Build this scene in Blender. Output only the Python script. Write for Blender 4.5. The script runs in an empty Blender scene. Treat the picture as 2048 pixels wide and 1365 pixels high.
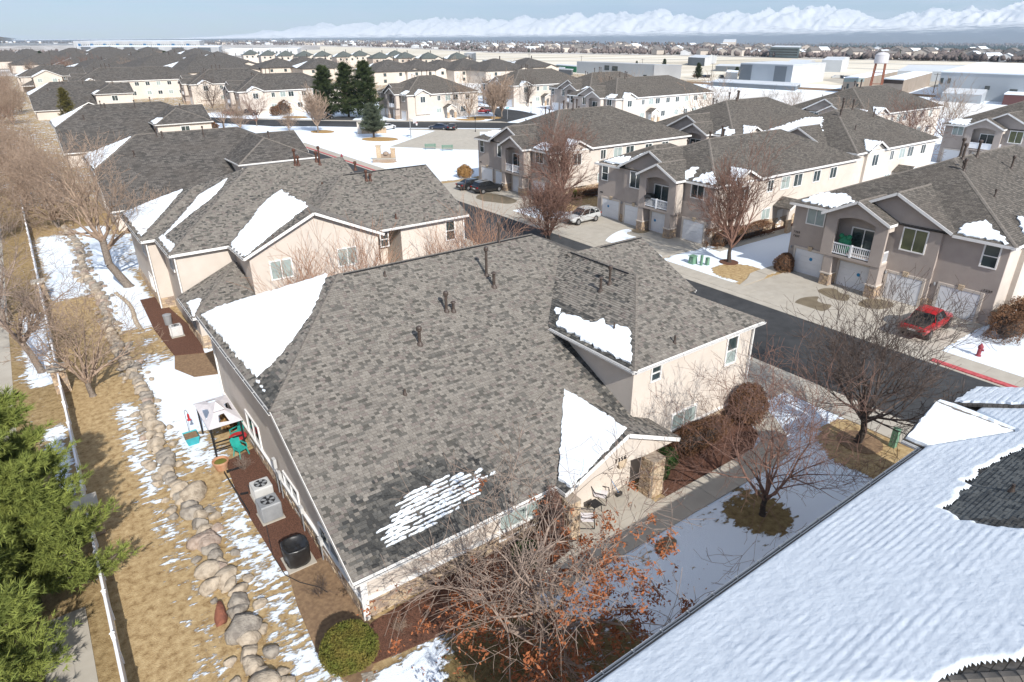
import bpy, math, random
import numpy as np
from mathutils import Vector, Matrix

scene = bpy.context.scene
COL = scene.collection
random.seed(7)

# ---------------------------------------------------------------- camera
CX, CY, FPX, CAMH = 1024.0, 682.5, 1310.0, 20.0
_yaw, _pit, _rol = math.radians(35.95), math.radians(24.95), math.radians(-0.28)
FW = Vector((math.sin(_yaw)*math.cos(_pit), math.cos(_yaw)*math.cos(_pit), -math.sin(_pit)))
_rt = Vector((math.cos(_yaw), -math.sin(_yaw), 0)); _up = _rt.cross(FW)
RT = math.cos(_rol)*_rt + math.sin(_rol)*_up
UP = -math.sin(_rol)*_rt + math.cos(_rol)*_up
cam_d = bpy.data.cameras.new("camera")
cam = bpy.data.objects.new("camera", cam_d); COL.objects.link(cam)
cam_d.sensor_width = 36.0; cam_d.lens = FPX/2048.0*36.0
cam_d.clip_start = 0.3; cam_d.clip_end = 60000.0
cam.matrix_world = Matrix(((RT.x, UP.x, -FW.x, 0), (RT.y, UP.y, -FW.y, 0), (RT.z, UP.z, -FW.z, CAMH), (0, 0, 0, 1)))
scene.camera = cam

# ---------------------------------------------------------------- sky and sun
SUN_EL, SUN_DEV = math.radians(36.0), math.radians(9.0)
world = bpy.data.worlds.new("World"); scene.world = world; world.use_nodes = True
nt = world.node_tree; nt.nodes.clear()
def wn(t, **k):
    n = nt.nodes.new(t)
    for a, b in k.items(): setattr(n, a, b)
    return n
w_out = wn('ShaderNodeOutputWorld'); w_bg = wn('ShaderNodeBackground')
w_bg.inputs['Strength'].default_value = 0.115
w_sky = wn('ShaderNodeTexSky', sky_type='NISHITA')
w_sky.sun_disc = False; w_sky.sun_elevation = SUN_EL; w_sky.sun_rotation = math.pi + SUN_DEV
w_sky.altitude = 1400; w_sky.air_density = 1.0; w_sky.dust_density = 0.6; w_sky.ozone_density = 2.2
w_tc = wn('ShaderNodeTexCoord'); w_sep = wn('ShaderNodeSeparateXYZ')
w_add = wn('ShaderNodeMath', operation='ADD'); w_add.inputs[1].default_value = 0.10
w_dx = wn('ShaderNodeMath', operation='DIVIDE'); w_dy = wn('ShaderNodeMath', operation='DIVIDE')
w_cmb = wn('ShaderNodeCombineXYZ')
w_n = wn('ShaderNodeTexNoise'); w_n.inputs['Scale'].default_value = 1.3; w_n.inputs['Detail'].default_value = 7; w_n.inputs['Roughness'].default_value = 0.55
w_r = wn('ShaderNodeValToRGB'); w_r.color_ramp.elements[0].position = 0.44; w_r.color_ramp.elements[1].position = 0.66
w_mul = wn('ShaderNodeMath', operation='MULTIPLY'); w_mul.inputs[1].default_value = 0.75
w_mix = wn('ShaderNodeMixRGB'); w_mix.inputs['Color2'].default_value = (9.6, 9.5, 9.4, 1)
L = nt.links.new
L(w_tc.outputs['Generated'], w_sep.inputs[0])
L(w_sep.outputs['Z'], w_add.inputs[0])
L(w_sep.outputs['X'], w_dx.inputs[0]); L(w_add.outputs[0], w_dx.inputs[1])
L(w_sep.outputs['Y'], w_dy.inputs[0]); L(w_add.outputs[0], w_dy.inputs[1])
L(w_dx.outputs[0], w_cmb.inputs[0]); L(w_dy.outputs[0], w_cmb.inputs[1])
L(w_cmb.outputs[0], w_n.inputs['Vector']); L(w_n.outputs['Fac'], w_r.inputs[0])
L(w_r.outputs[0], w_mul.inputs[0]); L(w_mul.outputs[0], w_mix.inputs['Fac'])
L(w_sky.outputs[0], w_mix.inputs['Color1']); L(w_mix.outputs[0], w_bg.inputs['Color'])
L(w_bg.outputs[0], w_out.inputs['Surface'])

sun_d = bpy.data.lights.new("sun", 'SUN'); sun_d.energy = 5.0; sun_d.angle = math.radians(0.55); sun_d.color = (1.0, 0.955, 0.89)
sun = bpy.data.objects.new("sun", sun_d); COL.objects.link(sun)
SUNDIR = Vector((math.sin(SUN_DEV)*math.cos(SUN_EL), math.cos(SUN_DEV)*math.cos(SUN_EL), -math.sin(SUN_EL)))
sun.rotation_euler = SUNDIR.to_track_quat('-Z', 'Y').to_euler(); sun.location = (0, -30, 60)

scene.view_settings.view_transform = 'Standard'; scene.view_settings.look = 'None'
scene.view_settings.exposure = 0.40; scene.view_settings.gamma = 1.0
scene.view_settings.use_curve_mapping = False
scene.cycles.max_bounces = 5; scene.cycles.diffuse_bounces = 3; scene.cycles.glossy_bounces = 2
scene.cycles.transmission_bounces = 3; scene.cycles.transparent_max_bounces = 6; scene.cycles.volume_bounces = 0
scene.cycles.use_denoising = True

# pixel of the photograph -> point in the place (height, or a plane it lies on)
def ray(px, py): return FW + RT*((px-CX)/FPX) - UP*((py-CY)/FPX)
def G(px, py, z=0.0):
    d = ray(px, py); t = (z-CAMH)/d.z
    return Vector((d.x*t, d.y*t, z))
def on_plane(px, py, p0, n):
    d = ray(px, py); o = Vector((0, 0, CAMH))
    t = (Vector(p0)-o).dot(n)/d.dot(n)
    return o + d*t
# ---------------------------------------------------------------- materials
MATS = {}
def new_mat(name):
    m = bpy.data.materials.new(name); m.use_nodes = True; MATS[name] = m
    return m, m.node_tree, m.node_tree.nodes['Principled BSDF']
def nd(t, typ, **k):
    n = t.nodes.new(typ)
    for a, b in k.items(): setattr(n, a, b)
    return n
def rgb(c): return (c[0], c[1], c[2], 1.0)
def mat(name, c1, c2=None, rough=0.85, scale=4.0, detail=6.0, bump=0.0, bscale=None, spec=0.3, metal=0.0, big=0.0, coords='Object', lo=0.35, hi=0.65):
    """two tones of one surface mixed by noise, with an optional fine relief"""
    m, t, p = new_mat(name)
    c2 = c2 or tuple(x*0.82 for x in c1)
    tc = nd(t, 'ShaderNodeTexCoord'); n = nd(t, 'ShaderNodeTexNoise')
    n.inputs['Scale'].default_value = scale; n.inputs['Detail'].default_value = detail
    r = nd(t, 'ShaderNodeValToRGB'); e = r.color_ramp.elements
    e[0].position = lo; e[1].position = hi; e[0].color = rgb(c1); e[1].color = rgb(c2)
    t.links.new(tc.outputs[coords], n.inputs['Vector']); t.links.new(n.outputs['Fac'], r.inputs[0])
    src = r.outputs[0]
    if big:
        n2 = nd(t, 'ShaderNodeTexNoise'); n2.inputs['Scale'].default_value = scale*0.07; n2.inputs['Detail'].default_value = 4
        mp = nd(t, 'ShaderNodeMapRange'); mp.inputs[1].default_value = 0.3; mp.inputs[2].default_value = 0.7
        mp.inputs[3].default_value = 1-big; mp.inputs[4].default_value = 1+big*0.5
        mx = nd(t, 'ShaderNodeMixRGB', blend_type='MULTIPLY'); mx.inputs[0].default_value = 1
        t.links.new(tc.outputs[coords], n2.inputs['Vector']); t.links.new(n2.outputs['Fac'], mp.inputs[0])
        t.links.new(src, mx.inputs[1]); t.links.new(mp.outputs[0], mx.inputs[2]); src = mx.outputs[0]
    t.links.new(src, p.inputs['Base Color'])
    p.inputs['Roughness'].default_value = rough; p.inputs['Specular IOR Level'].default_value = spec; p.inputs['Metallic'].default_value = metal
    if bump:
        nb = nd(t, 'ShaderNodeTexNoise'); nb.inputs['Scale'].default_value = bscale or scale*4; nb.inputs['Detail'].default_value = 6
        b = nd(t, 'ShaderNodeBump'); b.inputs['Strength'].default_value = bump; b.inputs['Distance'].default_value = 0.05
        t.links.new(tc.outputs[coords], nb.inputs['Vector']); t.links.new(nb.outputs['Fac'], b.inputs['Height']); t.links.new(b.outputs[0], p.inputs['Normal'])
    return m

mat('stucco', (0.625, 0.560, 0.495), (0.585, 0.52, 0.455), scale=1.2, bump=0.25, bscale=60, big=0.11)
mat('stucco_taupe', (0.43, 0.37, 0.33), (0.39, 0.335, 0.30), scale=1.2, bump=0.25, bscale=60, big=0.11)
mat('white_trim', (0.80, 0.79, 0.77), (0.74, 0.73, 0.71), rough=0.5, scale=2)
mat('white_vinyl', (0.80, 0.81, 0.83), (0.75, 0.76, 0.79), rough=0.4, scale=2)
mat('gutter_dark', (0.10, 0.10, 0.10), rough=0.5)
mat('garage_door', (0.74, 0.75, 0.77), (0.70, 0.71, 0.73), rough=0.5, scale=1.5)
mat('stone_a', (0.50, 0.38, 0.26), (0.38, 0.27, 0.18), scale=6, bump=0.5, bscale=18)
mat('stone_b', (0.40, 0.31, 0.24), (0.26, 0.20, 0.16), scale=6, bump=0.5, bscale=18)
mat('stone_c', (0.58, 0.47, 0.34), (0.44, 0.34, 0.23), scale=6, bump=0.5, bscale=18)
mat('mortar', (0.36, 0.30, 0.24), scale=8)
mat('pipe_brown', (0.055, 0.042, 0.036), (0.085, 0.065, 0.055), rough=0.5, scale=3)
mat('pipe_rust', (0.10, 0.045, 0.030), (0.07, 0.035, 0.025), rough=0.6, scale=3)
mat('glass_dark', (0.025, 0.035, 0.038), (0.05, 0.07, 0.07), rough=0.08, scale=0.8, spec=0.8)
mat('glass_blind', (0.36, 0.42, 0.40), (0.28, 0.34, 0.33), rough=0.15, scale=1.5, spec=0.6)
mat('glass_green', (0.16, 0.17, 0.08), (0.10, 0.11, 0.06), rough=0.12, scale=0.8, spec=0.7)
mat('asphalt', (0.058, 0.060, 0.063), (0.040, 0.042, 0.045), rough=0.9, scale=1.1, detail=11, bump=0.2, bscale=80, big=0.38)
mat('concrete', (0.46, 0.425, 0.365), (0.40, 0.365, 0.31), rough=0.9, scale=1.0, detail=8, bump=0.1, bscale=50, big=0.12)
mat('concrete_wet', (0.20, 0.165, 0.115), (0.155, 0.125, 0.085), rough=0.55, scale=1.5, detail=8)
mat('kerb_red', (0.56, 0.12, 0.13), (0.36, 0.06, 0.065), rough=0.7, scale=5)
mat('mulch', (0.20, 0.095, 0.062), (0.075, 0.038, 0.026), rough=1, scale=26, detail=9, bump=1.0, bscale=50)
mat('dry_grass', (0.46, 0.30, 0.12), (0.30, 0.18, 0.07), rough=1, scale=3, detail=9, bump=0.5, bscale=20)
mat('soil', (0.27, 0.18, 0.105), (0.18, 0.115, 0.07), rough=1, scale=7, detail=9, bump=0.5, bscale=40)
mat('bark_grey', (0.25, 0.21, 0.175), (0.15, 0.125, 0.105), rough=0.95, scale=9, bump=0.6, bscale=30)
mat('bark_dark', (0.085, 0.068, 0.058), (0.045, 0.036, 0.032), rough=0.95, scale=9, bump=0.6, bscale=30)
mat('twig_grey', (0.36, 0.28, 0.23), (0.21, 0.16, 0.13), rough=0.95, scale=6)
mat('twig_red', (0.25, 0.145, 0.11), (0.16, 0.095, 0.075), rough=0.95, scale=6)
mat('twig_orange', (0.46, 0.275, 0.185), (0.32, 0.185, 0.125), rough=0.95, scale=6)
mat('twig_dark', (0.14, 0.105, 0.09), (0.085, 0.065, 0.055), rough=0.95, scale=6)
mat('twig_pale', (0.40, 0.30, 0.225), (0.25, 0.18, 0.135), rough=0.95, scale=6)
mat('dead_leaf', (0.36, 0.135, 0.055), (0.24, 0.08, 0.035), rough=0.9, scale=3)
mat('needle', (0.235, 0.27, 0.062), (0.14, 0.175, 0.04), rough=0.8, scale=2.2)
mat('needle_blue', (0.115, 0.135, 0.088), (0.07, 0.092, 0.06), rough=0.8, scale=2.5)
mat('needle_far', (0.062, 0.082, 0.030), (0.032, 0.048, 0.018), rough=0.85, scale=0.6)
mat('needle_yellow', (0.14, 0.125, 0.035), (0.085, 0.075, 0.022), rough=0.8, scale=1.6)
mat('hedge_brown', (0.20, 0.105, 0.055), (0.11, 0.06, 0.035), rough=0.95, scale=4)
mat('hedge_green', (0.105, 0.13, 0.022), (0.17, 0.135, 0.032), rough=0.9, scale=1.6)
mat('leaf_green', (0.045, 0.10, 0.022), (0.025, 0.055, 0.014), rough=0.7, scale=4)
mat('boulder_tan', (0.45, 0.38, 0.295), (0.28, 0.23, 0.175), scale=3.5, detail=11, bump=1.0, bscale=14, rough=0.95, lo=0.40, hi=0.62)
mat('boulder_grey', (0.33, 0.295, 0.25), (0.20, 0.175, 0.15), scale=3.5, detail=11, bump=1.0, bscale=14, rough=0.95, lo=0.40, hi=0.62)
mat('boulder_pink', (0.40, 0.32, 0.265), (0.27, 0.205, 0.165), scale=3.5, detail=11, bump=1.0, bscale=14, rough=0.95, lo=0.40, hi=0.62)
mat('boulder_red', (0.27, 0.105, 0.065), (0.19, 0.075, 0.05), scale=3.5, detail=11, bump=1.0, bscale=14, rough=0.95, lo=0.40, hi=0.62)
mat('metal_grey', (0.33, 0.34, 0.35), (0.27, 0.28, 0.29), rough=0.5, scale=2, metal=0.2)
mat('metal_pale', (0.52, 0.52, 0.51), (0.46, 0.46, 0.45), rough=0.5, scale=2)
mat('black_plastic', (0.012, 0.012, 0.013), (0.022, 0.022, 0.023), rough=0.35, scale=4, spec=0.6)
mat('black_metal', (0.02, 0.02, 0.022), rough=0.5)
mat('cloth_white', (0.66, 0.63, 0.64), (0.58, 0.55, 0.57), rough=0.9, scale=4)
mat('teal_plastic', (0.03, 0.36, 0.30), (0.025, 0.28, 0.24), rough=0.4)
mat('teal_blue', (0.05, 0.38, 0.42), rough=0.4)
mat('red_plastic', (0.45, 0.03, 0.035), rough=0.4)
mat('terracotta', (0.42, 0.20, 0.11), (0.52, 0.32, 0.20), rough=0.8, scale=3)
mat('straw', (0.38, 0.23, 0.09), (0.24, 0.13, 0.05), scale=12)
mat('utility_green', (0.16, 0.29, 0.20), (0.12, 0.23, 0.155), rough=0.6, scale=3)
mat('hydrant_red', (0.30, 0.06, 0.075), (0.22, 0.04, 0.05), rough=0.6, scale=5)
mat('blue_paper', (0.02, 0.22, 0.45), rough=0.6)
mat('tyre', (0.018, 0.018, 0.018), rough=0.9)
mat('rim', (0.42, 0.42, 0.43), rough=0.35, metal=0.7)
mat('car_glass', (0.012, 0.014, 0.016), rough=0.06, spec=0.9)
mat('tail_light', (0.30, 0.01, 0.012), rough=0.25)
mat('head_light', (0.70, 0.70, 0.68), rough=0.2)
def paint(name, c, rough=0.28):
    m = mat(name, c, tuple(x*0.9 for x in c), rough=rough, scale=1, spec=0.6)
    m.node_tree.nodes['Principled BSDF'].inputs['Coat Weight'].default_value = 0.6
    m.node_tree.nodes['Principled BSDF'].inputs['Coat Roughness'].default_value = 0.08
paint('paint_black', (0.012, 0.013, 0.015)); paint('paint_silver', (0.46, 0.47, 0.47)); paint('paint_red', (0.40, 0.010, 0.014))
paint('paint_navy', (0.018, 0.028, 0.055)); paint('paint_white', (0.72, 0.72, 0.72)); paint('paint_maroon', (0.09, 0.02, 0.02))
mat('bench_green', (0.13, 0.24, 0.18), rough=0.6)
mat('number_dark', (0.035, 0.028, 0.024), rough=0.6)
mat('lamp_brown', (0.05, 0.035, 0.028), rough=0.5)
mat('tank_grey', (0.55, 0.54, 0.56), (0.47, 0.46, 0.48), scale=0.3)
mat('metal_roof', (0.60, 0.63, 0.66), (0.54, 0.57, 0.60), scale=0.1, rough=0.5)
mat('metal_wall', (0.42, 0.45, 0.48), (0.37, 0.40, 0.43), scale=0.1, rough=0.6)
mat('metal_wall_dark', (0.17, 0.19, 0.21), scale=0.1, rough=0.6)
mat('metal_wall_white', (0.60, 0.61, 0.62), scale=0.1, rough=0.6)
mat('wall_blue', (0.06, 0.20, 0.42), rough=0.5)
mat('wall_tan', (0.36, 0.30, 0.25), (0.31, 0.26, 0.21), scale=0.3)
mat('wall_green', (0.24, 0.29, 0.28), scale=0.1)
mat('far_wall', (0.56, 0.50, 0.44), (0.42, 0.37, 0.32), scale=0.02)
mat('far_roof', (0.20, 0.185, 0.175), (0.13, 0.12, 0.115), scale=0.05)
mat('far_tree', (0.19, 0.155, 0.145), (0.10, 0.085, 0.082), scale=0.01, rough=1)
mat('far_conifer', (0.040, 0.050, 0.034), (0.025, 0.032, 0.024), scale=0.02, rough=1)
mat('green_wall', (0.03, 0.22, 0.11), rough=0.7)
mat('rail_black', (0.02, 0.02, 0.02), rough=0.6)

def snow_mat(name, ridged=False):
    m, t, p = new_mat(name)
    p.inputs['Base Color'].default_value = (0.79, 0.85, 0.91, 1); p.inputs['Roughness'].default_value = 0.7
    p.inputs['Specular IOR Level'].default_value = 0.2
    p.inputs['Subsurface Weight'].default_value = 0.0
    tc = nd(t, 'ShaderNodeTexCoord')
    n = nd(t, 'ShaderNodeTexNoise'); n.inputs['Scale'].default_value = 3.0; n.inputs['Detail'].default_value = 8
    n2 = nd(t, 'ShaderNodeTexNoise'); n2.inputs['Scale'].default_value = 40; n2.inputs['Detail'].default_value = 4
    ad = nd(t, 'ShaderNodeMath', operation='MULTIPLY_ADD'); ad.inputs[1].default_value = 0.12
    b = nd(t, 'ShaderNodeBump'); b.inputs['Strength'].default_value = 0.6; b.inputs['Distance'].default_value = 0.06
    t.links.new(tc.outputs['Object'], n.inputs['Vector']); t.links.new(tc.outputs['Object'], n2.inputs['Vector'])
    t.links.new(n2.outputs['Fac'], ad.inputs[0]); t.links.new(n.outputs['Fac'], ad.inputs[2])
    h = ad.outputs[0]
    if ridged:   # snow settled over shingle courses: a wavy fall every course, broken along the row
        uv = nd(t, 'ShaderNodeSeparateXYZ')
        nw = nd(t, 'ShaderNodeTexNoise'); nw.inputs['Scale'].default_value = 1.2; nw.inputs['Detail'].default_value = 3
        wv = nd(t, 'ShaderNodeMath', operation='MULTIPLY_ADD'); wv.inputs[1].default_value = 0.10
        fr = nd(t, 'ShaderNodeMath', operation='MULTIPLY'); fr.inputs[1].default_value = 1/0.29
        fa = nd(t, 'ShaderNodeMath', operation='FRACT')
        rp = nd(t, 'ShaderNodeValToRGB'); rp.color_ramp.interpolation = 'B_SPLINE'
        e = rp.color_ramp.elements; e[0].position = 0.0; e[0].color = (0, 0, 0, 1); e[1].position = 0.30; e[1].color = (1, 1, 1, 1)
        e2 = rp.color_ramp.elements.new(0.85); e2.color = (0.75, 0.75, 0.75, 1)
        e3 = rp.color_ramp.elements.new(1.0); e3.color = (0.1, 0.1, 0.1, 1)
        am = nd(t, 'ShaderNodeTexNoise'); am.inputs['Scale'].default_value = 0.9; am.inputs['Detail'].default_value = 5
        amr = nd(t, 'ShaderNodeMapRange'); amr.inputs[1].default_value = 0.35; amr.inputs[2].default_value = 0.65; amr.inputs[3].default_value = 0.2; amr.inputs[4].default_value = 1.0
        ml = nd(t, 'ShaderNodeMath', operation='MULTIPLY'); ml2 = nd(t, 'ShaderNodeMath', operation='MULTIPLY_ADD'); ml2.inputs[1].default_value = 0.55
        t.links.new(tc.outputs['UV'], uv.inputs[0]); t.links.new(tc.outputs['Object'], nw.inputs['Vector'])
        t.links.new(nw.outputs['Fac'], wv.inputs[0]); t.links.new(uv.outputs['Y'], wv.inputs[2]); t.links.new(wv.outputs[0], fr.inputs[0])
        t.links.new(fr.outputs[0], fa.inputs[0]); t.links.new(fa.outputs[0], rp.inputs[0]); t.links.new(tc.outputs['Object'], am.inputs['Vector'])
        t.links.new(am.outputs['Fac'], amr.inputs[0]); t.links.new(rp.outputs[0], ml.inputs[0]); t.links.new(amr.outputs[0], ml.inputs[1])
        t.links.new(ml.outputs[0], ml2.inputs[0]); t.links.new(h, ml2.inputs[2]); h = ml2.outputs[0]
        b.inputs['Distance'].default_value = 0.05; b.inputs['Strength'].default_value = 0.85
    t.links.new(h, b.inputs['Height']); t.links.new(b.outputs[0], p.inputs['Normal'])
    return m
snow_mat('snow'); snow_mat('snow_roof', True)

def shingle_mat(name, c1, c2, c3, tab=0.30, course=0.145, moss=None):
    """laminated shingles for roofs whose tabs are too small to build; UV in metres"""
    m, t, p = new_mat(name)
    uv = nd(t, 'ShaderNodeUVMap'); br = nd(t, 'ShaderNodeTexBrick')
    br.offset = 0.43; br.squash = 1.0; br.offset_frequency = 3
    br.inputs['Scale'].default_value = 1.0; br.inputs['Brick Width'].default_value = tab; br.inputs['Row Height'].default_value = course
    br.inputs['Mortar Size'].default_value = 0.012; br.inputs['Mortar Smooth'].default_value = 0.3; br.inputs['Bias'].default_value = -0.1
    br.inputs['Color1'].default_value = rgb(c1); br.inputs['Color2'].default_value = rgb(c2); br.inputs['Mortar'].default_value = rgb(tuple(x*0.45 for x in c2))
    n = nd(t, 'ShaderNodeTexNoise'); n.inputs['Scale'].default_value = 0.35; n.inputs['Detail'].default_value = 7
    mx = nd(t, 'ShaderNodeMixRGB'); mx.inputs['Color2'].default_value = rgb(c3)
    mr = nd(t, 'ShaderNodeMapRange'); mr.inputs[1].default_value = 0.40; mr.inputs[2].default_value = 0.70; mr.inputs[4].default_value = 0.55
    b = nd(t, 'ShaderNodeBump'); b.inputs['Strength'].default_value = 0.8; b.inputs['Distance'].default_value = 0.03
    t.links.new(uv.outputs[0], br.inputs['Vector']); t.links.new(uv.outputs[0], n.inputs['Vector'])
    t.links.new(n.outputs['Fac'], mr.inputs[0]); t.links.new(mr.outputs[0], mx.inputs[0]); t.links.new(br.outputs['Color'], mx.inputs[1])
    n3 = nd(t, 'ShaderNodeTexNoise'); n3.inputs['Scale'].default_value = 9.0; n3.inputs['Detail'].default_value = 3
    mr3 = nd(t, 'ShaderNodeMapRange'); mr3.inputs[1].default_value = 0.3; mr3.inputs[2].default_value = 0.7; mr3.inputs[3].default_value = 0.72; mr3.inputs[4].default_value = 1.18
    mm = nd(t, 'ShaderNodeMixRGB', blend_type='MULTIPLY'); mm.inputs[0].default_value = 1
    t.links.new(uv.outputs[0], n3.inputs['Vector']); t.links.new(n3.outputs['Fac'], mr3.inputs[0]); t.links.new(mx.outputs[0], mm.inputs[1]); t.links.new(mr3.outputs[0], mm.inputs[2])
    t.links.new(mm.outputs[0], p.inputs['Base Color']); t.links.new(br.outputs['Fac'], b.inputs['Height']); b.invert = True
    t.links.new(b.outputs[0], p.inputs['Normal']); p.inputs['Roughness'].default_value = 0.95; p.inputs['Specular IOR Level'].default_value = 0.2
    return m
shingle_mat('shingle', (0.178, 0.160, 0.140), (0.075, 0.070, 0.063), (0.115, 0.10, 0.087), tab=0.36, course=0.18)
shingle_mat('shingle_dark', (0.155, 0.142, 0.13), (0.055, 0.053, 0.05), (0.095, 0.083, 0.073), tab=0.50, course=0.24)
shingle_mat('shingle_green', (0.135, 0.15, 0.14), (0.085, 0.10, 0.098), (0.11, 0.12, 0.11), tab=0.5, course=0.3)
SHADES = [(0.240, 0.220, 0.194), (0.215, 0.197, 0.173), (0.187, 0.171, 0.152), (0.125, 0.118, 0.106), (0.094, 0.089, 0.079), (0.188, 0.163, 0.147)]
for i, c in enumerate(SHADES): mat('tab_%d' % i, c, tuple(x*0.82 for x in c), rough=0.95, scale=14, spec=0.15, bump=0.3, bscale=120)
DARKS = [(0.10, 0.098, 0.092), (0.075, 0.074, 0.07), (0.055, 0.055, 0.053), (0.12, 0.115, 0.105)]
for i, c in enumerate(DARKS): mat('wet_tab_%d' % i, c, tuple(x*0.8 for x in c), rough=0.8, scale=14, spec=0.2, bump=0.3, bscale=120)
mat('ridge_tile', (0.205, 0.182, 0.158), (0.135, 0.122, 0.108), rough=0.95, scale=5, bump=0.3, bscale=100)

def attr_mat(name, attr='Col', rough=0.95):
    m, t, p = new_mat(name)
    a = nd(t, 'ShaderNodeAttribute', attribute_name=attr); tc = nd(t, 'ShaderNodeTexCoord')
    n = nd(t, 'ShaderNodeTexNoise'); n.inputs['Scale'].default_value = 14; n.inputs['Detail'].default_value = 5
    mr = nd(t, 'ShaderNodeMapRange'); mr.inputs[1].default_value = 0.3; mr.inputs[2].default_value = 0.7; mr.inputs[3].default_value = 0.8; mr.inputs[4].default_value = 1.12
    mm = nd(t, 'ShaderNodeMixRGB', blend_type='MULTIPLY'); mm.inputs[0].default_value = 1
    t.links.new(tc.outputs['Object'], n.inputs['Vector']); t.links.new(n.outputs['Fac'], mr.inputs[0])
    t.links.new(a.outputs['Color'], mm.inputs[1]); t.links.new(mr.outputs[0], mm.inputs[2]); t.links.new(mm.outputs[0], p.inputs['Base Color'])
    p.inputs['Roughness'].default_value = rough; p.inputs['Specular IOR Level'].default_value = 0.2
    return m
attr_mat('tab_mix')

# lawn: dead grass, thawing snow; 'snow' attribute = how much of the ground is covered, 'kind' = tint
def ground_mat():
    m, t, p = new_mat('ground')
    tc = nd(t, 'ShaderNodeTexCoord'); sa = nd(t, 'ShaderNodeAttribute', attribute_name='snow'); ka = nd(t, 'ShaderNodeAttribute', attribute_name='dry')
    mp = nd(t, 'ShaderNodeMapping'); mp.inputs['Scale'].default_value = (0.75, 1.5, 1); mp.inputs['Rotation'].default_value = (0, 0, 0.5)
    n1 = nd(t, 'ShaderNodeTexNoise'); n1.inputs['Scale'].default_value = 2.4; n1.inputs['Detail'].default_value = 9; n1.inputs['Roughness'].default_value = 0.62
    n2 = nd(t, 'ShaderNodeTexNoise'); n2.inputs['Scale'].default_value = 0.5; n2.inputs['Detail'].default_value = 6
    g1 = nd(t, 'ShaderNodeTexNoise'); g1.inputs['Scale'].default_value = 3.2; g1.inputs['Detail'].default_value = 12; g1.inputs['Roughness'].default_value = 0.72
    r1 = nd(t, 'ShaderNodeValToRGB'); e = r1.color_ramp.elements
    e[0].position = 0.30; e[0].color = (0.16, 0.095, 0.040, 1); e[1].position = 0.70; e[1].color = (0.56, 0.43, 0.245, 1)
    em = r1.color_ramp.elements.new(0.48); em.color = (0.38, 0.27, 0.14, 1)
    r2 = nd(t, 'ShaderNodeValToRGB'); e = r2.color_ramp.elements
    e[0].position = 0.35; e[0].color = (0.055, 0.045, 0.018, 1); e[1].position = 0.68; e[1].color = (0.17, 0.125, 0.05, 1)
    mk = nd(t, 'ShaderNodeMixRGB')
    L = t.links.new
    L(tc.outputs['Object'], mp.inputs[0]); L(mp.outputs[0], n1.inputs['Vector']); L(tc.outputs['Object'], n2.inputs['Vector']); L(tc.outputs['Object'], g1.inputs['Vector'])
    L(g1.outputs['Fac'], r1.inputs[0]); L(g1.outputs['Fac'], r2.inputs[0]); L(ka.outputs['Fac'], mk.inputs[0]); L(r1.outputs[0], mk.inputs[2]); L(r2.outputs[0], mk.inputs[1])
    # cover = n1*.7+n2*.3 + (snow-.5)*k  -> steep ramp
    a = nd(t, 'ShaderNodeMath', operation='MULTIPLY'); a.inputs[1].default_value = 0.65
    b = nd(t, 'ShaderNodeMath', operation='MULTIPLY_ADD'); b.inputs[1].default_value = 0.35
    c = nd(t, 'ShaderNodeMath', operation='MULTIPLY_ADD'); c.inputs[1].default_value = 0.62
    L(n1.outputs['Fac'], a.inputs[0]); L(n2.outputs['Fac'], b.inputs[0]); L(a.outputs[0], b.inputs[2]); L(sa.outputs['Fac'], c.inputs[0]); L(b.outputs[0], c.inputs[2])
    mr = nd(t, 'ShaderNodeMapRange', interpolation_type='SMOOTHSTEP'); mr.inputs[1].default_value = 0.775; mr.inputs[2].default_value = 0.835
    L(c.outputs[0], mr.inputs[0])
    ms = nd(t, 'ShaderNodeMixRGB'); ms.inputs[2].default_value = (0.76, 0.835, 0.92, 1)
    L(mr.outputs[0], ms.inputs[0]); L(mk.outputs[0], ms.inputs[1]); L(ms.outputs[0], p.inputs['Base Color'])
    bm = nd(t, 'ShaderNodeBump'); bm.inputs['Strength'].default_value = 0.8; bm.inputs['Distance'].default_value = 0.08
    g2 = nd(t, 'ShaderNodeTexNoise'); g2.inputs['Scale'].default_value = 22; g2.inputs['Detail'].default_value = 6
    L(tc.outputs['Object'], g2.inputs['Vector'])
    ad = nd(t, 'ShaderNodeMath', operation='MULTIPLY_ADD'); ad.inputs[1].default_value = 0.5
    L(g2.outputs['Fac'], ad.inputs[0]); L(mr.outputs[0], ad.inputs[2]); L(ad.outputs[0], bm.inputs['Height']); L(bm.outputs[0], p.inputs['Normal'])
    p.inputs['Roughness'].default_value = 0.9; p.inputs['Specular IOR Level'].default_value = 0.15
ground_mat()
# ---------------------------------------------------------------- building blocks
def tag(o, label=None, cat=None, group=None, kind=None):
    if label: o['label'] = label
    if cat: o['category'] = cat
    if group: o['group'] = group
    if kind: o['kind'] = kind
    return o
def empty(name, loc, label=None, cat=None, group=None, rz=0.0):
    o = bpy.data.objects.new(name, None); o.empty_display_size = 0.3
    o.location = loc; o.rotation_euler = (0, 0, rz); COL.objects.link(o)
    return tag(o, label, cat, group)
def link(name, me, parent=None, loc=None):
    o = bpy.data.objects.new(name, me); COL.objects.link(o)
    if parent is not None: o.parent = parent
    if loc is not None: o.location = loc
    return o
def root_of(o):
    while o.parent is not None: o = o.parent
    return o
def copy_tree(o, parent=None):
    c = o.copy(); COL.objects.link(c)
    if parent is not None: c.parent = parent
    for ch in [x for x in o.children]: copy_tree(ch, c)
    return c

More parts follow.
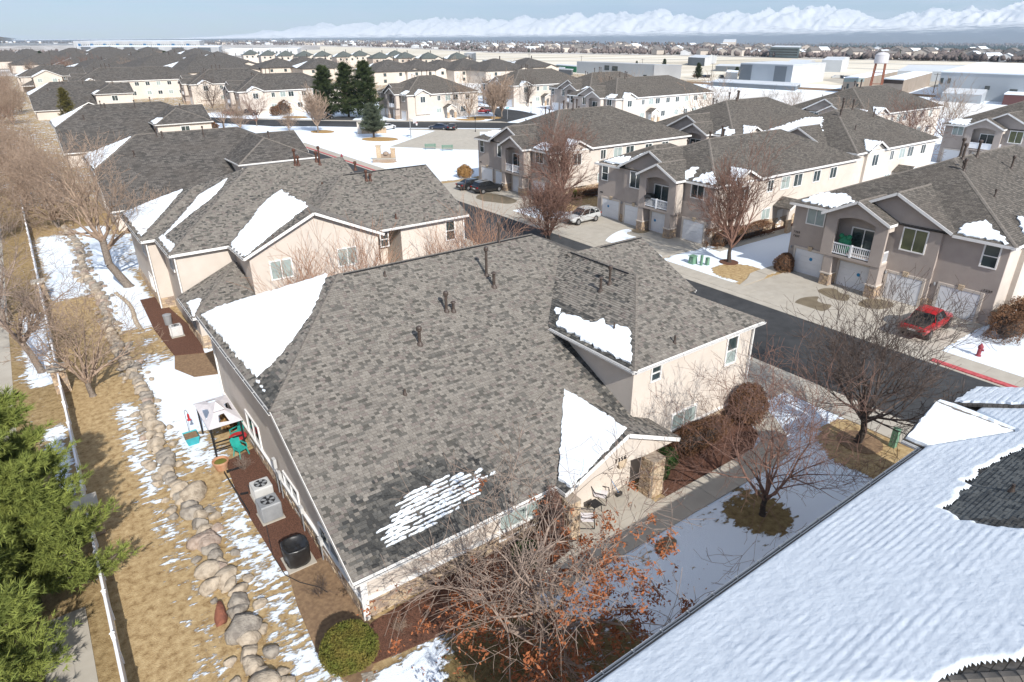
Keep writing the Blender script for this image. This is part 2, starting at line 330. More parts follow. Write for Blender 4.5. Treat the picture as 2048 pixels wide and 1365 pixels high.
class MB:
    def __init__(s): s.v = []; s.f = []; s.uv = []; s.mi = []; s.cur = 0; s.hasuv = False
    def add(s, verts, faces, uvs=None):
        b = len(s.v); s.v.extend([tuple(p) for p in verts])
        for i, f in enumerate(faces):
            s.f.append([b+k for k in f]); s.mi.append(s.cur)
            if uvs: s.hasuv = True; s.uv.append(uvs[i])
            else: s.uv.append([(0.0, 0.0)]*len(f))
        return s
    def box(s, x0, x1, y0, y1, z0, z1):
        v = [(x0,y0,z0),(x1,y0,z0),(x1,y1,z0),(x0,y1,z0),(x0,y0,z1),(x1,y0,z1),(x1,y1,z1),(x0,y1,z1)]
        return s.add(v, [(0,3,2,1),(4,5,6,7),(0,1,5,4),(1,2,6,5),(2,3,7,6),(3,0,4,7)])
    def prism(s, pts, vec, caps=True):
        """polygon swept along vec"""
        n = len(pts); vec = Vector(vec); a = [Vector(p) for p in pts]; b = [p+vec for p in a]
        nrm = newell(a)
        fl = nrm.dot(vec) > 0
        fs = []
        if caps:
            fs = [list(range(n))[::-1], [n+i for i in range(n)]]
        fs += [[i, (i+1) % n, n+(i+1) % n, n+i] for i in range(n)]
        if not fl: fs = [f[::-1] for f in fs]
        return s.add(a+b, fs)
    def bar(s, p0, p1, w, h, up=(0,0,1)):
        p0, p1 = Vector(p0), Vector(p1); d = (p1-p0).normalized(); u = Vector(up)
        if abs(d.dot(u)) > 0.98: u = Vector((1,0,0))
        r = d.cross(u).normalized(); u = r.cross(d)
        pts = [p0-r*w/2-u*h/2, p0+r*w/2-u*h/2, p0+r*w/2+u*h/2, p0-r*w/2+u*h/2]
        return s.prism(pts, p1-p0)
    def tube(s, p0, p1, r0, r1=None, n=10, cap=True):
        r1 = r0 if r1 is None else r1
        p0, p1 = Vector(p0), Vector(p1); d = (p1-p0).normalized()
        a = Vector((1,0,0)) if abs(d.x) < 0.9 else Vector((0,1,0))
        u = d.cross(a).normalized(); w = d.cross(u)
        vs = [p0+(u*math.cos(2*math.pi*i/n)+w*math.sin(2*math.pi*i/n))*r0 for i in range(n)] + [p1+(u*math.cos(2*math.pi*i/n)+w*math.sin(2*math.pi*i/n))*r1 for i in range(n)]
        fs = [[i, (i+1) % n, n+(i+1) % n, n+i] for i in range(n)]
        if cap: fs += [list(range(n))[::-1], [n+i for i in range(n)]]
        return s.add(vs, fs)
    def path(s, pts, r, n=6):
        for a, b in zip(pts[:-1], pts[1:]): s.tube(a, b, r, n=n)
        return s
    def lathe(s, c, prof, n=16):
        c = Vector(c); vs = []; fs = []
        for (r, z) in prof: vs += [c+Vector((r*math.cos(2*math.pi*i/n), r*math.sin(2*math.pi*i/n), z)) for i in range(n)]
        for k in range(len(prof)-1): fs += [[k*n+i, k*n+(i+1) % n, (k+1)*n+(i+1) % n, (k+1)*n+i] for i in range(n)]
        fs += [list(range(n))[::-1], [(len(prof)-1)*n+i for i in range(n)]]
        return s.add(vs, fs)
    def poly(s, pts): return s.add(pts, [list(range(len(pts)))])
    def slab(s, pts, t=0.06, up=None):
        """roof or snow polygon with thickness t below its top; UV in metres along and up the slope"""
        a = [Vector(p) for p in pts]; n = newell(a)
        if n.z < 0: a = a[::-1]; n = -n
        hdir = Vector((0,0,1)).cross(n); hdir = hdir.normalized() if hdir.length > 1e-4 else Vector((1,0,0))
        sd = n.cross(hdir)
        uv = [(p.dot(hdir), p.dot(sd)) for p in a]; k = len(a); b = [p-n*t for p in a]
        fs = [list(range(k)), [k+i for i in range(k)][::-1]] + [[i, k+i, k+(i+1) % k, (i+1) % k] for i in range(k)]
        uvs = [uv, uv[::-1]] + [[uv[i], uv[i], uv[(i+1) % k], uv[(i+1) % k]] for i in range(k)]
        return s.add(a+b, fs, uvs)
    def build(s, name, mats, parent=None, world=True, smooth=False, loc=None, kind=None):
        me = bpy.data.meshes.new(name)
        off = Vector((0,0,0))
        if world and parent is not None: off = Vector(root_of(parent).location)
        elif loc is not None and world: off = Vector(loc)
        me.from_pydata([(p[0]-off.x, p[1]-off.y, p[2]-off.z) for p in s.v], [], s.f)
        if isinstance(mats, str): mats = [mats]
        for m in mats: me.materials.append(MATS[m])
        if len(mats) > 1: me.polygons.foreach_set('material_index', s.mi)
        if s.hasuv:
            lay = me.uv_layers.new(name='UVMap'); flat = [c for f in s.uv for q in f for c in q]
            lay.data.foreach_set('uv', flat)
        if smooth: me.polygons.foreach_set('use_smooth', [True]*len(me.polygons))
        me.update()
        o = link(name, me, parent, loc)
        if kind: o['kind'] = kind
        return o

def newell(p):
    n = Vector((0,0,0))
    for i in range(len(p)):
        a, b = Vector(p[i]), Vector(p[(i+1) % len(p)])
        n += Vector(((a.y-b.y)*(a.z+b.z), (a.z-b.z)*(a.x+b.x), (a.x-b.x)*(a.y+b.y)))
    return n.normalized()

def np_mesh(name, V, Fq, mats, matidx=None, col=None, smooth=False):
    """numpy arrays -> mesh; Fq (n,3) or (n,4)"""
    me = bpy.data.meshes.new(name); k = Fq.shape[1]
    me.vertices.add(len(V)); me.vertices.foreach_set('co', np.asarray(V, dtype=np.float32).ravel())
    me.loops.add(Fq.size); me.loops.foreach_set('vertex_index', Fq.astype(np.int32).ravel())
    me.polygons.add(len(Fq)); me.polygons.foreach_set('loop_start', (np.arange(len(Fq))*k).astype(np.int32))
    try: me.polygons.foreach_set('loop_total', np.full(len(Fq), k, dtype=np.int32))
    except Exception: pass
    for m in ([mats] if isinstance(mats, str) else mats): me.materials.append(MATS[m])
    if matidx is not None: me.polygons.foreach_set('material_index', matidx.astype(np.int32))
    me.update(calc_edges=True)
    if col is not None:
        a = me.attributes.new('Col', 'FLOAT_COLOR', 'FACE'); c = np.ones((len(Fq), 4), dtype=np.float32); c[:, :3] = col
        a.data.foreach_set('color', c.ravel())
    if smooth: me.polygons.foreach_set('use_smooth', np.ones(len(Fq), dtype=bool))
    return me

def tubes(segs, n):
    """segs (N,8): p0 p1 r0 r1 -> verts, quads"""
    S = np.asarray(segs, dtype=np.float64); N = len(S)
    p0, p1 = S[:, 0:3], S[:, 3:6]; d = p1-p0; d /= np.maximum(np.linalg.norm(d, axis=1, keepdims=True), 1e-6)
    a = np.where(np.abs(d[:, 2:3]) < 0.9, np.array([[0, 0, 1.0]]), np.array([[1.0, 0, 0]]))
    u = np.cross(d, a); u /= np.linalg.norm(u, axis=1, keepdims=True); w = np.cross(d, u)
    ang = np.arange(n)*2*np.pi/n
    ring = u[:, None, :]*np.cos(ang)[None, :, None] + w[:, None, :]*np.sin(ang)[None, :, None]
    V = np.concatenate([p0[:, None, :]+ring*S[:, 6][:, None, None], p1[:, None, :]+ring*S[:, 7][:, None, None]], axis=1).reshape(-1, 3)
    i = np.arange(n); q = np.stack([i, (i+1) % n, n+(i+1) % n, n+i], axis=1)
    F = (np.arange(N)*2*n)[:, None, None] + q[None]
    return V, F.reshape(-1, 4)

def cards(P, size, rng, aspect=0.6, up=None):
    """small leaf-sized quads at points P"""
    N = len(P); u = rng.normal(size=(N, 3)); u /= np.linalg.norm(u, axis=1, keepdims=True)
    if up is not None: u = u*(1-up[1])+np.array(up[0])*up[1]; u /= np.linalg.norm(u, axis=1, keepdims=True)
    t = rng.normal(size=(N, 3)); w = np.cross(u, t); w /= np.linalg.norm(w, axis=1, keepdims=True)
    s = (np.asarray(size)*np.ones(N))[:, None]
    V = np.stack([P-u*s-w*s*aspect*0.2, P+w*s*aspect*0.5, P+u*s, P-w*s*aspect*0.5], axis=1).reshape(-1, 3)
    F = np.arange(N*4).reshape(N, 4)
    return V, F

def merge(parts):
    Vs, Fs, k = [], [], 0
    for V, F in parts:
        Vs.append(V); Fs.append(F+k); k += len(V)
    return np.concatenate(Vs), np.concatenate(Fs)

def blob(rng, rx, ry, rz, sub=2, rough=0.18, flat=0.0):
    """an uneven rounded lump: verts, tris"""
    import bmesh
    bm = bmesh.new(); bmesh.ops.create_icosphere(bm, subdivisions=sub, radius=1)
    V = np.array([v.co[:] for v in bm.verts]); F = np.array([[v.index for v in f.verts] for f in bm.faces]); bm.free()
    K = rng.normal(size=(7, 3))*1.7; ph = rng.uniform(0, 6.28, 7)
    d = sum(np.sin(V@K[i]+ph[i]) for i in range(7))/7
    V = V*(1+rough*d*2)[:, None]
    if flat: V[:, 2] = np.maximum(V[:, 2], -1+flat)
    return V*np.array([rx, ry, rz]), F
# ---------------------------------------------------------------- ground, roads, paths (the setting)
def smooth_box(X, Y, x0, x1, y0, y1, f=0.8):
    s = lambda a: 1/(1+np.exp(-np.clip(a, -30, 30)))
    return s((X-x0)/f*4)*s((x1-X)/f*4)*s((Y-y0)/f*4)*s((y1-Y)/f*4)
def disc(X, Y, cx, cy, r, f=0.5): return 1/(1+np.exp(np.clip((np.hypot(X-cx, Y-cy)-r)/f*4, -30, 30)))
def snow_field(X, Y):
    """share of the lawn that is still under snow, and how dry (pale) the grass is, darkened where the front lawn lies in shade"""
    s = np.full(X.shape, 0.30); dry = np.ones(X.shape)
    far = (Y > 105) | (X > 62)
    s = np.where(far, 0.72, s); s = np.where(((X < 36) & (Y > 105)) | (Y > 215), 0.42, s)
    def put(m, v):
        nonlocal s
        s = s*(1-m)+v*m
    put(smooth_box(X, Y, -30, -1.6, 0, 120), 0.28)
    put(smooth_box(X, Y, -3.4, -1.8, 47, 62, 0.8), 0.74); put(smooth_box(X, Y, -2.9, -1.8, 33, 41, 0.8), 0.66)
    put(smooth_box(X, Y, -1.6, 1.8, 0, 105), 0.20)
    put(smooth_box(X, Y, 0.5, 1.8, 31, 42, 1.2), 0.62)
    put(smooth_box(X, Y, 0.2, 1.8, 17, 31, 1.0), 0.43)
    put(smooth_box(X, Y, -1.0, 1.6, 64, 88, 1.6), 0.86)
    put(smooth_box(X, Y, 2.4, 4.8, 14, 34, 0.8), 0.36)
    put(smooth_box(X, Y, 3.0, 4.5, 13, 29, 0.9), 0.53)
    put(smooth_box(X, Y, 2.9, 8.5, 36, 46.5, 1.2), 0.97)
    put(smooth_box(X, Y, 2.7, 4.2, 31.5, 38, 1.2), 0.66)
    put(smooth_box(X, Y, 2.6, 5.0, 45.5, 52, 1.6), 0.46)
    put(smooth_box(X, Y, 2.6, 5.4, 54, 90, 1.5), 0.92)
    put(smooth_box(X, Y, 4.8, 36, 6, 15.4, 0.6), 0.84)
    put(disc(X, Y, 9.6, 13.2, 2.5, 1.0), 0.12)
    put(disc(X, Y, 12.8, 11.6, 1.5, 1.2), 0.35)
    put(smooth_box(X, Y, 19.5, 24.5, 12.6, 14.6, 0.9), 0.62)
    put(smooth_box(X, Y, 15.5, 27, 13.5, 14.6, 0.5), 0.60); put(smooth_box(X, Y, 16, 22.5, 10.5, 13.2, 1.5), 0.72)
    put(disc(X, Y, 23.3, 12.7, 1.4, 0.9), 0.20)
    put(smooth_box(X, Y, 27, 36, 14.4, 18.7, 0.7), 0.93)
    put(disc(X, Y, 32.9, 12.6, 2.6, 0.9), 0.08)
    put(smooth_box(X, Y, 30.2, 36, 8, 13.4, 0.9), 0.10)
    put(smooth_box(X, Y, 48.2, 56, 33, 41.5, 1.0), 0.90)
    put(disc(X, Y, 51.2, 34.6, 2.4, 0.7), 0.06)
    put(smooth_box(X, Y, 56, 90, 33.5, 41.5, 1.5), 0.80)
    put(smooth_box(X, Y, 48.2, 70, 0, 15.7, 0.3), 0.95)
    put(smooth_box(X, Y, 48.2, 54.5, 60.0, 66.4, 0.9), 0.93)
    put(disc(X, Y, 54.6, 63.4, 2.0, 0.9), 0.12)
    put(smooth_box(X, Y, 47, 110, 88, 152, 1.0), 1.0)
    put(smooth_box(X, Y, 12, 36, 38, 47, 0.8), 0.75)
    put(smooth_box(X, Y, 4, 36, 69, 84, 1.5), 0.55)
    put(smooth_box(X, Y, 70, 125, 84, 125, 2.0), 0.75)
    shade = smooth_box(X, Y, 5, 14.5, 9, 15.5, 1)  # shade put into the colour: darker grass on the shaded front lawn
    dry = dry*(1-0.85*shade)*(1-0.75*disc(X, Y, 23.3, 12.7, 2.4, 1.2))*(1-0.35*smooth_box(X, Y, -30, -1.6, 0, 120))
    return np.clip(s, 0, 1), np.clip(dry, 0, 1)

def ground_sheet(name, xs, ys, z, hole=None):
    nx, ny = len(xs), len(ys); X, Y = np.meshgrid(xs, ys)
    Z = np.full(X.shape, z) + 0.03*np.sin(X*0.9+Y*0.4)*np.sin(Y*0.7)*(np.abs(X) < 60)
    Z = np.minimum(Z, z+0.0) - 0.0
    V = np.stack([X, Y, Z], axis=-1).reshape(-1, 3)
    j, i = np.meshgrid(np.arange(ny-1), np.arange(nx-1), indexing='ij'); a = (j*nx+i).ravel()
    F = np.stack([a, a+1, a+nx+1, a+nx], axis=1)
    me = np_mesh(name, V, F, 'ground')
    s, d = snow_field(X, Y)
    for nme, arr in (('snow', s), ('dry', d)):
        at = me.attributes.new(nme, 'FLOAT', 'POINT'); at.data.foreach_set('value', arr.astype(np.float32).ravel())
    o = link(name, me); o['kind'] = 'structure'; return o
_xs = np.concatenate([np.arange(-300, -12, 12), np.arange(-12, 62, 0.3), np.arange(62, 130, 1.0), np.arange(130, 420, 10)])
_ys = np.concatenate([np.arange(-60, 0, 5), np.arange(0, 95, 0.35), np.arange(95, 160, 1.0), np.arange(160, 520, 10)])
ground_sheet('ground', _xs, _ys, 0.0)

def sheet(name, pts, z, m, parent=None, kind='structure', label=None):
    """flat polygon lying on the ground; z is its height above it"""
    b = MB(); b.slab([(p[0], p[1], z) for p in pts], t=0.05 if z < 0.1 else z)
    o = b.build(name, m, parent)
    if parent is None and kind: o['kind'] = kind
    return o
def chaikin(p, n=2):
    for _ in range(n):
        q = []
        for a, b in zip(p, p[1:]+p[:1]): q += [(a[0]*.75+b[0]*.25, a[1]*.75+b[1]*.25), (a[0]*.25+b[0]*.75, a[1]*.25+b[1]*.75)]
        p = q
    return p
def px_poly(pp, z=0.0): return [tuple(G(x, y, z)[:2]) for x, y in pp]
def rect(x0, x1, y0, y1): return [(x0, y0), (x1, y0), (x1, y1), (x0, y1)]

RD0, RD1 = 36.85, 45.7
sheet('road', rect(RD0, RD1, -20, 150), 0.012, 'asphalt')
# cross street at the park, read off the ground, and the lane that turns away behind it
sheet('cross_street', px_poly([(424, 235), (513, 239), (584, 241), (680, 242.7), (816, 243.8), (1000, 245.6), (1060, 247), (1060, 258.5), (1000, 257.3), (784, 256), (680, 254), (619, 253), (548, 253.5), (515, 251), (425, 246), (380, 243), (380, 233)]), 0.016, 'asphalt')
sheet('side_lane', px_poly([(1010, 246), (1050, 236), (1075, 229), (1040, 222), (975, 214), (940, 211), (935, 214), (955, 219), (985, 226), (992, 233), (985, 240), (960, 245.5)]), 0.014, 'asphalt')
sheet('parking_bay', px_poly([(648, 240), (676, 233.5), (714, 234), (704, 241)]), 0.018, 'asphalt')
def strip_paving(name, x0, x1, y0, y1, z, m, joint=1.5, axis='y', proud=0.0):
    """paving flags: every slab its own piece, with open joints, over a darker bed"""
    root = empty(name, ((x0+x1)/2, (y0+y1)/2, 0)); root['kind'] = 'structure'
    b = MB(); b.box(x0+0.01, x1-0.01, y0+0.01, y1-0.01, -0.02, z-0.015); b.build('bed', 'mortar', root)
    n = max(1, round(((y1-y0) if axis == 'y' else (x1-x0))/joint)); first = None
    for k in range(n):
        if axis == 'y':
            a0 = y0+(y1-y0)*k/n; a1 = y0+(y1-y0)*(k+1)/n; lo = (x0, a0+0.012); hi = (x1, a1-0.012)
        else:
            a0 = x0+(x1-x0)*k/n; a1 = x0+(x1-x0)*(k+1)/n; lo = (a0+0.012, y0); hi = (a1-0.012, y1)
        c = ((lo[0]+hi[0])/2, (lo[1]+hi[1])/2)
        if first is None:
            bb = MB(); bb.box(lo[0]-c[0], hi[0]-c[0], lo[1]-c[1], hi[1]-c[1], -0.01, z)
            first = bb.build('paving_slab', m, root, world=False); ob = first
        else:
            ob = first.copy(); COL.objects.link(ob); ob.parent = root
        ob.location = (c[0]-root.location.x, c[1]-root.location.y, 0)
    return root
strip_paving('sidewalk', 46.45, 48.25, -2, 92, 0.05, 'concrete', joint=1.8)
strip_paving('near_sidewalk', 34.35, 36.1, -2, 92, 0.05, 'concrete', joint=1.8)
b = MB(); b.box(36.1, 36.85, -20, 150, -0.02, 0.022); o = b.build('near_gutter', 'concrete'); o['kind'] = 'structure'
b = MB(); b.box(45.7, 46.45, -20, 150, -0.02, 0.030); o = b.build('far_gutter', 'concrete'); o['kind'] = 'structure'
b = MB(); b.box(45.95, 46.42, -10, 15.4, 0.0, 0.10); o = b.build('red_kerb', 'kerb_red'); o['kind'] = 'structure'
b = MB(); b.box(46.05, 46.40, 100, 134, 0.0, 0.11); o = b.build('red_kerb_far', 'kerb_red'); o['kind'] = 'structure'
b = MB(); b.box(46.45, 48.25, 92.3, 140, -0.02, 0.05); o = b.build('far_sidewalk', 'concrete'); o['kind'] = 'structure'

def driveway(name, x0, x1, y0, y1, nx, ny):
    root = empty(name, ((x0+x1)/2, (y0+y1)/2, 0)); root['kind'] = 'structure'
    b = MB(); b.box(x0+0.02, x1-0.02, y0+0.02, y1-0.02, -0.02, 0.012); b.build('bed', 'mortar', root)
    for i in range(nx):
        for j in range(ny):
            a0, a1 = x0+(x1-x0)*i/nx+0.01, x0+(x1-x0)*(i+1)/nx-0.01; c0, c1 = y0+(y1-y0)*j/ny+0.01, y0+(y1-y0)*(j+1)/ny-0.01
            b = MB(); b.box(a0, a1, c0, c1, -0.01, 0.028); b.build('paving_slab', 'concrete', root)
    return root
driveway('driveway', 48.27, 56.2, 15.75, 31.9, 2, 4)
driveway('middle_driveway', 48.27, 56.2, 41.6, 59.6, 2, 4)
driveway('far_driveway', 48.27, 56.2, 66.5, 86.2, 2, 4)
driveway('house_driveway', 30.9, 34.33, 18.7, 36.5, 1, 4)
driveway('neighbour_driveway', 30.9, 34.33, 49.5, 66, 1, 4)
# walk to the porch, porch floor, walks between the blocks
strip_paving('front_walk', 12.4, 27.6, 14.55, 16.1, 0.05, 'concrete', joint=1.65, axis='x')
sheet('walk_bend', [(27.62, 14.55), (28.6, 14.7), (30.2, 15.9), (31.3, 17.4), (31.6, 18.68), (29.9, 18.68), (29.6, 17.6), (28.7, 16.4), (27.62, 16.1)], 0.045, 'concrete')
sheet('porch_floor', [(14.9, 16.12), (20.0, 16.12), (20.0, 18.6), (19.0, 20.5), (14.9, 20.5)], 0.06, 'concrete')
strip_paving('side_walk_near', 52.6, 75, 32.4, 33.7, 0.045, 'concrete', joint=1.6, axis='x')
sheet('walk_mouth', [(48.3, 31.95), (51.5, 32.0), (52.55, 32.4), (52.55, 33.7), (51.6, 33.6), (50.2, 32.9), (48.3, 32.3)], 0.04, 'concrete')
strip_paving('side_walk_middle', 55.0, 75, 39.6, 40.8, 0.045, 'concrete', joint=1.6, axis='x')
sheet('garden_path', rect(-3.9, -2.45, 8, 24.9), 0.03, 'concrete')
sheet('trail', rect(-8.2, -4.2, 38, 300), 0.02, 'concrete')
# damp patches left by meltwater
for ip, pp in enumerate(([(1588, 606), (1600, 597), (1622, 594), (1640, 594), (1632, 603), (1645, 608), (1664, 611), (1660, 617), (1648, 624), (1634, 622), (1612, 614), (1594, 610)],
           [(1632, 582), (1648, 577), (1672, 578), (1680, 588), (1698, 590), (1699, 600), (1690, 604), (1668, 600), (1648, 592)],
           [(1712, 610), (1728, 599), (1752, 598), (1788, 606), (1786, 616), (1760, 620), (1730, 617)],
           [(1310, 1103), (1308, 1090), (1330, 1075), (1345, 1076), (1356, 1085), (1345, 1100), (1325, 1112)])):
    sheet('damp_patch', chaikin(px_poly(pp)), (0.056 if pp[0][0] < 1400 else 0.034)+0.004*ip, 'concrete_wet')
for pp in ([(950, 392), (975, 386), (1000, 390), (1040, 402), (1020, 410), (985, 405), (955, 402)], [(1255, 462), (1290, 452), (1310, 458), (1285, 470)]):
    sheet('damp_patch', chaikin(px_poly(pp)), 0.034, 'concrete_wet')
# melted snow lying on the concrete by the silver car
sheet('driveway_snow', chaikin(px_poly([(1222, 470), (1250, 458), (1268, 462), (1246, 468), (1290, 480), (1272, 492), (1330, 512), (1318, 528), (1280, 515), (1240, 500), (1205, 488)])), 0.045, 'snow')
# planting beds
def bed(name, pts, m, z=0.05): return sheet(name, pts, z, m)
bed('front_bed', [(5.4, 15.95), (6.6, 15.75), (9, 15.45), (12.0, 15.6), (14.8, 16.1), (14.8, 18.2), (6.2, 17.6), (5.6, 17.2)], 'mulch', 0.06)
bed('side_bed', [(4.35, 22.3), (4.6, 22.0), (6.1, 22.0), (6.1, 32.0), (4.5, 31.6), (4.2, 28)], 'mulch')
bed('side_soil', [(4.0, 17.0), (4.6, 15.4), (5.4, 15.8), (6.1, 17.2), (6.1, 21.98), (4.5, 21.98), (4.2, 20)], 'soil')
bed('porch_bed', [(20.75, 16.15), (27.6, 16.15), (28.8, 16.7), (29.6, 17.8), (29.8, 18.9), (20.75, 18.9)], 'mulch')
bed('neighbour_bed', [(4.7, 52.5), (5.0, 46.8), (6.8, 46), (7.2, 50), (6.2, 60), (4.9, 60)], 'mulch')
bed('neighbour_soil', [(5.0, 46.7), (4.6, 44.6), (5.4, 42.6), (8.2, 41.6), (10.5, 42.0), (10.8, 47), (6.9, 45.9)], 'soil')
bed('tree_ring', [(32.7+1.15*math.cos(a*0.4488), 13.1+1.15*math.sin(a*0.4488)) for a in range(14)], 'soil', 0.04)
bed('tree_ring', [(52.84+0.9*math.cos(a*0.4488), 36.9+0.9*math.sin(a*0.4488)) for a in range(14)], 'mulch', 0.04)
bed('hedge_bed', rect(55.9, 75, 40.9, 42.0), 'mulch')
# park: games court, mown circle round the spruce, car bays
sheet('games_court', px_poly([(780, 294), (872, 261.5), (960, 263), (960, 300.5), (905, 299.5), (850, 297)]), 0.02, 'concrete')
sheet('park_pavement', px_poly([(820, 257.5), (1000, 258.8), (975, 264.5), (868, 262), (815, 260)]), 0.015, 'concrete')
sheet('far_pavement', px_poly([(816, 241.5), (1000, 243.2), (1020, 246), (816, 243.6)]), 0.03, 'concrete')
sheet('far_pavement', px_poly([(513, 236.5), (584, 239), (680, 240.7), (816, 241.6), (816, 243.6), (680, 242.5), (584, 240.8), (513, 238.8)]), 0.03, 'concrete')
for (x, y, rx, ry) in ((760, 279, 37, 4.2), (645, 264, 24, 3.2), (968, 236, 36, 3.0), (772, 324, 22, 2.4), (590, 235, 26, 2.5), (940, 240, 30, 2.0)):
    bed('dry_grass', [tuple(G(x+rx*math.cos(a*0.3927), y+ry*math.sin(a*0.3927))[:2]) for a in range(16)], 'dry_grass' if 'dry_grass' in MATS else 'soil', 0.03)
# ---------------------------------------------------------------- parts that houses share
def ring_frame(b, c, r, n, w, h, bw, d0, d1):
    """one closed frame: outer w x h, bar width bw, from depth d0 to d1 along n"""
    u = Vector((0, 0, 1)); vs = []
    for d in (d0, d1):
        for (W, H) in ((w, h), (w-2*bw, h-2*bw)):
            for sx, sz in ((-1, -1), (1, -1), (1, 1), (-1, 1)): vs.append(c + r*(sx*W/2) + u*(sz*H/2) + n*d)
    fs = []
    for i in range(4):
        j = (i+1) % 4
        fs += [[8+i, 8+j, 12+j, 12+i], [i, j, 8+j, 8+i], [4+j, 4+i, 12+i, 12+j], [j, i, 4+i, 4+j]]
    b.add(vs, fs)
def window(parent, c, r, n, w, h, glass='glass_dark', split='v', trim='white_trim', deep=True, sub=True):
    c, r, n = Vector(c), Vector(r).normalized(), Vector(n).normalized(); u = Vector((0, 0, 1))
    b = MB(); ring_frame(b, c, r, n, w, h, 0.10 if w > 0.9 else 0.08, -0.02, 0.07)
    if split == 'v': b.bar(c-u*(h/2-0.09)+n*0.03, c+u*(h/2-0.09)+n*0.03, 0.06, 0.06, up=n)
    elif split == 'h': b.bar(c-r*(w/2-0.09)+n*0.03, c+r*(w/2-0.09)+n*0.03, 0.06, 0.06, up=n)
    fr = b.build('window', trim, parent)
    if not sub: split = 'one'
    if split == 'v': rects = [(-(w-0.14)/4-0.015, 0, (w-0.26)/2, h-0.2), ((w-0.14)/4+0.015, 0, (w-0.26)/2, h-0.2)]
    elif split == 'h': rects = [(0, -(h-0.14)/4-0.015, w-0.2, (h-0.26)/2), (0, (h-0.14)/4+0.015, w-0.2, (h-0.26)/2)]
    else: rects = [(0, 0, w-0.2, h-0.2)]
    gl = glass if isinstance(glass, (list, tuple)) else [glass]*len(rects)
    for k, (dx, dz, ww, hh) in enumerate(rects):
        p = MB(); q = c+r*dx+u*dz+n*0.004
        ww += 0.03; hh += 0.03
        p.prism([q-r*ww/2-u*hh/2, q+r*ww/2-u*hh/2, q+r*ww/2+u*hh/2, q-r*ww/2+u*hh/2], n*0.012)
        p.build('pane', gl[k % len(gl)], fr)
    return fr
def window_px(parent, p0, n, tl, br, glass='glass_dark', split='v', w=None, h=None, **k):
    n = Vector(n); A = on_plane(tl[0], tl[1], p0, n); B = on_plane(br[0], br[1], p0, n)
    r = Vector((0, 0, 1)).cross(n).normalized()
    ww = w or max(0.5, abs((B-A).dot(r))); hh = h or max(0.5, abs(A.z-B.z))
    return window(parent, (A+B)/2, r, n, ww, hh, glass, split, **k)

def vent_pipe(parent, base, h=0.9, r=0.06, style='cap', m='pipe_brown', slope=(0, -0.46)):
    """flue on a roof: flashing skirt, stack, and its cap"""
    x, y, z = base; b = MB()
    n = 12
    b.lathe((x, y, z-0.06), [(r*2.3, 0.0), (r*1.9, 0.10), (r*1.05, 0.22), (r, 0.26), (r, h)], n)
    o = b.build('vent_pipe', m, parent)
    if style in ('cap', 'hat'):
        c = MB()
        if style == 'cap': c.lathe((x, y, z+h-0.1), [(r*1.45, 0), (r*1.75, 0.03), (r*1.75, 0.17), (r*1.2, 0.24)], n)
        else: c.lathe((x, y, z+h-0.08), [(r*1.1, 0), (r*2.0, 0.05), (r*1.5, 0.10), (r*0.4, 0.13)], n)
        c.build('cap', m, o)
    return o
def fascia(parent, p0, p1, h=0.20, w=0.05, m='white_trim', drop=0.12):
    b = MB(); d = Vector((0, 0, -drop)); b.bar(Vector(p0)+d, Vector(p1)+d, w, h); return b.build('fascia', m, parent)
def gutter(parent, p0, p1, out, m='white_trim', brackets=0):
    """open trough hung along an eave, dark inside"""
    p0, p1, out = Vector(p0), Vector(p1), Vector(out).normalized(); u = Vector((0, 0, 1)); d = (p1-p0).normalized()
    prof = [(0.0, 0.0), (0.0, -0.12), (0.09, -0.12), (0.125, -0.01), (0.105, -0.01), (0.08, -0.10), (0.02, -0.10), (0.02, 0.0)]
    b = MB(); b.prism([p0+out*a+u*(z-0.01) for a, z in prof], p1-p0); g = b.build('gutter', m, parent)
    i = MB(); q0 = p0+out*0.022+u*(-0.085); i.prism([q0, q0+out*0.06, q0+out*0.068+u*0.02, q0+u*0.02], p1-p0); i.build('gutter_dark_strip', 'gutter_dark', g)  # thin dark strip along the inside bottom of the trough
    for k in range(brackets):
        q = p0+(p1-p0)*((k+0.5)/brackets); c = MB(); c.bar(q+u*0.0, q+out*0.12+u*0.0, 0.03, 0.02); c.build('bracket', 'metal_pale', g)
    return g
def downspout(parent, p0, p1, m='white_trim'):
    b = MB(); b.bar(p0, p1, 0.09, 0.09); return b.build('downspout', m, parent)

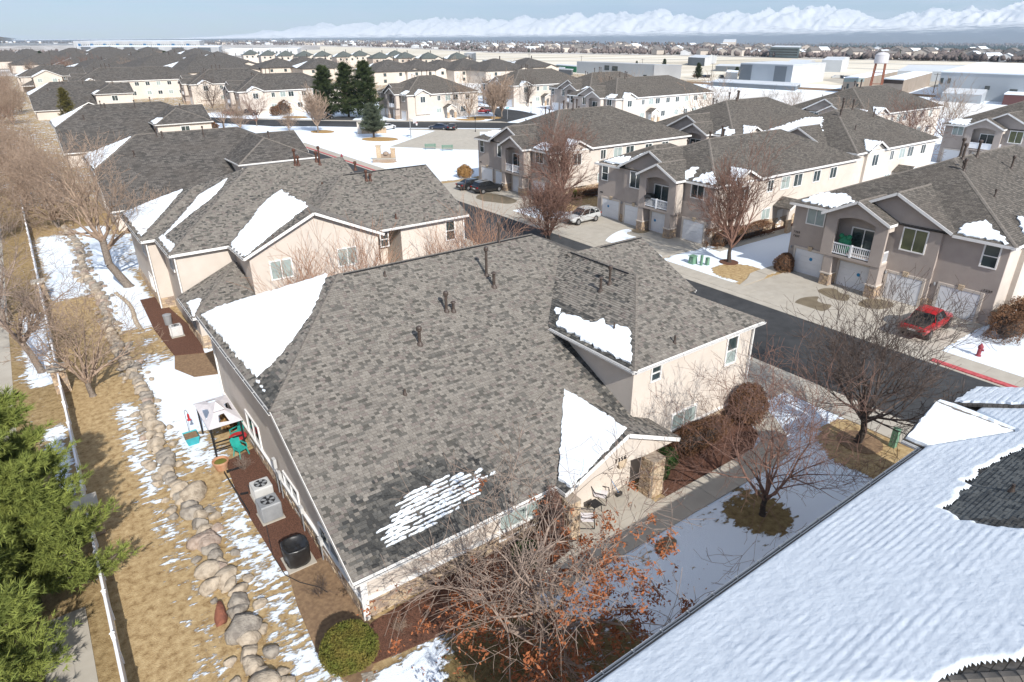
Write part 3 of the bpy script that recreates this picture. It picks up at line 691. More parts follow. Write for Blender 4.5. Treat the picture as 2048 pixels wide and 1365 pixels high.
def jag(pts, rng, step=0.35, amp=0.08):
    """break the outline of a snow patch as it melts, in steps"""
    out = []
    for i in range(len(pts)):
        a, b = Vector(pts[i]), Vector(pts[(i+1) % len(pts)]); L = (b-a).length; k = max(1, int(L/step))
        d = (b-a).normalized() if L > 0 else Vector((1, 0, 0)); s = Vector((-d.y, d.x, 0))
        for j in range(k):
            f = (j+rng.uniform(-0.25, 0.25) if j else 0)/k
            out.append(a+(b-a)*f+(s*rng.normal(0, amp) if j else Vector((0, 0, 0))))
    return out
def snow_patch(parent, pts, p0, n, t=0.055, amp=0.06, step=0.17, seed=1, ridged=True, lift=0.03):
    """snow lying on a roof slope; pts already on the plane (p0, n)"""
    rng = np.random.default_rng(seed); n = Vector(n).normalized()
    q = jag(pts, rng, step, amp); q2 = []
    for p in q:
        dz = (Vector(p0)-p).dot(n)/n.z; q2.append(p+Vector((0, 0, dz)))
    c = sum(q2, Vector())/len(q2)
    b = MB(); top = [p+n*(t+lift)+(c-p).normalized()*min(0.07, (c-p).length*0.2) for p in q2]; bot = [p+n*(lift-0.02) for p in q2]
    if newell(top).z < 0: top.reverse(); bot.reverse()
    hdir = Vector((0, 0, 1)).cross(n).normalized() if abs(n.z) < 0.999 else Vector((1, 0, 0)); sd = n.cross(hdir)
    uv = [(p.dot(hdir), p.dot(sd)) for p in top]; k = len(top)
    b.add(top+bot, [list(range(k))]+[[i, k+i, k+(i+1) % k, (i+1) % k] for i in range(k)], [uv]+[[uv[i], uv[i], uv[(i+1) % k], uv[(i+1) % k]] for i in range(k)])
    return b.build('snow_patch', 'snow_roof' if ridged else 'snow', parent)
def snow_px(parent, pp, p0, n, **k): return snow_patch(parent, [on_plane(x, y, p0, Vector(n).normalized()) for x, y in pp], p0, n, **k)

def plane_of(poly): return Vector(poly[0]), (newell(poly) if newell(poly).z > 0 else -newell(poly))

# ---- shingles built one by one
TABW = [0.12, 0.16, 0.21, 0.27]; COURSE = 0.145
_tab_mesh = {}
def tab_mesh(w, t, mname):
    key = (w, t, mname)
    if key not in _tab_mesh:
        b = MB(); g = 0.004; c = COURSE
        b.add([(g, 0, 0), (w-g, 0, 0), (w-g, c+0.03, -0.004), (g, c+0.03, -0.004), (g, 0, t), (w-g, 0, t), (w-g, c+0.03, 0.002), (g, c+0.03, 0.002)],
              [(4, 5, 6, 7), (0, 1, 5, 4), (1, 2, 6, 5), (3, 0, 4, 7), (0, 3, 2, 1)])
        me = bpy.data.meshes.new('shingle'); me.from_pydata(b.v, [], b.f); me.materials.append(MATS[mname]); me.update(); _tab_mesh[key] = me
    return _tab_mesh[key]
def inside(u, v, poly):
    c = False; j = len(poly)-1
    for i in range(len(poly)):
        if (poly[i][1] > v) != (poly[j][1] > v) and u < (poly[j][0]-poly[i][0])*(v-poly[i][1])/(poly[j][1]-poly[i][1])+poly[i][0]: c = not c
        j = i
    return c
def clip_rect(poly, u0, u1, v0, v1):
    def cl(P, f, inter):
        out = []
        for i in range(len(P)):
            a, b = P[i-1], P[i]; ia, ib = f(a), f(b)
            if ib:
                if not ia: out.append(inter(a, b))
                out.append(b)
            elif ia: out.append(inter(a, b))
        return out
    def iu(c): return lambda a, b: (c, a[1]+(b[1]-a[1])*(c-a[0])/(b[0]-a[0]))
    def iv(c): return lambda a, b: (a[0]+(b[0]-a[0])*(c-a[1])/(b[1]-a[1]), c)
    P = list(poly)
    for f, it in ((lambda p: p[0] >= u0, iu(u0)), (lambda p: p[0] <= u1, iu(u1)), (lambda p: p[1] >= v0, iv(v0)), (lambda p: p[1] <= v1, iv(v1))):
        if len(P) < 3: return []
        P = cl(P, f, it)
    return P
def shingle_face(parent, poly, seed, wet=None, n_single=0, shades=SHADES, weights=(0.24, 0.26, 0.16, 0.15, 0.09, 0.10), lift=0.012, dry_name='tab_%d', widths=TABW, scale=1.0):
    """lay every tab of a slope: nearest n_single as pieces of their own, the rest joined"""
    rng = np.random.default_rng(seed); a = [Vector(p) for p in poly]; n = newell(a)
    if n.z < 0: a = a[::-1]; n = -n
    h = Vector((0, 0, 1)).cross(n).normalized(); s = n.cross(h); o = a[0]
    uv = [((p-o).dot(h), (p-o).dot(s)) for p in a]
    vmin = min(v for u, v in uv); vmax = max(v for u, v in uv); umin = min(u for u, v in uv); umax = max(u for u, v in uv)
    full, part = [], []
    k = 0; v = vmin; C = COURSE*scale
    while v < vmax:
        u = umin - rng.uniform(0, 0.4)
        run = rng.integers(0, 6)
        while u < umax:
            w = widths[rng.integers(0, len(widths))]*scale; sh = rng.choice(len(shades), p=weights); th = 0.026 if sh not in (3, 4) else 0.011
            if u+w > umin:
                cs = [(u, v), (u+w, v), (u+w, v+C), (u, v+C)]
                ins = [inside(x, y, uv) for x, y in cs]
                if all(ins): full.append((u, v, w, sh, th))
                elif any(ins) or True:
                    P = clip_rect(uv, u, u+w, v, v+C)
                    if len(P) >= 3: part.append((P, v, sh, th))
            u += w
        v += C; k += 1
    Vx, Fx, Cx = [], [], []
    T = lambda u, v, z: o+h*u+s*v+n*(z+lift)
    def col(u, v, sh):
        c = shades[sh]
        if wet:
            p = o+h*u+s*v; f = wet(p)
            if f > rng.uniform(0.0, 1.0): c = DARKS[rng.integers(0, len(DARKS))]
        f = 1+rng.normal(0, 0.05)
        return (c[0]*f, c[1]*f, c[2]*f)
    single = []
    if n_single:
        order = sorted(range(len(full)), key=lambda i: (T(full[i][0], full[i][1], 0)-Vector((0, 0, CAMH))).length)
        pick = set(order[:n_single])
        single = [full[i] for i in pick]; full = [f for i, f in enumerate(full) if i not in pick]
    for (u, v, w, sh, th) in full:
        b = len(Vx); g = 0.004; C2 = C+0.02
        Vx += [T(u+g, v, 0), T(u+w-g, v, 0), T(u+w-g, v, th), T(u+g, v, th), T(u+w-g, v+C2, 0.002), T(u+g, v+C2, 0.002)]
        Fx += [[b+3, b+2, b+4, b+5], [b, b+1, b+2, b+3], [b+1, b+4, b+2], [b, b+3, b+5]]; c = col(u+w/2, v, sh); Cx += [c]*4
    for (P, v, sh, th) in part:
        b = len(Vx); z = lambda vv: th+(0.002-th)*(vv-v)/C
        Vx += [T(x, y, z(y)) for x, y in P]; Fx.append([b+i for i in range(len(P))]); Cx.append(col(P[0][0], v, sh))
        lo = [i for i in range(len(P)) if abs(P[i][1]-v) < 1e-6]
        if len(lo) >= 2:
            q = sorted([P[i] for i in lo]); b2 = len(Vx); Vx += [T(q[0][0], v, 0), T(q[-1][0], v, 0), T(q[-1][0], v, th), T(q[0][0], v, th)]; Fx.append([b2, b2+1, b2+2, b2+3]); Cx.append(Cx[-1])
    off = Vector(root_of(parent).location)
    me = bpy.data.meshes.new('shingles'); me.from_pydata([tuple(p-off) for p in Vx], [], Fx); me.materials.append(MATS['tab_mix'])
    at = me.attributes.new('Col', 'FLOAT_COLOR', 'FACE'); cc = np.ones((len(Fx), 4), dtype=np.float32); cc[:, :3] = np.array(Cx); at.data.foreach_set('color', cc.ravel())
    ob = link('shingle_field', me, parent); ob['kind'] = 'stuff'
    M3 = Matrix((h, s, n)).transposed().to_4x4()
    for (u, v, w, sh, th) in single:
        p = T(u, v, 0); f = wet(p) if wet else 0
        mn = ('wet_tab_%d' % rng.integers(0, len(DARKS))) if f > rng.uniform(0, 1) else (dry_name % sh)
        ob = link('shingle', tab_mesh(w, th, mn), parent); ob.matrix_local = Matrix.Translation(p-off) @ M3
    return ob

def ridge_line(parent, p0, p1, nl, nr, pieces=True, w=0.15, m='ridge_tile'):
    """cap shingles folded over a ridge or hip, lapped one over the next"""
    p0, p1 = Vector(p0), Vector(p1); d = (p1-p0).normalized(); nl, nr = Vector(nl), Vector(nr); up = ((nl+nr)/2).normalized()
    a = d.cross(nl).normalized(); a = a if a.dot(nr) < 0 else -a      # runs down the left slope
    c = d.cross(nr).normalized(); c = c if c.dot(nl) < 0 else -c
    off = Vector(root_of(parent).location)
    def cap(q, L):
        b = MB(); vs = []
        for (t, z) in ((0, 0.030), (L, 0.012)):
            vs += [q+d*t+a*w+nl*z, q+d*t+up*(z+0.012), q+d*t+c*w+nr*z, q+d*t+a*w+nl*(z-0.012), q+d*t+c*w+nr*(z-0.012)]
        b.add(vs, [(0, 1, 6, 5), (1, 2, 7, 6), (0, 3, 1), (1, 4, 2), (3, 0, 5, 8), (2, 4, 9, 7), (1, 3, 4)]); return b
    if not pieces:
        cap(p0, (p1-p0).length).build('ridge_cap', m, parent); return
    n = max(1, int((p1-p0).length/0.30)); st = (p1-p0).length/n; me = None
    for k in range(n):
        if me is None:
            me = cap(Vector((0, 0, 0)), st*1.06).build('ridge_tile', m, parent, world=False); ob = me
        else: ob = me.copy(); COL.objects.link(ob); ob.parent = parent
        ob.location = p0+d*(st*k)-off

_stone_mesh = {}
def stone_band(parent, p0, r, n, length, height, seed, single=True, sw=(0.24, 0.55), sh=0.19, mats=('stone_a', 'stone_b', 'stone_c')):
    """cut stones bedded in courses, each proud of the mortar by its own amount"""
    rng = np.random.default_rng(seed); p0, r, n = Vector(p0), Vector(r).normalized(), Vector(n).normalized(); u = Vector((0, 0, 1))
    b = MB(); b.prism([p0, p0+r*length, p0+r*length+u*height, p0+u*height], n*0.03); b.build('mortar_bed', 'mortar', parent)
    rows = max(1, round(height/sh)); joined = [MB() for _ in mats]
    off = Vector(root_of(parent).location)
    for k in range(rows):
        z = height*k/rows; hh = height/rows; x = -rng.uniform(0, 0.2)
        while x < length:
            w = rng.uniform(*sw); x0, x1 = max(0, x), min(length, x+w); x += w
            if x1-x0 < 0.06: continue
            g = 0.012; d = rng.uniform(0.02, 0.055); e = 0.015; mi = int(rng.integers(0, len(mats)))
            q = MB() if single else joined[mi]
            base = [p0+r*(x0+g)+u*(z+g), p0+r*(x1-g)+u*(z+g), p0+r*(x1-g)+u*(z+hh-g), p0+r*(x0+g)+u*(z+hh-g)]
            base = [p+n*0.03 for p in base]; cen = sum(base, Vector())/4
            top = [p+n*d+(cen-p).normalized()*e+r*rng.normal(0, 0.006)+u*rng.normal(0, 0.006) for p in base]
            q.add(base+top, [(4, 5, 6, 7), (0, 1, 5, 4), (1, 2, 6, 5), (2, 3, 7, 6), (3, 0, 4, 7)])
            if single: q.build('stone', mats[mi], parent)
    if not single:
        for mi, q in enumerate(joined):
            if q.f: q.build('stonework', mats[mi], parent, kind='stuff')

def text_mesh(txt, size, depth=0.015):
    cu = bpy.data.curves.new('digits', 'FONT'); cu.body = txt; cu.size = size; cu.extrude = depth; cu.space_character = 1.25
    o = bpy.data.objects.new('digits', cu); COL.objects.link(o)
    dg = bpy.context.evaluated_depsgraph_get(); me = bpy.data.meshes.new_from_object(o.evaluated_get(dg))
    bpy.data.objects.remove(o); bpy.data.curves.remove(cu); me.materials.clear(); me.materials.append(MATS['number_dark']); return me
def house_number(parent, txt, p, r, n, size):
    p, r, n = Vector(p), Vector(r).normalized(), Vector(n).normalized(); off = Vector(root_of(parent).location)
    o = link('house_number', text_mesh(txt, size), parent)
    o.matrix_local = Matrix.Translation(p-off+n*0.02) @ Matrix((r, Vector((0, 0, 1)), n)).transposed().to_4x4()
    return o
# ---------------------------------------------------------------- the long house in the middle, and its copies up the row
P_ = 0.4573
def m_house(dx, dy, label, detail, group=None, snow_left=True):
    D = Vector((dx, dy, 0)); V3 = lambda *p: Vector(p)+D
    root = empty('townhouse', (18+dx, 28+dy, 0), label, 'house', group)
    # roof slopes
    FRONT = [V3(5.65,17.5,2.42), V3(20.95,17.5,2.42), V3(20.95,25.0,5.85), V3(25.5,30.05,8.16), V3(24.4,31.5,8.82), V3(11.7,31.5,8.82), V3(5.65,25.0,5.85)]
    HIPL = [V3(5.65,25.0,5.85), V3(11.7,31.5,8.82), V3(5.65,38.0,5.85)]
    BACK = [V3(5.65,38,5.85), V3(11.7,31.5,8.82), V3(24.4,31.5,8.82), V3(31.0,38,5.85)]
    HIPR = [V3(31.0,38,5.85), V3(24.4,31.5,8.82), V3(25.5,30.05,8.16), V3(31.0,29.8,5.75)]
    WL = [V3(20.5,18.55,5.85), V3(25.5,23.55,8.15), V3(25.5,30.05,8.15), V3(20.5,25.02,5.85)]
    WF = [V3(20.5,18.55,5.85), V3(30.5,18.55,5.85), V3(25.5,23.55,8.15)]
    WR = [V3(30.5,18.55,5.85), V3(30.5,27,5.85), V3(25.5,30,8.15), V3(25.5,23.55,8.15)]
    RF = [V3(25.0,23.9,5.85), V3(31.3,23.9,5.85), V3(31.3,28.8,8.09), V3(25.0,28.8,8.09)]
    RB = [V3(25.0,28.8,8.09), V3(31.3,28.8,8.09), V3(31.3,33.7,5.85), V3(25.0,33.7,5.85)]
    PL = [V3(15.0,16.85,2.42), V3(18.6,16.85,4.03), V3(18.6,21.02,4.03), V3(15.0,17.5,2.42)]
    PR = [V3(18.6,16.85,4.03), V3(22.2,16.85,2.42), V3(22.2,18.95,2.42), V3(20.95,18.95,2.98), V3(20.95,18.73,2.98), V3(18.6,21.02,4.03)]
    sm = 'shingle' if detail else 'shingle_dark'
    roof = None
    for F in (FRONT, HIPL, BACK, HIPR, WL, WF, WR, RF, RB, PL, PR):
        b = MB(); b.slab(F, 0.10)
        if roof is None: roof = b.build('roof', sm, root)
        else: b.build('roof_slope', sm, roof)
    N = lambda F: plane_of(F)[1]
    def wet(p):
        f = 0.0
        e = (p-V3(9.6, 18.6, 2.9)); q = (e.x/3.1)**2+(e.y/1.75)**2
        f = max(f, min(1.0, 1.9-q*1.1))
        return f
    def wet2(p):   # by the snow on the wing, and in the valley under it
        return min(1.0, max(0.0, 1.5-(p.y-18.6-dy+abs(p.x-20.9-dx)*0.9)/2.4)) if p.x-dx < 24 else 0.15
    if detail == 2:
        shingle_face(roof, FRONT, 11, wet=lambda p: max(wet(p), min(0.9, max(0, 1.0-abs(p.x-20.6)/0.7)) if 18.4 < p.y < 24.6 else 0), n_single=235)
        shingle_face(roof, HIPL, 12, wet=lambda p: 0.85 if p.y < 27.6 and p.x < 6.6 else 0.12)
        shingle_face(roof, WL, 13, wet=lambda p: 0.9 if p.z < 6.55 else 0.1, n_single=25); shingle_face(roof, WF, 14, n_single=35)
        shingle_face(roof, RF, 15); shingle_face(roof, PR, 16, wet=lambda p: 0.3); shingle_face(roof, PL, 17, wet=lambda p: 0.8)
    pc = detail == 2
    for a, c, F1, F2 in ((V3(11.7,31.5,8.82), V3(24.4,31.5,8.82), FRONT, BACK), (V3(5.65,25.0,5.85), V3(11.7,31.5,8.82), FRONT, HIPL), (V3(20.5,18.55,5.85), V3(25.5,23.55,8.15), WL, WF),
                         (V3(25.5,23.55,8.15), V3(25.5,30.05,8.15), WL, WR), (V3(30.5,18.55,5.85), V3(25.5,23.55,8.15), WF, WR), (V3(27.5,28.8,8.09), V3(31.3,28.8,8.09), RF, RB), (V3(18.6,16.85,4.03), V3(18.6,21.02,4.03), PL, PR)):
        ridge_line(roof, a, c, N(F1), N(F2), pieces=pc)
    if detail == 2:
        b = MB(); b.bar(V3(11.9,31.3,8.83), V3(24.3,31.3,8.83), 0.05, 0.05); b.build('ridge_vent', 'black_metal', roof)
        b = MB(); b.bar(V3(25.28,23.9,8.15), V3(25.28,28.8,8.15), 0.05, 0.05); b.build('ridge_vent', 'black_metal', roof)
        b = MB(); b.bar(V3(27.6,28.6,8.08), V3(31.2,28.6,8.08), 0.05, 0.05); b.build('ridge_vent', 'black_metal', roof)
    # fascia boards and gutters
    for a, c in ((V3(5.65,17.5,2.42), V3(5.65,25.0,5.85)), (V3(5.65,25.0,5.85), V3(5.65,38,5.85)), (V3(20.5,18.55,5.85), V3(20.5,24.8,5.85)), (V3(20.5,18.55,5.85), V3(30.5,18.55,5.85)),
                 (V3(30.5,18.55,5.85), V3(30.5,24,5.85)), (V3(31.3,23.9,5.85), V3(31.3,28.8,8.09)), (V3(5.65,17.5,2.42), V3(15.0,17.5,2.42)), (V3(15.0,16.85,2.42), V3(15,17.45,2.42)),
                 (V3(15.0,16.85,2.42), V3(18.6,16.85,4.03)), (V3(18.6,16.85,4.03), V3(22.2,16.85,2.42)), (V3(22.2,16.85,2.42), V3(22.2,18.9,2.42))):
        fascia(roof, a, c)
    gutter(roof, V3(5.65,25.0,5.80), V3(5.65,38,5.80), (-1,0,0), brackets=9 if detail else 0)
    gutter(roof, V3(5.65,17.46,2.38), V3(14.98,17.46,2.38), (0,-1,0), brackets=6 if detail else 0)
    gutter(roof, V3(20.46,18.55,5.82), V3(20.46,24.8,5.82), (-1,0,0)); gutter(roof, V3(20.5,18.51,5.82), V3(30.5,18.51,5.82), (0,-1,0))
    # walls
    b = MB(); b.prism([V3(6.1,17.9,0), V3(6.1,37.6,0), V3(6.1,37.6,5.76), V3(6.1,25.15,5.76), V3(6.1,17.9,2.44)], (14.8,0,0)); b.build('wall', 'stucco', root)
    b = MB(); b.box(20.9+dx, 30.1+dx, 18.95+dy, 37.6+dy, 0, 5.76); b.build('wall', 'stucco', root)
    b = MB(); b.box(30.1+dx, 30.9+dx, 24.2+dy, 33.4+dy, 0, 5.76); b.build('wall', 'stucco', root)
    if not detail:
        window(root, V3(25.5, 18.95, 4.6), (1,0,0), (0,-1,0), 1.6, 1.5, 'glass_dark'); window(root, V3(24.2, 18.95, 1.6), (1,0,0), (0,-1,0), 1.8, 1.6, 'glass_blind')
        window(root, V3(6.1, 27.5, 1.6), (0,-1,0), (-1,0,0), 1.8, 1.6, 'glass_dark')
        for (x, y, h) in ((14, 30.6, 1.0), (14.6, 30.3, 0.7), (19.5, 29.9, 1.2), (22.5, 31.2, 0.9), (26.4, 24.6, 0.9), (10.5, 27.0, 0.6)):
            z = 2.42+P_*(y-17.5) if x < 24 else 8.15-P_*abs(x-25.5); vent_pipe(root, V3(x, y, z), h, 0.075, 'cap')
        if snow_left: snow_patch(roof, [V3(5.85,25.6,0), V3(11.2,31.5,0), V3(5.85,37.6,0)], HIPL[0], N(HIPL), seed=int(abs(dy)), amp=0.10)
        if dy > 100: snow_patch(roof, [V3(20.7,19.0,0), V3(22.4,20.8,0), V3(22.0,24,0), V3(20.7,23.6,0)], WL[0], N(WL), seed=int(abs(dy))+3, amp=0.1)
        return root
    # stone plinth and its cap, corner boards, downspouts
    b = MB(); b.box(5.98, 14.9, 17.78, 17.9, 0.93, 1.03); b.build('plinth_cap', 'white_trim', root)
    b = MB(); b.box(5.98, 6.1, 17.9, 37.5, 0.93, 1.03); b.build('plinth_cap', 'white_trim', root)
    b = MB(); b.box(21.0, 30.0, 18.83, 18.95, 0.93, 1.03); b.build('plinth_cap', 'white_trim', root)
    stone_band(root, V3(6.25, 17.9, 0.06), (1,0,0), (0,-1,0), 8.6, 0.87, 21)
    stone_band(root, V3(6.1, 37.4, 0.06), (0,-1,0), (-1,0,0), 19.4, 0.87, 22, single=False)
    stone_band(root, V3(21.0, 18.95, 0.06), (1,0,0), (0,-1,0), 9.0, 0.87, 23, single=False)
    b = MB(); b.box(6.0, 6.25, 17.80, 17.92, 0, 2.35); b.build('corner_board', 'white_trim', root)
    downspout(root, (30.15, 18.86, 0.1), (30.15, 18.86, 5.7)); downspout(root, (6.02, 37.3, 0.1), (6.02, 37.3, 5.6))
    # windows read off the photograph
    window_px(root, (6.1,0,0), (-1,0,0), (494, 838), (527, 900), 'glass_dark', w=2.3, h=1.95)
    window_px(root, (6.1,0,0), (-1,0,0), (568, 948), (604, 1030), 'glass_dark', w=2.0, h=1.5)
    window_px(root, (6.1,0,0), (-1,0,0), (640, 1050), (684, 1148), ['glass_dark', 'metal_wall_dark'], w=2.2, h=1.35)
    window_px(root, (0,17.9,0), (0,-1,0), (1003, 1024), (1096, 1034), 'glass_blind', w=2.9, h=1.55)
    window_px(root, (0,18.95,0), (0,-1,0), (1301, 733), (1321, 757), 'glass_dark', 'h', w=0.75, h=0.95)
    window_px(root, (0,18.95,0), (0,-1,0), (1448, 678), (1475, 722), ['glass_blind', 'glass_dark'], 'h', w=1.0, h=1.75)
    window_px(root, (0,18.95,0), (0,-1,0), (1342, 832), (1387, 855), 'glass_blind', w=2.0, h=1.65)
    # porch: gable front with a flat arch, stone pillars
    arch = [V3(15.25,17.08,2.40), V3(18.6,17.08,3.90), V3(21.95,17.08,2.40), V3(21.95,17.08,2.12)]
    for k in range(9):
        a = k/8.0; arch.append(V3(20.0-a*4.3, 17.08, 2.12+0.22*math.sin(a*math.pi)))
    arch.append(V3(15.25,17.08,2.12))
    b = MB(); b.prism(arch, (0,0.22,0)); gb = b.build('porch_gable', 'stucco', root)
    house_number(root, '7356', V3(18.05, 17.06, 2.52), (1,0,0), (0,-1,0), 0.30)
    b = MB(); b.prism([V3(18.38,17.02,2.08), V3(18.72,17.02,2.08), V3(18.82,17.02,2.46), V3(18.28,17.02,2.46)], (0,0.2,0)); b.build('keystone', 'stone_c', root)
    for (x0, x1) in ((20.0, 20.75), (14.98, 15.5)):
        b = MB(); b.box(x0+dx, x1+dx, 16.45, 17.2, 0.06, 2.12); b.build('pillar', 'mortar', root)
        stone_band(root, V3(x0, 16.45, 0.06), (1,0,0), (0,-1,0), x1-x0, 2.06, 31, sw=(0.2, 0.45), mats=('stone_a', 'stone_c'))
        stone_band(root, V3(x0, 17.2, 0.06), (0,-1,0), (-1,0,0), 0.75, 2.06, 32, sw=(0.2, 0.45), single=x0 > 16)
        stone_band(root, V3(x1, 16.45, 0.06), (0,1,0), (1,0,0), 0.75, 2.06, 33, sw=(0.2, 0.45), single=False)
    b = MB(); b.box(19.3, 20.3, 20.6, 20.72, 0.06, 2.1); b.build('front_door', 'pipe_brown', root)
    stone_band(root, V3(15.0, 20.9, 0.06), (1,0,0), (0,-1,0), 5.8, 2.2, 34, single=False)
    b = MB(); b.box(15.0, 20.9, 20.93, 21.0, 0, 2.5); b.build('porch_wall', 'stucco', root)
    # snow on the slopes
    pl, nl = plane_of(HIPL)
    snow_px(roof, [(404, 632), (440, 615), (520, 590), (600, 567), (655, 549), (640, 590), (622, 630), (600, 660), (570, 700), (545, 728), (514, 757), (490, 728), (440, 672)], pl, nl, seed=5, amp=0.045, t=0.09)
    pl, nl = plane_of(WL)
    snow_px(roof, [(1112, 652), (1124, 628), (1140, 632), (1165, 641), (1190, 646), (1208, 638), (1212, 650), (1250, 656), (1262, 664), (1263, 730), (1230, 715), (1180, 690), (1140, 668)], pl, nl, seed=6, amp=0.05, t=0.09)
    snow_px(roof, [(1107, 622), (1112, 615), (1123, 618), (1121, 629), (1112, 630)], pl, nl, seed=7, amp=0.03, t=0.05)
    pl, nl = plane_of(PL)
    snow_px(roof, [(1129, 779), (1190, 815), (1254, 857), (1230, 885), (1142, 978), (1117, 962), (1121, 880)], pl, nl, seed=8, amp=0.03, t=0.11, ridged=False)
    pl, nl = plane_of(FRONT)
    rng = np.random.default_rng(100)
    for k in range(10):     # melting back between the courses, in broken strips
        f = k/9.0; y0 = 1012+f*82; x = 762+26*abs(f-0.55)*2+rng.uniform(-16, 22); xe = 762+(130, 175, 200, 215, 205, 200, 190, 180, 150, 95)[k]+rng.uniform(-25, 20); x0 = 775
        while x < xe:
            L = rng.uniform(22, 110); L = min(L, xe-x+6); up = []; lo = []; hgt = rng.uniform(5.0, 8.2)
            m = max(4, int(L/6))
            for j in range(m+1):
                g = j/m; xx = x+L*g; yy = y0-0.47*(xx-x0); e = max(0.12, math.sin(math.pi*min(1, max(0.03, g))))**0.4
                up.append((xx, yy-hgt*e*rng.uniform(0.30, 1.25))); lo.append((xx, yy+1.8*e*rng.uniform(0.2, 1.5)))
            snow_px(roof, up+lo[::-1], pl, nl, seed=600+k*20+int(L), amp=0.014, t=0.05, step=0.12, ridged=False)
            x += L+rng.uniform(-4, 6)
    pl, nl = plane_of(HIPL)
    for (x, y, s) in ((517, 765, 4), (524, 775, 3), (529, 783, 3)): snow_px(roof, [(x-s, y-s), (x+s, y-s*0.6), (x+s*0.5, y+s), (x-s, y+s*0.4)], pl, nl, seed=x, amp=0.01, t=0.04, ridged=False)
    # flues, placed on their slopes
    pf, nf = plane_of(FRONT); pw, nw = plane_of(WL); pe, ne = plane_of(WF)
    for (x, y, h, r, st, p, n) in ((973, 552, 1.55, 0.075, 'cap', pf, nf), (988, 575, 0.85, 0.085, 'hat', pf, nf), (893, 624, 1.0, 0.075, 'cap', pf, nf), (907, 624, 0.55, 0.075, 'hat', pf, nf),
                                   (840, 690, 0.85, 0.08, 'cap', pf, nf), (998, 486, 1.15, 0.06, 'cap', pf, nf), (1201, 583, 0.8, 0.075, 'hat', pw, nw), (1219, 569, 0.95, 0.07, 'cap', pw, nw),
                                   (770, 553, 0.35, 0.05, 'stub', pf, nf), (810, 790, 0.35, 0.055, 'stub', pf, nf), (1349, 687, 0.5, 0.05, 'stub', pe, ne), (1228, 661, 0.5, 0.05, 'stub', pw, nw)):
        q = on_plane(x, y, p, n); vent_pipe(root, q, h, r, st)
    return root
M_HOUSE = m_house(0, 0, 'long grey-shingled house numbered 7356 filling the middle, snow on its porch gable', 2)
m_house(0.6, 67.5, 'third grey roof along the white fence, with a long snow strip beside the leaning tree', 0, 'grey roofs in the row along the fence')
m_house(0.0, 118.5, 'fourth grey roof along the fence, its cream wall facing the bare shrubs', 0, 'grey roofs in the row along the fence')
m_house(-0.3, 207, 'fifth grey roof along the fence, two thin snow strips at its left edge', 0, 'grey roofs in the row along the fence')

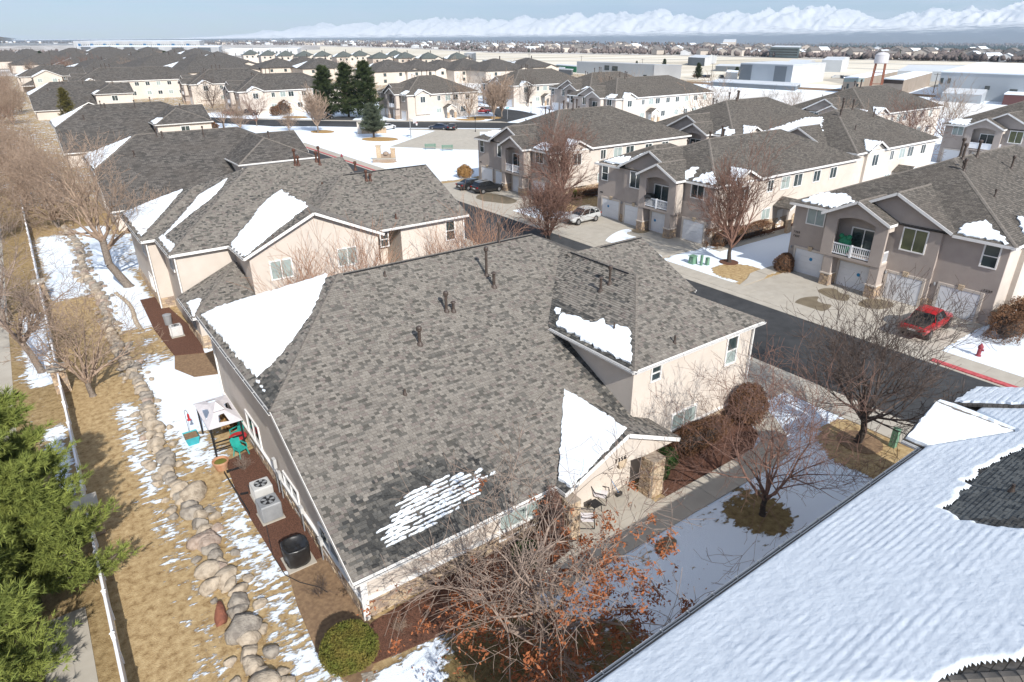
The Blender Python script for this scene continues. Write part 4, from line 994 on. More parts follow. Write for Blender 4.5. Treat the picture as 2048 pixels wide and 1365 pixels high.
# ---------------------------------------------------------------- next house up the row
def n_house(dx, dy, label, detail, group=None):
    D = Vector((dx, dy, 0)); V3 = lambda *p: Vector(p)+D
    root = empty('townhouse', (18+dx, 58+dy, 0), label, 'house', group); E = 5.85
    A_L = [V3(5.65,56.35,E), V3(11.3,61.95,8.43), V3(5.65,67.55,E)]; A_F = [V3(5.65,56.35,E), V3(13,56.35,E), V3(13,61.95,8.43), V3(11.3,61.95,8.43)]
    A_B = [V3(5.65,67.55,E), V3(11.3,61.95,8.43), V3(13,61.95,8.43), V3(13,67.55,E)]
    B_L = [V3(6.65,51.1,E), V3(15.4,59.85,9.88), V3(6.65,68.6,E)]; B_F = [V3(6.65,51.1,E), V3(24.0,51.1,E), V3(24.0,59.85,9.88), V3(15.4,59.85,9.88)]
    B_B = [V3(6.65,68.6,E), V3(15.4,59.85,9.88), V3(24.0,59.85,9.88), V3(24.0,68.6,E)]
    g = 8.35
    G_L = [V3(10.8,47.15,E), V3(16.25,47.15,g), V3(16.25,56.6,g), V3(10.8,51.1,E)]; G_R = [V3(16.25,47.15,g), V3(21.7,47.15,E), V3(21.7,51.1,E), V3(16.25,56.6,g)]
    R_F = [V3(14.8,48.2,E), V3(30.3,48.2,E), V3(30.3,55.4,9.14), V3(22.0,55.4,9.14)]; R_B = [V3(22.0,55.4,9.14), V3(30.3,55.4,9.14), V3(30.3,62.6,E), V3(14.8,62.6,E)]; R_L = [V3(14.8,48.2,E), V3(22.0,55.4,9.14), V3(14.8,62.6,E)]
    H_L = [V3(6.6,46.4,2.6), V3(10.95,50.75,4.55), V3(10.95,51.3,4.55), V3(6.6,51.3,2.6)]; H_F = [V3(6.6,46.4,2.6), V3(11.1,46.4,2.6), V3(11.1,50.75,4.55), V3(10.95,50.75,4.55)]
    roof = None; sm = 'shingle' if detail else 'shingle_dark'
    for F in (B_F, B_L, B_B, A_L, A_F, A_B, G_L, G_R, R_F, R_B, R_L, H_L, H_F):
        b = MB(); b.slab(F, 0.10)
        if roof is None: roof = b.build('roof', sm, root)
        else: b.build('roof_slope', sm, roof)
    N = lambda F: plane_of(F)[1]
    if detail:
        for k, F in enumerate((B_F, B_L, A_F, A_L, G_L, G_R, R_F, R_L, H_L, H_F)): shingle_face(roof, F, 200+k, wet=(lambda p: 0.22) if F is A_L or F is G_L or F is B_L else (lambda p: 0.03), scale=1.1)
    for a, c, F1, F2 in ((B_L[0], B_L[1], B_L, B_F), (B_L[1], V3(24,59.85,9.88), B_F, B_B), (A_L[1], A_L[0], A_L, A_F), (G_L[1], V3(16.25,56.6,g), G_L, G_R), (V3(22,55.4,9.14), R_F[2], R_F, R_B), (R_L[0], R_L[1], R_F, R_L), (H_L[0], H_L[1], H_L, H_F)):
        ridge_line(roof, a, c, N(F1), N(F2), pieces=False)
    b = MB(); b.bar(V3(22,55.2,9.15), V3(30.2,55.2,9.15), 0.05, 0.05); b.build('ridge_vent', 'black_metal', roof)
    for a, c in ((V3(5.65,56.35,E), V3(5.65,67.55,E)), (V3(5.65,56.35,E), V3(6.65,56.35,E)), (V3(6.65,51.1,E), V3(6.65,56.3,E)), (V3(6.65,51.1,E), V3(10.8,51.1,E)), (V3(10.8,47.15,E), V3(10.8,51.1,E)),
                 (V3(10.8,47.15,E), V3(16.25,47.15,g)), (V3(16.25,47.15,g), V3(21.7,47.15,E)), (V3(21.7,48.2,E), V3(30.3,48.2,E)), (V3(30.3,48.2,E), V3(30.3,55.4,9.14)), (V3(6.6,46.4,2.6), V3(6.6,51.2,2.6)), (V3(6.6,46.4,2.6), V3(10.9,46.4,2.6))):
        fascia(roof, a, c)
    for a, c, o in ((V3(5.65,56.35,E-0.04), V3(5.65,67.55,E-0.04), (-1,0,0)), (V3(6.65,51.1,E-0.04), V3(6.65,56.3,E-0.04), (-1,0,0)), (V3(10.76,47.15,E-0.04), V3(10.76,51.1,E-0.04), (-1,0,0)), (V3(21.7,48.16,E-0.04), V3(30.3,48.16,E-0.04), (0,-1,0)), (V3(6.6,46.4,2.56), V3(6.6,51.2,2.56), (-1,0,0))):
        gutter(roof, a, c, o, brackets=6 if detail else 0)
    b = MB(); b.box(7.1+dx, 23.9+dx, 51.5+dy, 68.2+dy, 0, 5.76); b.build('wall', 'stucco', root)
    b = MB(); b.box(6.1+dx, 7.1+dx, 56.8+dy, 67.1+dy, 0, 5.76); b.build('wall', 'stucco', root)
    b = MB(); b.prism([V3(11.25,47.6,0), V3(21.3,47.6,0), V3(21.3,47.6,5.78), V3(16.25,47.6,8.12), V3(11.25,47.6,5.78)], (0,3.95,0)); b.build('wall', 'stucco', root)
    b = MB(); b.prism([V3(29.9,48.6,0), V3(29.9,62.2,0), V3(29.9,62.2,5.76), V3(29.9,55.4,8.9), V3(29.9,48.6,5.76)], (-6.05,0,0)); b.build('wall', 'stucco', root)
    window(root, V3(13.4,47.6,4.4), (1,0,0), (0,-1,0), 1.7, 1.5, 'glass_blind'); window(root, V3(18.6,47.6,4.4), (1,0,0), (0,-1,0), 1.7, 1.5, 'glass_blind')
    window(root, V3(22.3,48.6,4.9), (1,0,0), (0,-1,0), 0.8, 1.3, 'glass_dark', 'h'); window(root, V3(28.6,48.6,4.6), (1,0,0), (0,-1,0), 1.0, 1.8, 'glass_dark', 'h')
    window(root, V3(7.1,53.8,4.6), (0,-1,0), (-1,0,0), 1.4, 1.4, 'glass_dark'); window(root, V3(6.1,59.5,4.6), (0,-1,0), (-1,0,0), 1.4, 1.4, 'glass_dark'); window(root, V3(6.1,59.5,1.5), (0,-1,0), (-1,0,0), 1.6, 1.5, 'glass_dark')
    pr = ((608, 331, 1.3), (616, 325, 0.9), (640, 326, 1.6), (637, 330, 0.8), (594, 327, 1.3), (710, 340, 0.8), (736, 360, 0.5)) if detail else ()
    if detail:
        downspout(root, (7.0,51.4,2.8), (7.0,51.4,5.6)); downspout(root, (6.0,56.7,0.1), (6.0,56.7,5.6)); downspout(root, (29.95,48.52,0.1), (29.95,48.52,5.6))
        stone_band(root, V3(7.1,51.5,0.0), (-0.0001,-1,0), (-1,0,0), 0.2, 0.9, 41, single=False)
        stone_band(root, V3(6.1,67.0,0.0), (0,-1,0), (-1,0,0), 10.2, 0.9, 42, single=False); stone_band(root, V3(6.1,56.8,0.0), (1,0,0), (0,-1,0), 1.0, 0.9, 43, single=False)
        b = MB(); b.box(7.0, 11.2, 46.9, 51.45, 0, 2.5); b.build('annex_wall', 'stucco', root); stone_band(root, V3(7.0,51.4,0.0), (0,-1,0), (-1,0,0), 4.5, 0.9, 44, single=False)
        stone_band(root, V3(7.0,46.9,0.0), (1,0,0), (0,-1,0), 4.2, 0.9, 45, single=False); b = MB(); b.box(6.96, 7.05, 48.2, 49.3, 0, 2.05); b.build('patio_door', 'metal_wall_dark', root)
        p, n = plane_of(A_L); snow_px(roof, [(247, 427), (300, 404), (366, 379), (340, 410), (283, 474)], p, n, seed=51, amp=0.05)
        p, n = plane_of(B_L); snow_px(roof, [(323, 478), (350, 448), (382, 412), (400, 390), (428, 374), (456, 357), (447, 372), (425, 396), (385, 426), (350, 455)], p, n, seed=52, amp=0.06)
        snow_px(roof, [(318, 477), (326, 470), (337, 480), (350, 490), (341, 505)], p, n, seed=53, amp=0.05)
        p, n = plane_of(G_L); snow_px(roof, [(462, 492), (478, 468), (497, 448), (520, 415), (545, 392), (565, 380), (570, 386), (617, 413), (550, 465), (490, 515)], p, n, seed=54, amp=0.07)
        p, n = plane_of(H_L); snow_px(roof, [(373, 606), (395, 598), (404, 600), (388, 634)], p, n, seed=55, amp=0.04)
        p, n = plane_of(B_F); p2, n2 = plane_of(R_F)
        for (x, y, h, r) in ((591, 331, 1.3, 0.09), (597, 331, 0.7, 0.09), (640, 330, 1.5, 0.08), (633, 324, 0.8, 0.09)): vent_pipe(root, on_plane(x, y, p, n), h, r, 'cap', 'pipe_rust')
        for (x, y, h, r) in ((733, 362, 0.8, 0.08), (741, 362, 0.5, 0.08), (711, 340, 0.6, 0.08)): vent_pipe(root, on_plane(x, y, p2, n2), h, r, 'cap', 'pipe_rust')
        vent_pipe(root, on_plane(645, 375, p, n), 0.5, 0.06, 'stub', 'pipe_rust'); vent_pipe(root, on_plane(792, 438, p2, n2), 0.5, 0.06, 'stub', 'pipe_rust')
        for (x, y, h) in ((371, 318, 1.2), (379, 319, 0.7), (424, 305, 1.3), (428, 308, 0.8), (457, 272, 0.9)):
            q = G(x, y, 7.6); vent_pipe(root, Vector((q.x, min(q.y, 66.5), 6.9)), 0.5, 0.05, 'cap') if False else None
    else:
        for (x, y, h) in ((17, 58.5, 1.2), (19.5, 58.9, 0.9), (26, 54.5, 1.0), (28, 52.5, 0.7)): vent_pipe(root, V3(x, y, (E+0.4594*(y-51.1)) if x < 24 else E+0.457*(y-48.2)), h, 0.08, 'cap')
        snow_patch(roof, [V3(5.8,56.7,0), V3(10.8,61.95,0), V3(5.8,67.2,0)], A_L[0], N(A_L), seed=int(dy), amp=0.1); snow_patch(roof, [V3(11.1,47.6,0), V3(15.9,47.6,0), V3(15.6,54,0), V3(11.1,50.6,0)], G_L[0], N(G_L), seed=int(dy)+2, amp=0.1)
    return root
n_house(0, 0, 'cream house behind the big grey roof, its gable half covered in snow', 1)
n_house(0, 300, 'far cream gable at the left end of the fence row', 0)
# ---------------------------------------------------------------- garage blocks across the road
def r_house(X0, Yc, sg, label, group=None, near=True, narrow=False, depth=27.0, nums=None, snow=1, roofm='shingle', plate=False):
    """facade on the road side; t runs along it from the gable-window corner, x goes back from the road"""
    root = empty('garage_house', (X0+depth/2, Yc+sg*8.5, 0), label, 'house', group)
    W = lambda x, t, z: Vector((X0+x, Yc+sg*t, z))
    def wbox(b, x0, x1, t0, t1, z0, z1):
        y0, y1 = sorted((Yc+sg*t0, Yc+sg*t1)); b.box(X0+x0, X0+x1, y0, y1, z0, z1); return b
    E = 6.3; p = 0.46; N = lambda F: plane_of(F)[1]
    rt = Vector((0, -1, 0)); nx = Vector((-1, 0, 0))
    slopes = []; ridges = []; fas = []
    def hip(x0, x1, t0, t1, z, backhip=True):
        h = abs(t1-t0)/2; tm = (t0+t1)/2; zr = z+p*h
        fr = [W(x0,t0,z), W(x0+h,tm,zr), W(x0,t1,z)]; s0 = [W(x0,t0,z), W(x1,t0,z), W(x1-(h if backhip else 0),tm,zr), W(x0+h,tm,zr)]; s1 = [W(x0,t1,z), W(x0+h,tm,zr), W(x1-(h if backhip else 0),tm,zr), W(x1,t1,z)]
        slopes.extend([fr, s0, s1])
        if backhip: slopes.append([W(x1,t0,z), W(x1,t1,z), W(x1-h,tm,zr)])
        ridges.extend([(fr[0], fr[1], fr, s0), (fr[2], fr[1], fr, s1), (fr[1], s0[2], s0, s1)])
        return fr, s0, s1
    if narrow:
        main = hip(-0.4, depth+0.4, 3.2, 17.4, E); lowr = hip(0.35, 12.0, -0.4, 8.6, E-0.04)
    else:
        main = hip(-0.4, depth+0.4, -0.4, 17.4, E)
    front = main[0]
    # big gable and balcony gable
    zg = E+0.16
    def gab(x, t0, t1, z, back):
        tm = (t0+t1)/2; zr = z+0.5*abs(t1-t0)/2
        a = [W(x,t0,z), W(x,tm,zr), W(back,tm,zr), W(back,t0,z)]; c = [W(x,t1,z), W(back,t1,z), W(back,tm,zr), W(x,tm,zr)]
        slopes.extend([a, c]); ridges.append((W(x,tm,zr), W(back,tm,zr), a, c)); fas.extend([(W(x,t0,z), W(x,tm,zr)), (W(x,t1,z), W(x,tm,zr))]); return a, c, zr
    BG = gab(-0.65, 3.75, 12.85, zg, 5.6); BB = gab(-1.85, 7.75, 13.5, zg-0.1, 2.6)
    fas += [(W(-1.85,7.75,zg-0.1), W(-0.6,7.75,zg-0.1)), (W(-1.85,13.5,zg-0.1), W(-0.4,13.5,zg-0.1)), (W(-0.4,13.5,E), W(-0.4,17.4,E)), (W(-0.4,-0.4,E), W(-0.4,3.8,E))]
    fas += [(W(-0.4,17.4,E), W(depth+0.4,17.4,E)), (W(-0.4,-0.4,E), W(depth+0.4,-0.4,E))]
    roof = None
    for F in slopes:
        b = MB(); b.slab(F, 0.10)
        if roof is None: roof = b.build('roof', roofm, root)
        else: b.build('roof_slope', roofm, roof)
    for a, c, F1, F2 in ridges: ridge_line(roof, a, c, N(F1), N(F2), pieces=False)
    for a, c in fas: fascia(roof, a, c, h=0.22)
    # walls: cream round the sides, taupe on the road front
    b = MB(); wbox(b, 0.12, depth, 0, 17, 0, E-0.09); b.build('wall', 'stucco', root)
    fm = 'stucco_taupe' if near else 'stucco_taupe'
    b = MB(); wbox(b, 0.0, 0.12, 0, 4.5, 0, E-0.09); b.build('front_wall', fm, root)
    b = MB(); wbox(b, 0.0, 0.12, 12.6, 17, 0, E-0.09); b.build('front_wall', fm, root)
    zt = zg+0.5*(4.55-0.75)
    b = MB(); b.prism([W(-0.25,4.5,0), W(-0.25,12.6,0), W(-0.25,12.6,zg), W(-0.25,8.3,zg+0.5*4.3-0.1), W(-0.25,4.5,zg+0.28)], (0.36,0,0)); b.build('front_wall', fm, root)
    # balcony bay on two piers
    def arch_wall():
        pts = [W(-1.4,8.0,2.9), W(-1.4,8.0,zg+0.02), W(-1.4,10.62,zg+1.2), W(-1.4,13.2,zg+0.02), W(-1.4,13.2,2.9), W(-1.4,12.2,2.9), W(-1.4,12.2,5.95)]
        for k in range(1, 8): a = k/8; pts.append(W(-1.4, 12.2-3.2*a, 5.95+0.33*math.sin(a*math.pi)))
        pts += [W(-1.4,9.0,5.95), W(-1.4,9.0,2.9)]
        bb = MB(); bb.prism(pts, (0.25,0,0)); return bb
    arch_wall().build('balcony_wall', fm, root)
    b = MB(); wbox(b, -1.4, -0.25, 8.0, 13.2, 2.70, 2.9); b.build('balcony_floor', fm, root)
    b = MB(); wbox(b, -1.15, -0.25, 8.0, 8.2, 2.9, 3.05); b.build('balcony_side', 'stucco', root)
    b = MB(); wbox(b, -1.15, -0.25, 13.0, 13.2, 2.9, zg); b.build('balcony_side', 'stucco', root)
    b = MB(); wbox(b, -1.15, -0.25, 8.0, 8.18, 5.6, zg); b.build('balcony_side', 'stucco', root)
    for (t0, t1) in ((8.0, 8.75), (12.0, 12.75)):
        b = MB(); wbox(b, -1.35, -0.25, t0, t1, 0, 2.72); b.build('pier', fm, root)
        b = MB(); wbox(b, -1.46, -0.25, t0-0.10, t1+0.10, 1.05, 1.16); b.build('pier_cap', 'stucco', root)
        if near:
            y0 = max(Yc+sg*(t0-0.05), Yc+sg*(t1+0.05))
            stone_band(root, Vector((X0-1.36, y0, 0.03)), (0,-1,0), (-1,0,0), abs(t1-t0)+0.1, 1.02, int(t0*7+Yc), single=True, sh=0.2, mats=('stone_b','stone_a'))
            yl = min(Yc+sg*(t0), Yc+sg*(t1)); stone_band(root, Vector((X0-1.36, yl, 0.03)), (1,0,0), (0,-1,0), 1.1, 1.02, int(t1*9+Yc), single=False, sh=0.2, mats=('stone_b','stone_a'))
        else:
            b = MB(); wbox(b, -1.42, -0.25, t0-0.06, t1+0.06, 0, 1.04); b.build('pier_stone', 'stone_b', root)
    # balcony railing, door behind
    b = MB(); wbox(b, -1.36, -1.28, 9.0, 12.2, 3.85, 3.95); wbox(b, -1.36, -1.28, 9.0, 12.2, 3.02, 3.10); wbox(b, -1.40, -1.26, 10.52, 10.68, 2.92, 4.0)
    if near:
        for k in range(19): t = 9.08+k*0.168; wbox(b, -1.34, -1.30, t, t+0.05, 3.08, 3.87)
    else: wbox(b, -1.33, -1.31, 9.0, 12.2, 3.08, 3.87)
    b.build('railing', 'white_vinyl', root, kind='stuff')
    b = MB(); wbox(b, -1.15, -0.30, 8.05, 8.12, 3.85, 3.95); wbox(b, -1.15, -0.30, 8.05, 8.12, 3.02, 3.10)
    for k in range(6): x = -1.12+k*0.16; wbox(b, x, x+0.05, 8.06, 8.11, 3.08, 3.87)
    b.build('side_railing', 'white_vinyl', root, kind='stuff')
    window(root, W(-0.25, 10.3, 4.15), rt, nx, 2.2, 2.3, 'glass_dark')
    # windows and doors
    window(root, W(0, 1.1, 5.2), rt, nx, 1.15, 1.8, 'glass_dark', 'h'); window(root, W(-0.25, 6.4, 5.2), rt, nx, 1.95, 1.9, 'glass_green' if sg > 0 else 'glass_dark'); window(root, W(0, 14.9, 5.45), rt, nx, 1.75, 1.75, 'glass_blind' if sg > 0 else 'glass_dark')
    for i, (t0, t1, x) in enumerate(((0.95, 3.75, 0.0), (5.0, 7.7, -0.25), (9.2, 11.8, -0.25), (13.5, 16.2, 0.0))):
        y0 = Yc+sg*t0; y1 = Yc+sg*t1; ya, yb = min(y0, y1), max(y0, y1)
        b = MB(); b.box(X0+x-0.05, X0+x-0.005, ya, yb, 0.03, 2.2); gd = b.build('garage_door', 'garage_door', root)
        if near:
            for k in range(4):
                q = MB(); q.box(X0+x-0.075, X0+x-0.05, ya+0.02, yb-0.02, 0.045+k*0.539, 0.045+(k+1)*0.539-0.022); q.build('panel', 'garage_door', gd)
        tr = MB(); c = Vector((X0+x, (ya+yb)/2, 1.14)); ring_frame(tr, c, rt, nx, yb-ya+0.44, 2.56, 0.20, -0.01, 0.10); tr.build('door_trim', 'stucco', root)
        if near and i != 2:
            q = MB(); q.prism([Vector((X0+x-0.14, (ya+yb)/2-0.16, 2.22)), Vector((X0+x-0.14, (ya+yb)/2+0.16, 2.22)), Vector((X0+x-0.14, (ya+yb)/2+0.22, 2.62)), Vector((X0+x-0.14, (ya+yb)/2-0.22, 2.62))], (0.12,0,0)); q.build('keystone', 'stone_c', root)
    if near:
        for t in (4.2, 8.0-0.12, 16.7):
            b = MB(); b.lathe(W(-0.34 if 4.4 < t < 9 else -0.10, t, 2.05), [(0.03, 0), (0.08, 0.03), (0.09, 0.16), (0.06, 0.26), (0.02, 0.3)], 8); b.build('wall_lamp', 'metal_grey', root)
        for (t0, t1, z) in ((4.3, 4.95, 0.0), (3.85, 4.45, 0.0)):
            yy = max(Yc+sg*t0, Yc+sg*t1); stone_band(root, Vector((X0-0.25 if t0 > 4.2 else X0, yy, 0.03)), (0,-1,0), (-1,0,0), abs(t1-t0), 0.85, int(Yc*3+t0), single=False, sh=0.2, mats=('stone_b','stone_a'))
    if nums:
        for (s_, t, z) in nums: house_number(root, s_, W(-0.01, t, z), rt, nx, 0.26)
    if plate:
        b = MB(); wbox(b, -0.03, -0.002, 0.42, 0.86, 2.78, 2.93); b.build('number_plate', 'number_dark', root)
    # side wall towards the camera (low Y): plinth, bump gable, windows, entry porch
    ts = 0.0 if sg > 0 else 17.0; ys = Yc+sg*ts; ny = Vector((0, -1, 0)); rx = Vector((1, 0, 0))
    stone_band(root, Vector((X0+0.5, ys, 0.03)), (1,0,0), (0,-1,0), depth-1.5, 1.2, int(Yc), single=False, sh=0.22) if near else None
    b = MB(); b.prism([Vector((X0+2.3, ys, 1.3)), Vector((X0+6.6, ys, 1.3)), Vector((X0+6.6, ys, E)), Vector((X0+4.45, ys, E+0.95)), Vector((X0+2.3, ys, E))], (0,-0.35,0)); b.build('bump_wall', 'stucco', root)
    for (a, c) in (((1.9, E-0.02), (4.45, E+1.2)), ((7.0, E-0.02), (4.45, E+1.2))):
        F = [Vector((X0+a[0], ys-0.75, a[1])), Vector((X0+c[0], ys-0.75, c[1])), Vector((X0+c[0], ys+2.2, c[1])), Vector((X0+a[0], ys+0.0, a[1]))]
        b = MB(); b.slab(F, 0.08); b.build('bump_roof', roofm, roof); fascia(roof, F[0], F[1], h=0.2)
        if a[0] < 3 and snow: snow_patch(roof, [F[0]+Vector((0.15,0.1,0)), F[1]+Vector((-0.1,0.1,0)), F[2]+Vector((-0.1,-0.6,0)), F[3]+Vector((0.3,0,0))], F[0], N(F), seed=int(Yc)+5)
    window(root, (X0+4.45, ys-0.35, 5.0), rx, ny, 1.6, 1.6, 'glass_dark')
    for x, z, w_, h_, gl in ((9.5, 5.1, 1.1, 1.4, 'glass_dark'), (12.3, 5.1, 1.7, 1.5, 'glass_blind'), (14.7, 5.1, 1.7, 1.5, 'glass_dark'), (18.5, 5.1, 1.5, 1.4, 'glass_dark'), (4.45, 1.95, 1.6, 1.7, 'glass_blind'), (9.4, 2.0, 1.6, 1.3, 'glass_blind'), (17.0, 2.0, 1.6, 1.5, 'glass_dark')):
        if x < depth-1: window(root, (X0+x, ys, z), rx, ny, w_, h_, gl, sub=near)
    for k in range(int((depth-21)/3.6)):
        window(root, (X0+22+k*3.6, ys, 5.1), rx, ny, 1.5, 1.4, ('glass_dark', 'glass_blind')[k % 2], sub=near); window(root, (X0+22+k*3.6, ys, 2.0), rx, ny, 1.6, 1.4, ('glass_blind', 'glass_dark')[k % 2], sub=near)
    if narrow or not near:
        px = X0+12.2; F1 = [Vector((px-1.6, ys-2.2, 2.75)), Vector((px, ys-2.2, 3.6)), Vector((px, ys, 3.6)), Vector((px-1.6, ys, 2.75))]; F2 = [Vector((px+1.6, ys-2.2, 2.75)), Vector((px+1.6, ys, 2.75)), Vector((px, ys, 3.6)), Vector((px, ys-2.2, 3.6))]
        for F in (F1, F2): b = MB(); b.slab(F, 0.08); b.build('porch_roof', roofm, roof)
        fascia(roof, F1[0], F1[1]); fascia(roof, F2[0], F2[3])
        pts = [Vector((px-1.4, ys-2.0, 0)), Vector((px-1.4, ys-2.0, 2.72)), Vector((px, ys-2.0, 3.46)), Vector((px+1.4, ys-2.0, 2.72)), Vector((px+1.4, ys-2.0, 0)), Vector((px+0.8, ys-2.0, 0)), Vector((px+0.8, ys-2.0, 1.9))]
        for k in range(1, 6): a = k/6; pts.append(Vector((px+0.8-1.6*a, ys-2.0, 1.9+0.35*math.sin(a*math.pi))))
        pts += [Vector((px-0.8, ys-2.0, 1.9)), Vector((px-0.8, ys-2.0, 0))]
        b = MB(); b.prism(pts, (0,0.2,0)); b.build('porch_arch', 'stucco', root)
        for s in (-1.1, 1.1):
            b = MB(); b.box(px+s-0.32, px+s+0.32, ys-2.12, ys-1.8, 0, 1.5); b.build('porch_stone', 'stone_a', root)
        b = MB(); b.box(px-0.5, px+0.5, ys-0.06, ys-0.02, 0, 2.1); b.build('entry_door', 'white_trim', root)
    # flues
    for (x, t, h, r) in ((9.6, 8.2, 1.2, 0.10), (10.8, 8.9, 1.5, 0.10), (12.2, 8.1, 1.3, 0.10), (7.2, 7.0, 0.9, 0.08), (7.7, 7.3, 0.5, 0.08), (6.0, 3.9, 0.5, 0.05), (14.5, 6.0, 1.0, 0.08)):
        pz = None
        for F in (main[0], main[1], main[2]):
            q, n = plane_of(F); z = q.z-((X0+x-q.x)*n.x+(Yc+sg*t-q.y)*n.y)/n.z; pz = z if pz is None else min(pz, z)
        if pz > E: vent_pipe(root, W(x, t, pz), h, r, 'cap')
    return root, roof, main, W, BG, BB

R0 = r_house(55.55, 15.6, 1, 'taupe garage block at right with the red pickup outside its last door', nums=[('7353', 16.75, 3.55), ('7357', 16.75, 3.18), ('7359', 0.9, 2.55)], depth=30)
R1 = r_house(55.55, 58.6, -1, 'taupe garage block behind the silver car, between two other garage blocks', narrow=True, plate=True)
R2 = r_house(55.55, 85.0, -1, 'taupe garage block with two black cars parked at its doors', plate=True)
def roof_snow(R, tx, seed, which=0, **k):
    root, roof, main, W, BG, BB = R; p, n = plane_of(main[which]); snow_patch(roof, [W(x, t, 0) for x, t in tx], p, n, seed=seed, **k)
roof_snow(R0, [(-0.2, 0.2), (1.6, 2.4), (1.8, 2.7), (1.3, 3.3), (0.9, 3.7), (-0.2, 3.6)], 71, amp=0.10)
roof_snow(R0, [(-0.2, 13.6), (0.0, 16.6), (1.5, 15.6), (1.9, 13.6), (1.2, 12.4)], 72, amp=0.10)
roof_snow(R1, [(-0.2, 14.2), (0.8, 14.4), (1.6, 15.2), (0.2, 16.9), (-0.2, 16.9)], 73, amp=0.12)
roof_snow(R1, [(-0.2, 12.2), (1.5, 12.4), (1.9, 13.1), (0.9, 13.6), (-0.2, 13.7)], 74, amp=0.12)
roof_snow(R2, [(-0.2, 13.6), (1.4, 13.8), (1.2, 16.2), (-0.2, 16.6)], 75, amp=0.12)
for R, s in ((R1, 81), (R2, 82)):
    root, roof, main, W, BG, BB = R; p, n = plane_of(BG[0]); snow_patch(roof, [W(-0.55, 3.9, 0), W(-0.55, 7.6, 0), W(1.6, 7.7, 0), W(2.6, 6.6, 0), (W(1.2, 3.9, 0))], p, n, seed=s, amp=0.12)
    F = main[0] if R is R2 else [W(0.35, -0.4, 6.26), W(4.85, 4.1, 8.33), W(0.35, 8.6, 6.26)]
    p, n = plane_of(F); snow_patch(roof, [W(0.5, 0.0, 0), W(1.9, 1.4, 0), W(2.2, 3.0, 0), W(0.5, 3.6, 0)], p, n, seed=s+3, amp=0.1)

# blocks behind them and round the park
BG_ROW = 'grey-roofed blocks behind the garage row'
C2 = r_house(86.1, 43.6, 1, 'grey roof with two white snow slopes behind the middle garage block', BG_ROW, near=False, depth=22, roofm='shingle')
C3 = r_house(127.5, 33.5, 1, 'block at the right edge with a white balcony under a double gable', BG_ROW, near=False, depth=30)
C1 = r_house(129.6, 82.0, -1, 'grey-roofed block just below the water tower on stilts', BG_ROW, near=False, depth=30)
B3 = r_house(86.3, 79.5, -1, 'brown-tinted roof half hidden by a big bare tree, right of centre', BG_ROW, near=False, depth=28)
B2 = r_house(118.0, 137.0, -1, 'long cream block with a row of bare trees along its front', BG_ROW, near=False, depth=36)
B1 = r_house(131.0, 160.5, -1, 'grey block with a white balcony just left of the row of bare trees', BG_ROW, near=False, depth=28)
B0 = r_house(126.5, 190.0, -1, 'dark-roofed block with a high hip, left of the white-balcony block', BG_ROW, near=False, depth=30)
D0 = r_house(97.0, 8.5, 1, 'roof corner with snow at the right edge, behind the near garage block', BG_ROW, near=False, depth=26)
T1 = r_house(84.2, 179.0, -1, 'cream house across the cross street with two small arched porches', None, near=False, depth=22)
T2 = r_house(53.0, 219.5, -1, 'cream block with dark roof and bare trees, left of the three tall pines', None, near=False, depth=30, roofm='shingle_dark')
T3 = r_house(49.5, 262.0, -1, 'dark-roofed block with two balconies, behind the cream block on the left', None, near=False, depth=30, roofm='shingle_dark')
T4 = r_house(21.0, 300.0, -1, 'cream block with small arched porch, far left beyond the dark-roofed block', None, near=False, depth=40, roofm='shingle_dark')
p, n = plane_of(C2[2][0]); snow_patch(C2[1], [C2[3](0, 5.0, 0), C2[3](6.5, 9.2, 0), C2[3](6.0, 11.2, 0), C2[3](0, 16.6, 0)], p, n, seed=91, amp=0.15)
p, n = plane_of(C2[2][2]); snow_patch(C2[1], [C2[3](1.5, 16.8, 0), C2[3](8.5, 10, 0), C2[3](12.0, 10, 0), C2[3](10, 16.8, 0)], p, n, seed=92, amp=0.15)
for R, s in ((C1, 93), (B1, 94), (B2, 95), (C3, 96), (D0, 97), (B3, 98), (T1, 99)):
    p, n = plane_of(R[2][0]); snow_patch(R[1], [R[3](-0.2, 13.6, 0), R[3](1.6, 13.9, 0), R[3](1.2, 16.2, 0), R[3](-0.2, 16.6, 0)], p, n, seed=s, amp=0.15)
